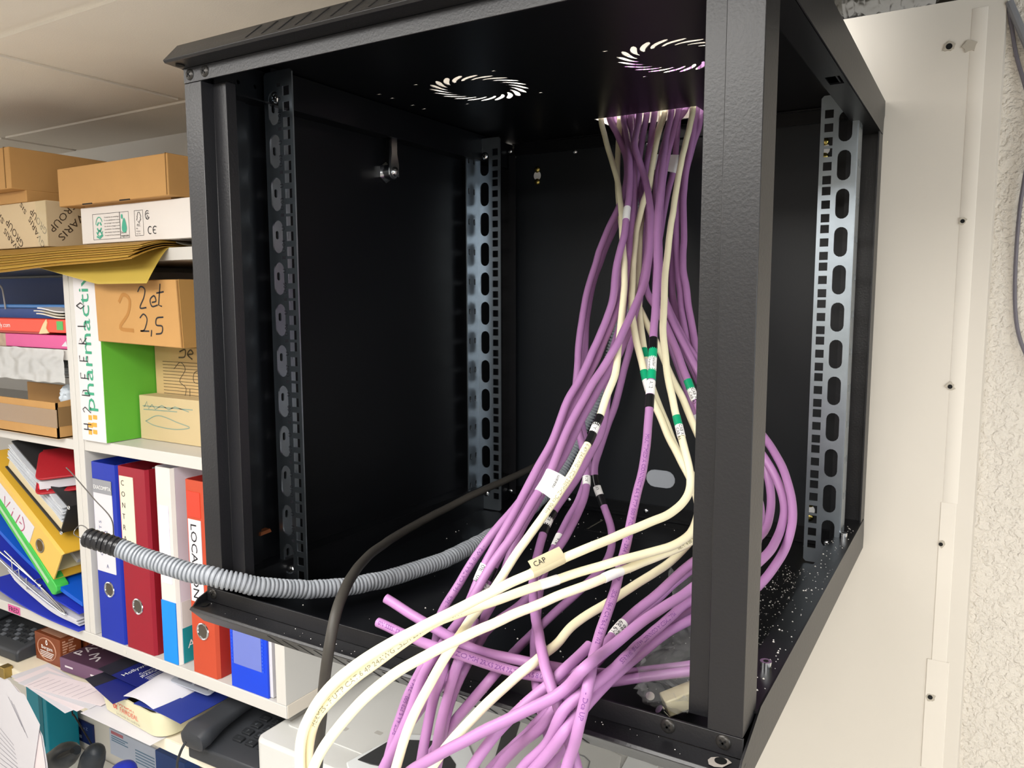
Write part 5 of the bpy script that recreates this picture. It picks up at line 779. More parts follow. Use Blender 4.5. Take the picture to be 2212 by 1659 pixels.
for k, ch in enumerate(([[(0, 0), (0, 20)], [(9, 0), (9, 20)], [(0, 10), (9, 10)]], [[(0, 16), (5, 20), (9, 14), (0, 0), (10, 0)]], [[(0, 0), (0, 20), (8, 16), (9, 6), (0, 0)]], [[(9, 20), (0, 20), (0, 0), (9, 0)], [(0, 10), (7, 10)]], [[(9, 20), (0, 20), (0, 0), (9, 0)], [(0, 10), (7, 10)]], [[(0, 0), (0, 20), (9, 15), (0, 10), (10, 0)]], [[(0, 20), (0, 0), (10, 0)]], [[(5, 20), (0, 10), (5, 0), (10, 10), (5, 20)]])):
    for ln in ch: st.append([(70 + 29 * k + p[0], p[1]) for p in ln])
hs.strokes([[(x, y * 1.15) for x, y in ln] for ln in st], (-874, 239.3, 0), ZP, -XP, 1.8, 0.3)
hs.build('handwriting', INK, t)
t = thing('cardboard_box', (-730, 330, 213), 'brown cardboard box marked 2 et 2,5 wedged under the bookcase top', 'box')
q = MB().prism([(-834.6, 319), (-628, 318), (-622, 216), (-832, 221)], 'y', 234, 470); q.build('carton', CARD, t, 1.5)
MB().prism([(-627.2, 318.4), (-626.2, 318.4), (-620.8, 216), (-621.8, 216)], 'y', 238, 470).build('torn_side', mat('card_shadow_side', 'b48a50', 0.75), t)  # side sheet in a darker card copy, shading painted into the colour
tx = TX(); tx.strokes([curve2([(-720, 300), (-712, 308), (-702, 304), (-705, 292), (-716, 276), (-700, 276)]), curve2([(-686, 284), (-676, 286), (-680, 294), (-690, 288), (-686, 278), (-672, 280)]), [(-664, 312), (-670, 280), (-662, 278)], [(-674, 298), (-656, 300)], curve2([(-718, 260), (-708, 266), (-700, 258), (-708, 242), (-718, 240), (-696, 240)]), [(-690, 242), (-692, 232)], curve2([(-660, 262), (-676, 260), (-678, 250), (-664, 248), (-666, 238), (-680, 236)])], (0, 233.8, 0), XP, ZP, 2.4, 0.25)
tx.build('handwriting', INK, t)
tx = TX(); tx.strokes([curve2([(-770, 284), (-758, 296), (-742, 288), (-748, 266), (-770, 244), (-735, 240)])], (0, 233.8, 0), XP, ZP, 6, 0.2); tx.build('faded_digit', mat('faint_brown_ink', 'a8763c', 0.7), t)
t = thing('cardboard_box', (-740, 430, 50), 'tan cardboard box marked 3 et 3,5 behind the pale scribbled box', 'box')
MB().box(-834, -600, 335, 560, 50.4, 208).build('carton', CARDL, t, 1.5)
tx = TX(); y = 334.7
tx.strokes([curve2([(-765, 200), (-750, 204), (-752, 192), (-768, 190)]), curve2([(-744, 196), (-730, 198), (-736, 204), (-744, 196), (-732, 188)]), curve2([(-690, 204), (-702, 202), (-700, 194), (-690, 192), (-700, 184)])], (0, y, 0), XP, ZP, 2.6, 0.2)
tx.strokes([curve2([(-782, 170), (-764, 182), (-752, 170), (-768, 150), (-752, 138), (-762, 118), (-784, 122)]), [(-742, 138), (-744, 104)], curve2([(-706, 172), (-728, 166), (-730, 150), (-708, 146), (-706, 122), (-728, 116)])], (0, y, 0), XP, ZP, 1.4, 0.2)
for k in range(14): tx.strokes([[(-812, 182 - 5.5 * k), (-640 - 30 * (k % 3), 182 - 5.5 * k)]], (0, y, 0), XP, ZP, 0.9, 0.15)
tx.build('handwriting', mat('faded_ink', '5d5140', 0.7), t)
t = thing('cardboard_box', (-750, 400, 50), 'pale cardboard box with crossed-out scribbles low on the shelf beside the green file side', 'box')
MB().box(-832, -640, 300, 333, 50.4, 126).build('carton', mat('pale_card', 'c4b088', 0.75, var=0.05), t, 1.2)
tx = TX(); tx.strokes([[(-818, 106), (-810, 116), (-806, 104), (-796, 112), (-788, 104), (-770, 112), (-752, 106), (-735, 112), (-700, 106)], [(-822, 108), (-690, 110)], [(-820, 102), (-730, 104)], curve2([(-816, 82), (-780, 94), (-730, 86), (-700, 80), (-740, 74), (-790, 76), (-816, 82)])], (0, 299.7, 0), XP, ZP, 1.6, 0.2)
tx.build('scribbles', mat('green_grey_ink', '86998a', 0.7), t)
# ---- lever arch files
def binder(x0, x1, z1, spine, side, label, group='lever arch files on the lower shelf', y0=247, hole_z=None, depth=285, z0=-300, tilt=0):
    t = thing('lever_arch_file', ((x0 + x1) / 2, y0 + depth / 2, z0), label, 'binder', group)
    s = MB(); th = 2.4; s.box(x0 + 3, x1 - 3, y0, y0 + th, z0, z1)
    s.prism([(x0, y0 + 6), (x0 + 3, y0), (x0 + 3, y0 + th), (x0 + th, y0 + 7)], 'z', z0, z1); s.prism([(x1, y0 + 6), (x1 - 3, y0), (x1 - 3, y0 + th), (x1 - th, y0 + 7)], 'z', z0, z1)
    s.build('spine', spine, t)
    MB().box(x0, x0 + th, y0 + 6.5, y0 + depth, z0, z1).build('cover', side, t); MB().box(x1 - th, x1, y0 + 6.5, y0 + depth, z0, z1).build('cover', side, t)
    MB().box(x0 + 6, x1 - 22, y0 + 60, y0 + depth - 12, z0 + 8, z1 - 14).build('paper_block', PAPER, t)
    if hole_z is not None:
        cx = (x0 + x1) / 2 - 1
        MB().tube([(cx + 12.5 * math.cos(a), y0 - 0.6, hole_z + 12.5 * math.sin(a)) for a in [k * math.pi / 12 for k in range(24)]] + [(cx + 12.5, y0 - 0.6, hole_z)], 1.7, 8).build('finger_ring', CHROME, t)
        MB().cyl((cx, y0 - 0.2, hole_z), (cx, y0 - 0.5, hole_z), 11.5, n=24).build('finger_hole', mat('hole_dark', '4a443c', 0.8), t)
    return t
BLUE = mat('royal_blue_card', '0f2a9e', 0.45); BLUED = mat('royal_blue_cover', '182f96', 0.45)
t = binder(-898, -826, 13, BLUE, BLUED, 'royal blue lever arch file with a grey-headed white spine label', hole_z=-208)
MB().box(-893, -840, 246.0, 246.9, -178, -18).build('spine_label', PAPER, t); MB().box(-893, -840, 245.8, 246.8, -40, -16).build('label_heading', mat('grey_heading', '8f9096', 0.6), t)
tx = TX(); tx.t('EXACOMPTA', (-891, 245.7, -33), XP, ZP, 9.5, 0.25, width=49); tx.build('heading_text', LABELW, t)
tx = TX(); tx.t('2 0 2', (-858, 245.9, -128), ZP, -XP, 12, 0.2); tx.t('C L I E N T S', (-874, 245.9, -150), ZP, -XP, 10, 0.2, width=62); tx.t('A', (-866, 245.9, -170), XP, ZP, 10, 0.2); tx.build('handwriting', mat('blue_ink', '5b6288', 0.6), t)
RED = mat('crimson_card', '8e1428', 0.45); REDD = mat('crimson_cover', '84131f', 0.45)
t = binder(-822, -745, 14, RED, REDD, 'crimson lever arch file labelled CONTRAT with rings down its side', hole_z=-222)
MB().box(-816, -779, 246.0, 246.9, -148, -2).build('spine_label', mat('beige_label', 'ddd3bf', 0.7), t)
tx = TX()
for k, ch in enumerate('CONTRAT'): tx.t(ch, (-812, 245.9, -18 - 19 * k), XP, ZP, 13, 0.2)
tx.t('2u', (-796, 245.9, -118), XP, ZP, 11, 0.2); tx.t('2c', (-794, 245.9, -138), XP, ZP, 11, 0.2); tx.build('handwriting', INK, t)
for z in (-122, -215):
    MB().tube([(-744.6, 296 + 10 * math.cos(a), z + 5.5 * math.sin(a)) for a in [k * math.pi / 10 for k in range(21)]], 1.6, 6).build('side_ring', CHROME, t)
    MB().prism(slot(296, z, 16, 7), 'x', -745.2, -744.3).build('side_hole', BLKD, t)
WB = mat('white_binder_card', 'd2cec9', 0.45); SKY = mat('sky_blue_card', '1384e8', 0.45)
t = binder(-722, -680, 24, WB, mat('lilac_white', 'd5ccd6', 0.5), 'white ring binder with a sky blue lower half and Aid lettering', hole_z=None)
MB().box(-719, -683, 245.4, 246.9, -299, -196).build('blue_band', SKY, t); MB().box(-679.9, -679.2, 254, 500, -299, -240).build('side_band', mat('teal_card', '1d8a92', 0.5), t)
MB().box(-679.9, -679.3, 254, 500, -240, -196).build('side_band', WB, t)
MB().box(-715, -690, 245.8, 246.9, -166, -38).build('spine_label', mat('label_lilac', 'e2dff0', 0.6), t)
tx = TX(); tx.t('Aid', (-679.0, 262, -276), YP, ZP, 19, 0.2); tx.build('lettering', LABELW, t)
OR = mat('orange_red_card', 'b8462c', 0.45); ORD = mat('orange_red_shaded_cover', 'a82c26', 0.45)  # covers are a darker copy of the spine card, side shade included
t = binder(-648, -588, 12, OR, ORD, 'orange lever arch file with LOCATION written down a white label', hole_z=-228)
MB().box(-642, -612, 246.0, 246.9, -182, -50).build('spine_label', PAPER, t); MB().box(-643, -612, 246.2, 247, -46, -6).build('label_pocket', mat('red_pocket', 'd8402e', 0.4), t)
tx = TX(); tx.t('LOCATION', (-636, 245.9, -56), -ZP, XP, 20, 0.2, width=120); tx.build('handwriting', INK, t)
t = thing('presentation_folder', (-512, 350, -300), 'bright blue folder with a clear front pocket at the end of the bookcase', 'folder', 'lever arch files on the lower shelf')
MB().box(-556, -476, 247, 250, -300, -30).build('cover', mat('bright_blue_plastic', '1440cc', 0.35), t); MB().box(-556, -476, 272, 275, -300, -30).build('cover', mat('bright_blue_plastic', '1440cc', 0.35), t)
MB().box(-554, -470, 251, 271, -299, -34).build('pages', PAPER, t); MB().box(-549, -488, 246.3, 246.9, -262, -40).build('front_pocket', mat('blue_clear_pocket', '6b78c0', 0.25), t)
st = MB(); st2 = MB()
for k in range(40): st.box(-487, -483.5, 246.2, 246.9, -262 + k * 5.4, -259 + k * 5.4); st2.box(-553, -550.5, 246.2, 246.9, -262 + k * 5.4, -259 + k * 5.4)
st.build('stitched_edge', mat('stitch_blue', '2a55e0', 0.3), t); st2.build('stitched_edge', mat('stitch_blue', '2a55e0', 0.3), t)
# ---- left bay, top to bottom
t = thing('document_crate', (-1180, 430, 202), 'dark blue plastic crate behind the red box on the shelf beneath the envelopes', 'crate')
CR = mat('shaded_blue_plastic', '17468e', 0.45)  # blue body coloured dark to stand in for the shade inside the crate
c = MB(); c.box(-1960, -950, 292, 296, 203, 272); c.box(-1960, -950, 560, 564, 203, 340); c.box(-954, -950, 296, 560, 203, 300); c.box(-1960, -950, 296, 560, 202.4, 206)
c.build('body', CR, t); MB().box(-1962, -949, 286, 297, 272, 279).build('rim', mat('light_blue_rim', '3f78b8', 0.4), t, 2)
q = [Vector(atY(px, py, 284)) for px, py in ((-6, 612), (4, 622), (8, 640), (12, 668))]
MB().tube(curve2([tuple(v) for v in q], 6), 1.6, 8).build('wire_handle', mat('grey_wire', '9b9a98', 0.4), t)
t = thing('magazine_box', (-1060, 280, 230), 'flat orange-red box with a torn corner and green sticker in the bookcase', 'box')
MB().box(-1300, -944, 246, 284, 231, 254).build('body', mat('orange_red_box', 'e2482f', 0.45), t, 1); MB().box(-1300, -1008, 248, 284, 227.5, 231).build('base', mat('dark_red_box', 'a93a34', 0.5), t)
MB().prism([(-1028, 228), (-1012, 246), (-1002, 254), (-1000, 248), (-1004, 238), (-996, 230)], 'y', 244.6, 246.2).build('torn_patch', mat('torn_board', 'd9c79c', 0.8), t)
MB().box(-971, -952, 245.2, 246.1, 236, 251).build('green_sticker', mat('green_sticker', '4fa858', 0.5), t)
tx = TX(); tx.t('securly.com', (-1190, 245.8, 238), XP, ZP, 12, 0.25, width=66); tx.build('lettering', LABELW, t)
t = thing('folder_box', (-1050, 280, 203), 'bright pink folder lying under the orange-red box', 'folder')
MB().box(-1146, -944, 247, 290, 203.2, 226.5).build('body', mat('hot_pink_card', 'd0528e', 0.5), t, 1)
MB().prism([(-962, 208), (-948, 217), (-945, 208)], 'y', 246.3, 247).build('white_corner', PAPER, t)
for k, (z, x0, c_) in enumerate(((258.6, -1034, 'd8cfc0'), (263.4, -1042, 'c9c2b2'), (268.4, -1030, 'dcd8d8'))):
    solo(sheet(x0, -948, 246, 284, None, 16, 5, 2.0, zf=lambda x, y, z=z: z + 0.06 * (-948 - x) + 1.4 * math.sin(x * 0.06)), 'magazine', mat('mag_%d' % k, c_, 0.5), 'curled %s magazine on the orange-red box in the bookcase' % ('bottom', 'middle', 'topmost')[k], 'magazine', 'curled magazines on the orange-red box')
solo(MB().box(-1300, -1150, 250, 289, 202.6, 226), 'paper_pile', mat('mixed_paper', 'b09a86', 0.7, var=0.3, vscale=90), 'brownish pile of papers beside the pink folder at the frame edge', 'papers')
# plastic over the shelf edge, bag and taped carton
BAGW = clear_mat('milky_polythene', 'cfcfce', 0.55, 0.2)
def fz(u, v): return 203.5 - 52 * max(0, 1 - v * 1.6) + 4 * noise.noise(Vector((u * 9, v * 5, 2)))
o = sheet(-1260, -948, 236, 246, lambda u, v: 202.6 - 58 * (1 - v) + 3 * noise.noise(Vector((u * 9, v * 4, 2))), 40, 14, 0.4, lambda u, v, x, y: (x, 241 + 3.2 * noise.noise(Vector((u * 12, v * 5, 7)))))
solo(o, 'plastic_sleeve', BAGW, 'crinkled clear plastic hanging over the shelf edge under the pink folder', 'plastic')
def bagmesh(cx, cy, cz, rx, ry, rz, seed, zmin):
    g = crumple(cx, cy, cz, rx, ry, rz, seed, 40, 24); g.v = [(x, y, max(z, zmin)) for x, y, z in [(v[0], v[1], v[2]) for v in g.v]]; return g
def crumple2(cx, cy, cz, rx, ry, rz, seed, nu=40, nv=24):
    vs = []
    for i in range(nv + 1):
        th = math.pi * i / nv
        for k in range(nu):
            ph = 2 * math.pi * k / nu; d = Vector((math.sin(th) * math.cos(ph), math.sin(th) * math.sin(ph), math.cos(th)))
            f = 1 + 0.2 * noise.noise(d * 2 + Vector((seed, 0, 0))) + 0.12 * noise.noise(d * 5 + Vector((0, seed, 0))) - 0.1 * abs(noise.noise(d * 10 + Vector((0, 0, seed))))
            vs.append((cx + d.x * rx * f, cy + d.y * ry * f, cz + d.z * rz * f))
    return MB().add(vs, [(i * nu + k, i * nu + (k + 1) % nu, (i + 1) * nu + (k + 1) % nu, (i + 1) * nu + k) for i in range(nv) for k in range(nu)])
solo(crumple2(-1135, 395, 156, 140, 120, 22, 8.1), 'plastic_bag', mat('grey_polythene', 'b3b7ba', 0.35, bump=0.5, bscale=40), 'grey plastic bag bulging above the taped carton in the bookcase', 'bag')
solo(crumple2(-992, 288, 116, 15, 34, 24, 2.6), 'plastic_bag', mat('pale_blue_polythene', 'c3ccd4', 0.35, bump=0.5, bscale=40), 'small pale bag with blue marks sticking out of the taped carton', 'bag')
t = thing('carton_tray', (-1060, 320, 46), 'open brown carton tray wrapped in shiny tape on the bookcase shelf', 'box')
q = MB(); q.box(-1260, -968, 234, 237, 47, 110); q.prism([(234, 47), (340, 47), (340, 122), (234, 110)], 'x', -971, -968); q.box(-1260, -968, 338, 341, 47, 122); q.box(-1260, -968, 234, 341, 46.4, 49)
q.build('carton', CARD, t); MB().box(-1261, -966.8, 233.2, 233.9, 66, 98).build('tape_band', clear_mat('brown_tape', '9a7a52', 0.6, 0.15), t)
MB().box(-967.9, -967.2, 236, 340, 68, 102).build('tape_band', clear_mat('brown_tape', '9a7a52', 0.6, 0.15), t)
# lower left compartment
def tilted(deg, px, pz): return Matrix.Translation((px, 0, pz)) @ Matrix.Rotation(R(deg), 4, 'Y')
Mt = tilted(32, -1028, -222)      # local x runs up the file's spine (negative), local z is its thickness
YEL = mat('yellow_card', 'dcb45a', 0.45); YELD = mat('yellow_cover', 'd8aa38', 0.45)
t = thing('lever_arch_file', (-1120, 380, -230), 'yellow lever arch file tipped over with a white handwritten spine label', 'binder')
s = MB(); s.box(-300, 0, 241, 243.4, 3, 63); s.prism([(246, 0), (241, 3), (243, 3), (247, 2.4)], 'x', -300, 0); s.prism([(246, 66), (241, 63), (243, 63), (247, 63.6)], 'x', -300, 0)
s.xf(Mt).build('spine', YEL, t)
MB().box(-300, 0, 246, 500, 0, 2.4).xf(Mt).build('cover', YELD, t); MB().box(-300, 0, 246, 500, 63.6, 66).xf(Mt).build('cover', YELD, t)
MB().box(-295, -6, 300, 490, 4, 26).xf(Mt).build('paper_block', PAPER, t); MB().box(-240, -4, 280, 470, 26, 34).xf(Mt).build('paper_block', mat('grey_sheet', 'b8b4ae', 0.6), t)
MB().box(-295, -92, 239.9, 240.8, 9, 52).xf(Mt).build('spine_label', PAPER, t)
MB().tube([Mt @ Vector((-62 + 12 * math.cos(a), 240.4, 32 + 12 * math.sin(a))) for a in [k * math.pi / 12 for k in range(25)]], 1.6, 8).build('finger_ring', mat('dull_ring', '8d867a', 0.4, metal=0.8), t)
MB().cyl(Mt @ Vector((-62, 240.8, 32)), Mt @ Vector((-62, 240.4, 32)), 11).build('finger_hole', mat('hole_brown', '5a4520', 0.8), t)
tx = TX(); tx.strokes([[(-198, 40), (-188, 16), (-178, 42)], [(-164, 16), (-162, 32)], [(-162, 38), (-161, 40)], curve2([(-140, 42), (-144, 14), (-124, 16), (-118, 30), (-132, 44)]), [(-136, 28), (-128, 29)]], (0, 239.6, 0), XP, ZP, 2.2, 0.2)
tx.xf(Mt).build('handwriting', mat('red_ink', 'b0446a', 0.6), t)
Mk = tilted(30, -1010, -133)
t = thing('magazine_file', (-1090, 380, -130), 'black lever arch file full of clear pockets lying on the yellow one', 'binder')
BK = mat('black_card', '2a2a2b', 0.5)
s = MB(); s.box(-205, 0, 250, 500, 0, 2.4); s.box(-205, 0, 250, 500, 60, 62.4); s.box(-2.4, 0, 250, 500, 2, 60); s.box(-205, 0, 490, 500, 2, 60); s.xf(Mk).build('body', BK, t)
MB().box(-203, -3, 254, 486, 3, 22).xf(Mk).build('card_stack', mat('beige_board', 'cdbf9e', 0.7), t)
CLP = mat('pocket_film', 'c9ccd2', 0.18, var=0.1, vscale=60)
for k in range(6):
    g = sheet(-205, -4 - 3 * (k % 3), 249 - k * 0.6, 480, lambda u, v, k=k: 25 + k * 5.6 + 1.6 * math.sin(u * 10 + k * 1.7) * (1 - v) + 1.6 * noise.noise(Vector((u * 6, v * 5, k))), 20, 8, 1.2); g.xf(Mk).build('clear_pocket', CLP, t)
for z in (2, 61): MB().tube([Mk @ Vector((1.0 + 3 * math.cos(a), 250, z + 3 * math.sin(a))) for a in [k * 0.6 for k in range(12)]], 1.0, 6).build('corner_rivet', CHROME, t)
solo(MB().box(-330, 0, 506, 590, 0, 120).xf(tilted(12, -956, -170)), 'box_file', mat('black_board', '1f1d1c', 0.6), 'black box file in the shadow behind the red organiser', 'box file')
t = thing('organiser', (-1000, 300, -60), 'red leather organiser with tabbed pages lying on the black file', 'organiser')
RL = mat('red_leather', 'a8222c', 0.35, bump=0.2, bscale=200)
Mo = Matrix.Translation((-1128, 282, -26)) @ Matrix.Rotation(R(14), 4, 'Y') @ Matrix.Rotation(R(12), 4, 'X') @ Matrix.Rotation(R(-32), 4, 'Z')
def rr_(x0, x1, y0, y1, r):
    out = []
    for cx, cy, a0 in ((x1 - r, y1 - r, 0), (x0 + r, y1 - r, 90), (x0 + r, y0 + r, 180), (x1 - r, y0 + r, 270)):
        for k in range(5): a = R(a0 + 22.5 * k); out.append((cx + r * math.cos(a), cy + r * math.sin(a)))
    return out
MB().prism(rr_(0, 108, 0, 118, 14), 'z', -3, 0.5).xf(Mo).build('cover', RL, t, 0.8); MB().prism(rr_(0, 108, 4, 118, 14), 'z', 27, 30.5).xf(Mo).build('cover', RL, t, 0.8)
MB().tube([Mo @ Vector((0, y_, 13.8)) for y_ in (10, 50, 80, 112)], 16.5, 20).build('spine', RL, t)
MB().box(16, 100, 8, 112, 4, 20).xf(Mo).build('pages', PAPER, t)
MB().box(70, 84, 5.5, 9, 5, 9).xf(Mo).build('page_tab', TAPEG, t); MB().box(85, 98, 5.5, 9, 5, 9).xf(Mo).build('page_tab', mat('red_tab', 'd22c3a', 0.5), t)
MB().tube([Mo @ Vector((14, 6, 14 + 8 * math.sin(a))) + Vector((6 * math.cos(a), 0, 0)) for a in [k * 0.52 for k in range(13)]], 1.2, 6).build('ring', CHROME, t)
Mg = tilted(38, -1030, -248)
t = thing('display_folder', (-1130, 360, -250), 'green plastic folder slanting under the yellow file', 'folder')
GRN = mat('green_plastic', '3fae4a', 0.3)
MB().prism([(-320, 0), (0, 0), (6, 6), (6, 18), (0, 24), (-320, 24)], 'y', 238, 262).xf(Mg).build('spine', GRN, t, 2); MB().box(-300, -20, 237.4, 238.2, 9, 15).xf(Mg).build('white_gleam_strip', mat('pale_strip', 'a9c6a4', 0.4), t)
MB().box(-320, 2, 262, 480, 2, 8).xf(Mg).build('cover', mat('green_cover', '2c9a62', 0.35), t)
MB().box(-200, -30, 245, 400, 24.4, 27).xf(Mg).build('cream_sheet', mat('cream_sheet', 'e2d6a8', 0.6), t)
# wire tray of folders
t = thing('wire_tray', (-1080, 330, -262), 'silver wire letter tray tipped among the blue folders', 'tray')
def wp(*pts): return [Vector(atY(px, py, Y)) for px, py, Y in pts]
for i, ps in enumerate((((-20, 1190, 236), (60, 1265, 236), (135, 1325, 236)), ((-20, 1175, 237), (80, 1260, 237), (140, 1322, 237)), ((10, 1190, 237), (85, 1265, 237), (92, 1275, 237), (138, 1326, 237)), ((76, 1254, 238), (110, 1243, 290), (139, 1235, 350)), ((84, 1267, 238), (120, 1256, 290), (156, 1244, 350)), ((90, 1274, 238), (118, 1266, 290), (148, 1254, 340)), ((137, 1323, 238), (150, 1318, 262), (168, 1310, 300)), ((140, 1327, 238), (152, 1324, 262), (168, 1318, 300)))):
    MB().tube(curve2([tuple(v) for v in wp(*ps)], 5), 1.3, 8).build('wire', CHROME, t)
for a, b in (((24, 1202, 237), (28, 1240, 236)), ((40, 1228, 237), (43, 1256, 236)), ((57, 1248, 237), (58, 1272, 236)), ((28, 1237, 236), (40, 1230, 238)), ((58, 1272, 236), (76, 1264, 238)), ((122, 1240, 300), (112, 1276, 290)), ((43, 1256, 236), (57, 1250, 238))): MB().tube(wp(a, b), 1.0, 6).build('wire', CHROME, t)
MB().tube(wp((84, 1263, 237), (90, 1266, 237)), 2.4, 8).build('weld', CHROME, t); MB().tube(wp((136, 1324, 237), (142, 1328, 237)), 2.4, 8).build('weld', CHROME, t)
BF = mat('cobalt_card', '0b55c4', 0.4); BF2 = mat('ultramarine_card', '2434b0', 0.42)
def fold(name, x0, x1, z0, z1, y0, y1, th, m, label, sag=0.0):
    o = sheet(x0, x1, y0, y1, lambda u, v: z0 + (z1 - z0) * u - sag * math.sin(math.pi * u) , 24, 8, th)
    return solo(o, name, m, label, 'folder', 'folders and papers in the lowest bookcase bay')
fold('card_folder', -1260, -948, -136, -248, 246, 480, 8, BF, 'cobalt blue card folder slanting beneath the wire tray', 14)
fold('card_folder', -1300, -950, -176, -266, 240, 480, 3, BF2, 'ultramarine card folder, upper cover of the bulging paper file', 12)
for k in range(5):
    o = sheet(-1185 + 3 * k, -958 - 4 * (k % 2), 240 + k, 460, None, 26, 6, 2.0, zf=lambda x, y, k=k: -229 - 2.9 * k - 52 * (x + 1185) / 227 - 12 * math.sin(math.pi * min(1, max(0, (x + 1185) / 227))) + 0.8 * math.sin(x * 0.05))
    solo(o, 'paper_wad', mat('grey_paper', 'c9c8cf', 0.6, var=0.08, vscale=60), 'wad of greyish papers in the bulging blue file, %s' % ('uppermost', 'second', 'third', 'fourth', 'lowest')[k], 'papers', 'paper wads in the blue file')
fold('card_folder', -1260, -948, -264, -297, 236, 480, 2.4, BF2, 'ultramarine card folder, lower cover lying on the bookcase bottom', 10)
t = solo(MB().box(-1202, -1160, 243.8, 244.6, -317.5, -303), 'name_sticker', mat('pink_label', 'd85a9a', 0.5), 'pink hand-lettered sticker on the front edge of the bottom shelf', 'sticker')
tx = TX(); tx.t('FRED', (-1199, 243.7, -315), XP, ZP, 13.5, 0.2, width=36); tx.build('lettering', INK, t)

# ================================================================== phone shelf, desk and printer
ph = thing('wall_shelf', (-1100, 415, -440), 'cream laminate shelf with phones and papers under the bookcase', 'shelf')
CRM = mat('cream_laminate', 'e6dcc6', 0.45, var=0.03)
MB().box(-1900, -520, 228, 606, -440, -420).build('board', CRM, ph, 1.0)
MB().box(-1900, -520, 226.6, 228, -440, -420).build('edge_band', mat('ivory_edging', 'e9e2cf', 0.45), ph)
for x in (-1880, -1215, -545): MB().prism([(602, -440), (602, -620), (590, -620), (330, -446), (330, -440)], 'x', x - 4, x + 4).build('bracket', WHITE, ph)
dk = thing('desk', (-900, 300, -1640), 'white desk top far below the phone shelf', 'desk')
MB().box(-2300, -490, 60, 611, -955, -930).build('desk_top', mat('desk_white', 'dcd9d2', 0.4, var=0.02), dk, 2)
for x, y in ((-2260, 100), (-540, 100), (-2260, 560), (-540, 560)): MB().box(x - 20, x + 20, y - 20, y + 20, -1649.8, -955).build('leg', mat('desk_leg', '8f8f8f', 0.4, metal=0.5), dk)
# ---- printer
PR = mat('printer_grey', 'c9c9c6', 0.5, var=0.02); PRW = mat('printer_white', 'd9dcdd', 0.45, var=0.02); PRD = mat('printer_dark', '2e2f31', 0.35)
pt = thing('printer', (-190, 405, -1650), 'large pale grey office printer under the black cabinet', 'printer')
def rb(x0, x1, y0, y1, r): return rr_(x0, x1, y0, y1, r)
MB().prism(rb(-466, 90, 207, 604, 16), 'z', -1649.8, -420).build('body', PRW, pt, 3)
MB().prism(rb(-464, 90, 207, 604, 16), 'z', -419, -336).build('scanner_housing', PR, pt, 5)
MB().prism(rb(-446, 60, 252, 600, 8), 'z', -336, -333.5).build('scanner_lid', PR, pt, 1)
MB().prism([(-450, 590), (-446, 590), (-446, 262), (-450, 262)], 'z', -336, -334.6).build('lid_edge_shade', mat('printer_shadow', 'b5b3ae', 0.6), pt)  # darker strip along the lid edge, its shadow put into the colour
# tilted control panel with a dark screen
def onp(px, py, z): 
    q = [(px - 1106) / F_PX, -(py - 829.5) / F_PX]; d = _r * q[0] + _u * q[1] + _f; k = (z - CAM[2]) / d.z
    return Vector((CAM[0] + d.x * k, CAM[1] + d.y * k, z))
def poly(name, pts, z, th, m, par, bevel=0.0): return MB().prism([tuple(onp(px, py, z)[:2]) for px, py in pts], 'z', z - th, z).build(name, m, par, bevel)
poly('control_panel', [(748, 1646), (862, 1585), (960, 1588), (1010, 1600), (1060, 1720), (800, 1720), (752, 1660)], -329, 4.5, PRW, pt, 1.5)
poly('screen', [(772, 1640), (846, 1596), (950, 1600), (985, 1650), (975, 1720), (850, 1660), (800, 1650)], -328, 3, PRD, pt, 0.8)
poly('output_slot', [(1068, 1640), (1110, 1500), (1140, 1496), (1130, 1540), (1096, 1650)], -332.8, 1, PRD, pt)
for k, (px, py) in enumerate(((744, 1574), (818, 1583), (806, 1622), (1100, 1610))):
    a = onp(px, py, -333.3); MB().prism(rr_(a.x - 6, a.x + 6, a.y - 4, a.y + 4, 1.5), 'z', -333.5, -333.2).build('embossed_mark', mat('emboss', 'b2afaa', 0.6), pt)
# adf block at the cabinet side with a rounded recess
poly('feeder_cover', [(1195, 1590), (1250, 1585), (1342, 1632), (1330, 1720), (1180, 1720)], -331, 2.5, PR, pt, 1)
q = [onp(px, py, -330.8) for px, py in ((1212, 1618), (1262, 1634), (1274, 1645), (1270, 1662), (1240, 1700), (1180, 1690))]
MB().tube([tuple(v) for v in q], 0.9, 6).build('recess_line', mat('printer_line', '77787a', 0.6), pt)
poly('feeder_cover', [(1357, 1630), (1420, 1655), (1480, 1720), (1330, 1720), (1336, 1670)], -331, 2.5, PRW, pt, 1)
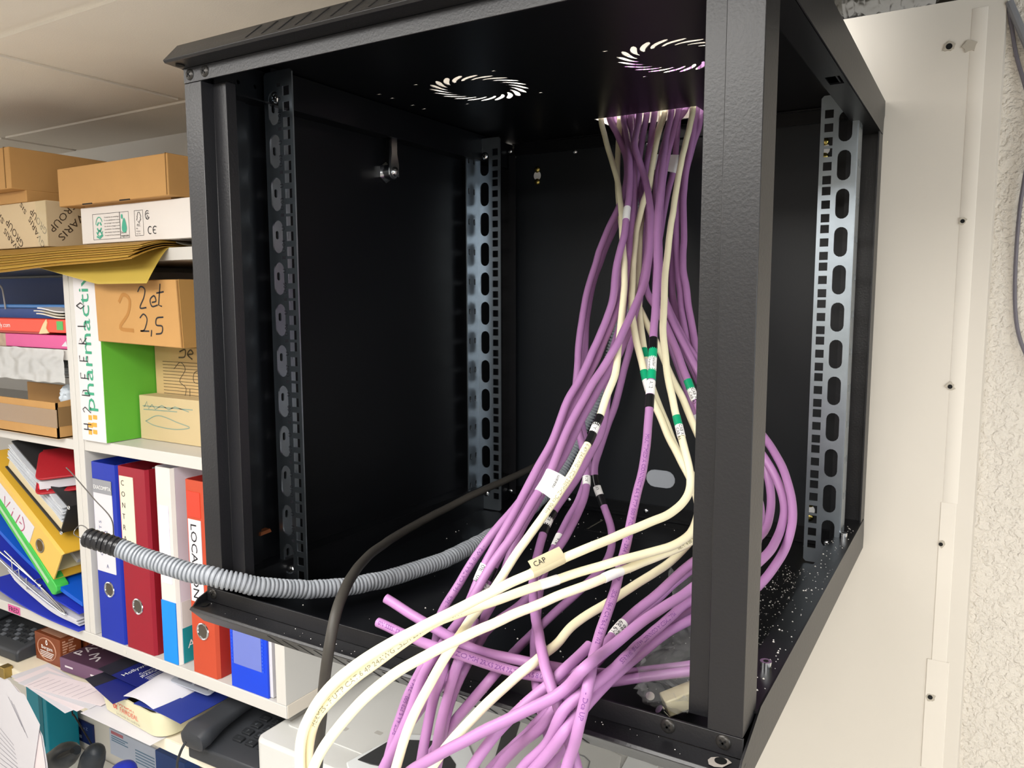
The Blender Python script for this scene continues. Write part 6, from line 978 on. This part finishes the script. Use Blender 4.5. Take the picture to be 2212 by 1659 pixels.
# ---- desk phones
PH = mat('phone_charcoal', '35373b', 0.42, var=0.05); PHK = mat('phone_key', '2b2d30', 0.35); PHG = mat('phone_grey_key', '62666c', 0.4)
def phone(loc, deg, label, screen=True):
    t = thing('desk_phone', loc, label, 'telephone', 'desk phones on the cream shelf')
    M = Matrix.Translation(loc) @ Matrix.Rotation(R(deg), 4, 'Z')
    MB().prism([(0, 0), (0, 24), (12, 28), (190, 50), (205, 48), (205, 0)], 'x', 0, 148).xf(M).build('base', PH, t, 3)
    def up(y): return 32 + (y - 12) * 30 / 178
    Mr = M @ Matrix.Translation((0, 12, 28)) @ Matrix.Rotation(math.atan2(22, 178), 4, 'X')
    # handset along the left
    h = [(26, -26, 14), (26, -12, 18), (26, 10, 20), (26, 60, 21), (26, 110, 20), (26, 150, 19), (26, 172, 17), (26, 184, 13)]
    g = MB(); hp = curve2(h, 4); vs = []
    for i, (x, y, z) in enumerate(hp):
        e = max(0, 1 - min(abs(y + 8), abs(y - 165)) / 34); w = 21 + 5 * e; hh = 11 + 5 * e
        if i in (0, len(hp) - 1): w, hh = w * 0.75, hh * 0.6
        for k in range(16):
            a = 2 * math.pi * k / 16; ca, sa = math.cos(a), math.sin(a)
            vs.append((x + w * abs(ca) ** 0.5 * (1 if ca > 0 else -1), y, z + hh * abs(sa) ** 0.6 * (1 if sa > 0 else -1)))
    n = len(hp); g.add(vs, [(i * 16 + k, i * 16 + (k + 1) % 16, (i + 1) * 16 + (k + 1) % 16, (i + 1) * 16 + k) for i in range(n - 1) for k in range(16)] + [tuple(range(15, -1, -1)), tuple((n - 1) * 16 + k for k in range(16))])
    g.xf(Mr).build('handset', PH, t)
    for r_ in range(4):
        for c_ in range(3):
            x, y = 74 + 26 * c_, 24 + 18 * r_
            k = MB().box(x - 9, x + 9, y - 5.5, y + 5.5, -0.5, 4.2).xf(Mr).build('key', PHK, t, 1)
            tx = TX(); tx.t(('*', '0', '#', '7', '8', '9', '4', '5', '6', '1', '2', '3')[r_ * 3 + c_], (x - 2.5, y - 3, 4.2), XP, YP, 8, 0.2); tx.xf(Mr).build('digit', PHG, k)
    for c_ in range(3):
        x, y = 76 + 24 * c_, 102; MB().box(x - 8, x + 8, y - 4, y + 4, -0.5, 3.5).xf(Mr).build('soft_key', PHG if deg != 0 else PHK, t, 1)
    MB().box(64, 142, 116, 168, -0.5, 2.0).xf(Mr).build('bezel', PHK, t, 1); MB().box(70, 136, 124, 162, 1.5, 2.6).xf(Mr).build('screen', mat('lcd_grey', '7d8f98', 0.2), t)
    return t, M, Mr
t, M, Mr = phone((-622, 212, -419.6), 2, 'charcoal desk phone between the cream tub and the grey printer')
c = [Mr @ Vector((22, -30, 18)), Mr @ Vector((20, -40, 6)), Mr @ Vector((12, -44, -18)), Mr @ Vector((8, -40, -60)), Mr @ Vector((10, -20, -110))]
MB().tube(curve2([tuple(v) for v in c], 6), 2.0, 8).build('cord', PHK, t)
# the other phone sits sideways with rows of small keys
t = thing('desk_phone', (-1290, 330, -420), 'dark desk phone with rows of tiny keys beside the brown boxes', 'telephone', 'desk phones on the cream shelf')
M = Matrix.Translation((-1402, 236, -419.6)) @ Matrix.Rotation(R(2), 4, 'Z')
MB().prism([(0, 0), (0, 20), (10, 26), (200, 52), (215, 48), (215, 0)], 'x', 0, 218).xf(M).build('base', PH, t, 4)
Mr = M @ Matrix.Translation((0, 10, 26)) @ Matrix.Rotation(math.atan2(26, 190), 4, 'X')
for r_ in range(4):
    for c_ in range(9):
        MB().box(74 + 15 * c_, 84 + 15 * c_, 14 + 12 * r_, 21 + 12 * r_, -0.5, 2.2).xf(Mr).build('key', PHK if (r_ + c_) % 3 else PHG, t)
for c_ in range(3): MB().box(186, 208, 86 + 24 * c_, 100 + 24 * c_, -0.5, 3).xf(Mr).build('soft_key', PHG, t, 1)
for r_ in range(4):
    for c_ in range(3): MB().box(96 + 28 * c_, 114 + 28 * c_, 84 + 18 * r_, 95 + 18 * r_, -0.5, 3.5).xf(Mr).build('large_key', PHK, t, 1)
MB().prism(rr_(8, 66, -6, 190, 20), 'z', 4, 34).xf(Mr).build('handset', PH, t, 6)
# ---- brown boxes, book, tub and papers
BR = mat('brown_carton', '7c3f22', 0.4, var=0.08); BRP = mat('pinkish_print', 'b98a72', 0.5)
for k, (y0, y1) in enumerate(((276, 318), (326, 366), (374, 414))):
    x0, x1 = (-1176, -1088) if k == 0 else (-1172, -1086)
    t = thing('carton', ((x0 + x1) / 2, (y0 + y1) / 2, -420), 'small brown printed carton on the cream shelf, %s' % ('front one with a round emblem', 'middle of the three in the row', 'rearmost of the three in the row')[k], 'carton', 'small brown cartons')
    MB().box(x0, x1, y0, y1, -419.6, -364).build('body', BR, t, 1)
    g = TX()
    for j in range(9):
        for a in range(2): g.strokes([[(y0 + 5 + a * 12, -370 - 5.2 * j), (y0 + 5 + a * 12 + 6 + (j * 7 + a * 5) % 9, -370 - 5.2 * j)]], (x1 + 0.1, 0, 0), YP, ZP, 3, 0.15)
    g.build('printed_text', BRP, t)
    MB().box(x0 + 8, x1 - 10, y0 + 8, y1 - 8, -364.2, -363.7).build('glossy_patch', BRP, t)
    if k == 0:
        cx, cz = (x0 + x1) / 2 - 2, -392
        MB().tube([(cx + 32 * math.cos(a), y0 - 0.3, cz + 22 * math.sin(a)) for a in [j * math.pi / 14 for j in range(29)]], 1.1, 6).build('emblem_ring', BRP, t)
        g = TX(); g.t('Bergam', (cx - 20, y0 - 0.1, cz - 1), XP, ZP, 11, 0.2, width=40); g.strokes([[(cx - 24, cz - 6 - 3.5 * j), (cx + 24 - 3 * j, cz - 6 - 3.5 * j)] for j in range(4)], (0, y0 - 0.1, 0), XP, ZP, 1.4, 0.2); g.strokes([curve2([(cx - 3, cz + 12), (cx, cz + 18), (cx + 3, cz + 12), (cx, cz + 9), (cx - 3, cz + 12)])], (0, y0 - 0.1, 0), XP, ZP, 2, 0.2)
        g.build('emblem_text', LABELW, t)
t = thing('book', (-960, 350, -420), 'thick plum-coloured book with big white title lying under the blue cards', 'book')
Mb = Matrix.Translation((-1072, 266, -414.6)) @ Matrix.Rotation(R(3), 4, 'Z')
PL = mat('plum_cover', '4a3244', 0.4); PL2 = mat('plum_spine', '6a4c66', 0.4)
MB().box(0, 178, 0, 3, 0, 26).xf(Mb).build('spine', PL2, t, 0.8); MB().box(0, 178, 3, 160, 23.6, 26).xf(Mb).build('cover', PL, t); MB().box(0, 178, 3, 160, 0, 2.4).xf(Mb).build('cover', PL, t)
MB().box(3, 175, 3, 157, 2.4, 23.6).xf(Mb).build('page_block', PAPER, t)
tx = TX(); tx.t('PATATES', (30, 20, 26), YP, -XP, 34, 0.3, width=132); tx.strokes([[(16, 12), (40, 12)], [(92, 12), (120, 12)]], (0, -0.2, 0), XP, ZP, 3.4, 0.3)
tx.strokes([curve2([(44, 30), (52, 44), (60, 30)]), [(40, 60), (66, 84)], curve2([(60, 20), (70, 34), (80, 20)])], (0, 0, 26), XP, YP, 4, 0.3)
tx.xf(Mb).build('lettering', mat('cover_white', 'd6cfd2', 0.5), t)
# rounded cream tub
tb_ = thing('tub', (-785, 320, -420), 'rounded cream plastic tub with red lettering full of booklets', 'tub')
CT = mat('cream_tub', 'd8d2b2', 0.4, var=0.02)
Mt = Matrix.Translation((-886, 222, -417.6)) @ Matrix.Rotation(R(-4), 4, 'Z')
n = 40
def rpoly(x0, x1, y0, y1, r, m=10):
    out = []
    for cx, cy, a0 in ((x1 - r, y1 - r, 0), (x0 + r, y1 - r, 90), (x0 + r, y0 + r, 180), (x1 - r, y0 + r, 270)):
        for k in range(m): a = R(a0 + 90 * k / (m - 1)); out.append((cx + r * math.cos(a), cy + r * math.sin(a)))
    return out
g = MB(); rings = []
for dz, ins, r in ((0, 10, 26), (3, 6, 28), (44, 0, 30), (46, 0, 30), (46, 3, 27), (6, 9, 24), (4, 12, 24)): rings.append([(x, y, dz) for x, y in rpoly(ins, 200 - ins, ins, 190 - ins, r)])
N_ = len(rings[0]); vs = [q for r_ in rings for q in r_]
g.add(vs, [(i * N_ + k, i * N_ + (k + 1) % N_, (i + 1) * N_ + (k + 1) % N_, (i + 1) * N_ + k) for i in range(len(rings) - 1) for k in range(N_)] + [tuple(range(N_ - 1, -1, -1)), tuple((len(rings) - 1) * N_ + k for k in range(N_))])
g.xf(Mt).build('body', CT, tb_)
tx = TX(); tx.t('RANBAXY', (72, 2.2, 28), XP, ZP, 12, 0.4, width=54); tx.t('FAIRDEAL', (78, 2.5, 17), XP, ZP, 12, 0.4, width=56); tx.t('&', (56, 2.4, 18), XP, ZP, 24, 0.4); tx.t('RANBAXY', (198.4, 60, 24), YP, ZP, 9, 0.4)
tx.xf(Mt).build('red_lettering', mat('red_print', 'd8604c', 0.5), tb_)
tx = TX(); tx.t('Le monde des confreres', (66, 3.0, 9), XP, ZP, 6.5, 0.4, width=72); tx.xf(Mt).build('grey_lettering', mat('grey_text', '8e8d80', 0.5), tb_)
NV = mat('navy_card', '1c2470', 0.35); NVK = mat('near_black_card', '22222e', 0.35)
for k, (dx, dy, dz, dg_, lb) in enumerate(((0, 0, 54, 14, 'blue and black advertising card on the tub, upper of the two'), (6, -26, 48, 4, 'blue and black advertising card on the tub, lower one half hidden'))):
    Mc = Mt @ Matrix.Translation((-26 + dx, 22 + dy, dz)) @ Matrix.Rotation(R(dg_ - 12), 4, 'Z') @ Matrix.Rotation(R(2), 4, 'X')
    o = solo(MB().box(0, 124, 0, 104, 0, 0.7).xf(Mc), 'advert_card', NV, lb, 'card', 'advertising cards on the cream tub')
    MB().box(-0.2, 42, -0.2, 104.2, 0.0, 0.95).xf(Mc).build('black_band', NVK, o)
    if k == 0:
        tx = TX(); tx.t('Hollywood', (66, 8, 1.0), YP, -XP, 15, 0.2, width=62); tx.t('Commercial', (86, 26, 1.0), YP, -XP, 9, 0.2); tx.t('JEZEQUEL', (97, 22, 1.0), YP, -XP, 11, 0.2); tx.strokes([[(104 + 5 * j, 24), (104 + 5 * j, 70)] for j in range(4)] + [curve2([(60, 76), (72, 88), (80, 80)])], (0, 0, 1.0), XP, YP, 1.2, 0.2)
        tx.xf(Mc).build('lettering', LABELW, o)
o = sheet(-790, -700, 216, 300, lambda u, v: -364 + 20 * math.sin(math.pi * min(1, u * 0.95 + 0.1)) ** 0.8 * (0.45 + 0.55 * v) - 6 * (1 - v), 24, 10, 1.2)
ob = solo(o, 'booklet', PAPER, 'open white leaflet arching over the front of the cream tub', 'leaflet')
tx = TX()
for k in range(8): tx.strokes([[(-744, 270 - 5 * k), (-716 - (k % 3) * 6, 270 - 5 * k)]], (0, 0, -343.5 - 1.4 * k), XP, YP, 0.8, 0.2)
for k in range(6): tx.strokes([[(-790, 284 - 5 * k), (-764, 284 - 5 * k)]], (0, 0, -346.0 - 1.0 * k), XP, YP, 0.8, 0.2)
solo(sheet(-760, -640, 214, 330, lambda u, v: -370.6 + 3 * math.sin(math.pi * u) + 2 * v, 16, 8, 1.0), 'booklet', mat('navy_leaflet', '2b3a8c', 0.4), 'navy and white leaflet lying in the tub toward the phone', 'leaflet')
t = thing('blister_pack', (-690, 300, -362), 'grey blister strip with four square windows on the tub', 'blister pack')
Mp = Matrix.Translation((-742, 268, -352)) @ Matrix.Rotation(R(8), 4, 'Z') @ Matrix.Rotation(R(6), 4, 'Y') @ Matrix.Rotation(R(8), 4, 'X')
MB().prism(rr_(0, 86, 0, 74, 6), 'z', 0, 2).xf(Mp).build('card', mat('blister_grey', 'b4b8c2', 0.3), t, 0.4)
for i in range(2):
    for j in range(2): MB().box(10 + 36 * i, 40 + 36 * i, 8 + 32 * j, 34 + 32 * j, 1.6, 3.6).xf(Mp).build('window', mat('blister_window', '72737f', 0.15), t, 1)
solo(crumple2(-758, 316, -352, 15, 12, 9, 4.2, 20, 12), 'sweet', mat('red_wrapper', 'c03038', 0.3, bump=0.4, bscale=60), 'red wrapped sweet beside the blister strip', 'sweet')
solo(crumple2(-788, 322, -352, 11, 9, 6, 6.2, 20, 12), 'sweet', mat('yellow_green_wrapper', 'c4cc1e', 0.3, bump=0.4, bscale=60), 'yellow-green wrapped sweet beside the red one', 'sweet')
# grey case behind the cards
t = thing('plastic_case', (-900, 430, -420), 'rounded grey plastic case behind the plum-coloured book', 'case')
MB().prism(rpoly(-1006, -896, 340, 560, 34), 'z', -381, -350).build('body', mat('case_grey', '9a9eac', 0.35), t, 4); MB().prism(rpoly(-1010, -892, 336, 564, 36), 'z', -384, -378).build('rim', mat('case_rim', 'b4b8c4', 0.35), t, 1)
MB().box(-945, -935, 339.2, 340.6, -366, -360).build('button', BLKD, t); MB().box(-985, -905, 350, 550, -388.2, -384).build('base', mat('case_base', '6f7280', 0.5), t)
# papers on the shelf
PINKP = mat('pale_pink_paper', 'e3d7da', 0.7, var=0.02)
for k in range(4):
    Ms = Matrix.Translation((-1000, 300, 0)) @ Matrix.Rotation(R(-6 + 5 * k), 4, 'Z') @ Matrix.Translation((1000, -300, 0))
    g = sheet(-1128 + 14 * k, -905 + 4 * k, 196 + 5 * k, 262, lambda u, v, k=k: -419.2 + 1.1 * k, 14, 8, 0.4).xf(Ms)
    o = solo(g, 'paper_sheet', PINKP if k % 2 else PAPER, 'loose sheet under the brown cartons poking past the shelf front, %s' % ('lowest', 'second', 'third', 'topmost with faint lines')[k], 'paper', 'loose sheets on the cream shelf')
    if k == 3:
        tx = TX(); tx.strokes([[(-1080 + 16 * j, 214), (-1080 + 16 * j + 8, 250)] for j in range(9)], (0, 0, -415.8), XP, YP, 0.7, 0.2); tx.xf(Ms).build('faint_lines', mat('faint_ink', '8d8698', 0.7), o)
solo(sheet(-893, -700, 200, 300, lambda u, v: -418.4, 14, 4, 0.4), 'paper_sheet', PAPER, 'white sheet sticking out beneath the cream tub', 'paper')
# bulldog-clipped sheaf hanging on the shelf front
t = thing('paper_sheaf', (-1200, 215, -640), 'white typed sheets hanging in a clip from the shelf front', 'papers')
for k in range(3):
    Y = 216 + 2.2 * k
    pts = [atY(px, py, Y) for px, py in (((-30, 1440), (20, 1470), (40, 1495), (52, 1500), (86, 1566), (68, 1690), (-30, 1700)) if k == 0 else ((-30, 1445), (30, 1480), (48, 1500), (84 + 4 * k, 1590), (92 + 5 * k, 1650), (96 + 5 * k, 1700), (-30, 1710)))]
    MB().prism([(a[0], a[2]) for a in pts], 'y', Y, Y + 0.5).build('sheet', PAPER if k != 1 else PINKP, t)
tx = TX(); y = 215.8
for k in range(3):
    a, b = Vector(atY(18 + 6 * k, 1505 + 8 * k, y)), Vector(atY(48 + 6 * k, 1570 + 12 * k, y)); d = (b - a); tx.strokes([[(a.x, a.z), (b.x, b.z)]], (0, y, 0), XP, ZP, 1.1, 0.2)
for k in range(9):
    a, b = Vector(atY(-20 + 1 * k, 1548 + 13 * k, y)), Vector(atY(30 + 2 * k, 1610 + 10 * k, y)); tx.strokes([[(a.x, a.z), (b.x, b.z)]], (0, y, 0), XP, ZP, 0.9, 0.2)
tx.build('typed_lines', mat('typed_grey', '7d7b86', 0.7), t)
a = atY(6, 1452, 214); MB().box(a[0] - 10, a[0] + 8, 212, 229, a[2] - 12, a[2] + 10).build('clip', mat('dull_brass', 'a58d52', 0.35, metal=0.8), t, 1)
# under the shelf
def at_(px, py, Y): return Vector(atY(px, py, Y))
t = thing('ring_binder', (-1650, 560, -900), 'teal binder standing upright below the cream shelf', 'binder')
a, b = at_(57, 1505, 520), at_(96, 1505, 520)
MB().box(a.x, b.x + 6, 520, 600, -929.5, -640).build('cover', mat('teal_binder', '0e7f94', 0.4), t, 2); MB().box(b.x - 30, b.x - 12, 519, 521, -880, -700).build('spine_text', mat('teal_spine', '0a6273', 0.5), t)
a, b = at_(91, 1528, 600), at_(190, 1578, 600); z0, z1 = at_(95, 1565, 600).z, a.z
t = thing('notice_card', ((a.x + b.x) / 2, 610, z0), 'navy notice with pale text on the wall below the shelf', 'notice')
MB().box(a.x, b.x, 612, 617, z0 - 6, z1 + 4).build('card', mat('navy_notice', '1b2a62', 0.5), t)
tx = TX(); tx.t('Les petites annonces de A a Z', (a.x + 20, 611.8, z1 - 16), XP, ZP, 11, 0.3, width=180); tx.strokes([[(a.x + 60, z1 - 42), (a.x + 170, z1 - 42)]], (0, 611.8, 0), XP, ZP, 9, 0.3); tx.build('lettering', mat('pale_blue_text', 'a9bcd8', 0.6), t)
a, b = at_(232, 1578, 608), at_(330, 1640, 608)
t = thing('notice_sheet', ((a.x + b.x) / 2, 612, -930), 'pale blue printed notice on the wall under the tub', 'notice')
MB().box(a.x, b.x + 20, 613, 617, -905, -834).build('sheet', mat('pale_blue_sheet', 'c3cde2', 0.6), t)
MB().box(a.x + 8, a.x + 60, 612.4, 613.2, -846, -838).build('red_heading', mat('faded_red', 'b8707c', 0.6), t)
tx = TX(); tx.strokes([[(a.x + 8, -852 - 6 * k), (a.x + 80 - 12 * (k % 2), -852 - 6 * k)] for k in range(3)] + [[(a.x + 110, -860 - 8 * k), (a.x + 190, -860 - 8 * k)] for k in range(5)], (0, 613, 0), XP, ZP, 3.2, 0.3); tx.build('printed_lines', mat('steel_blue_text', '6a8aa8', 0.6), t)
a = at_(335, 1625, 560)
t = solo(MB().box(a.x, a.x + 110, 560, 600, -929.5, a.z + 6), 'blue_box', mat('deep_blue_box', '1d3f7c', 0.45), 'deep blue printed box under the shelf beside the phone', 'box', bevel=1)
# black cable and handheld scanner
a, b = at_(160, 1545, 420), at_(202, 1615, 420)
solo(MB().tube(curve2([(at_(156, 1538, 420).x - 30, 420, -440.2), (at_(156, 1538, 420).x - 12, 420, -540), tuple(at_(156, 1538, 420)), tuple(a), tuple(at_(180, 1578, 420)), tuple(b), tuple(at_(214, 1640, 420))], 6), 1.8, 8), 'black_lead', mat('lead_black', '1c1c1e', 0.4), 'thin black lead hanging down behind the handheld scanner', 'lead')
t = thing('barcode_scanner', tuple(at_(190, 1690, 330)), 'black handheld scanner with a rounded grip in its stand, cut by the frame bottom', 'scanner')
SCN = mat('scanner_black', '2b3036', 0.4, bump=0.1, bscale=300)
hp = [at_(px, py, 330) for px, py in ((186, 1760), (190, 1700), (194, 1665), (200, 1640), (207, 1622), (210, 1612))]
MB().tube(curve2([tuple(v) for v in hp], 5), [22, 22, 22, 22, 22, 23, 23, 23, 23, 23, 24, 24, 24, 24, 24, 24, 23, 22, 21, 20, 18, 17, 15, 12, 9, 5][:26], 18).build('grip', SCN, t)
hp = [at_(px, py, 318) for px, py in ((80, 1690), (104, 1660), (128, 1640), (150, 1626), (166, 1620))]
MB().tube(curve2([tuple(v) for v in hp], 5), [26] * 14 + [24, 22, 20, 17, 14, 12, 9][:7], 14).build('head', SCN, t)
hp = [at_(px, py, 300) for px, py in ((106, 1650), (130, 1634), (156, 1622))]
MB().tube([tuple(v) for v in hp], 5, 10).build('bumper', mat('scanner_rubber', '17181a', 0.6), t)
c = at_(265, 1668, 300)
solo(MB().dome(c, (0, -0.3, 1), 26, 16, 24).add(*(lambda q: (q.v, q.f))(MB().cyl(c + Vector((0, 6, -80)), c, 26, n=24))), 'bottle', mat('blue_cap', '2433b0', 0.3), 'blue plastic cap of a container below the shelf, cut by the frame', 'container')
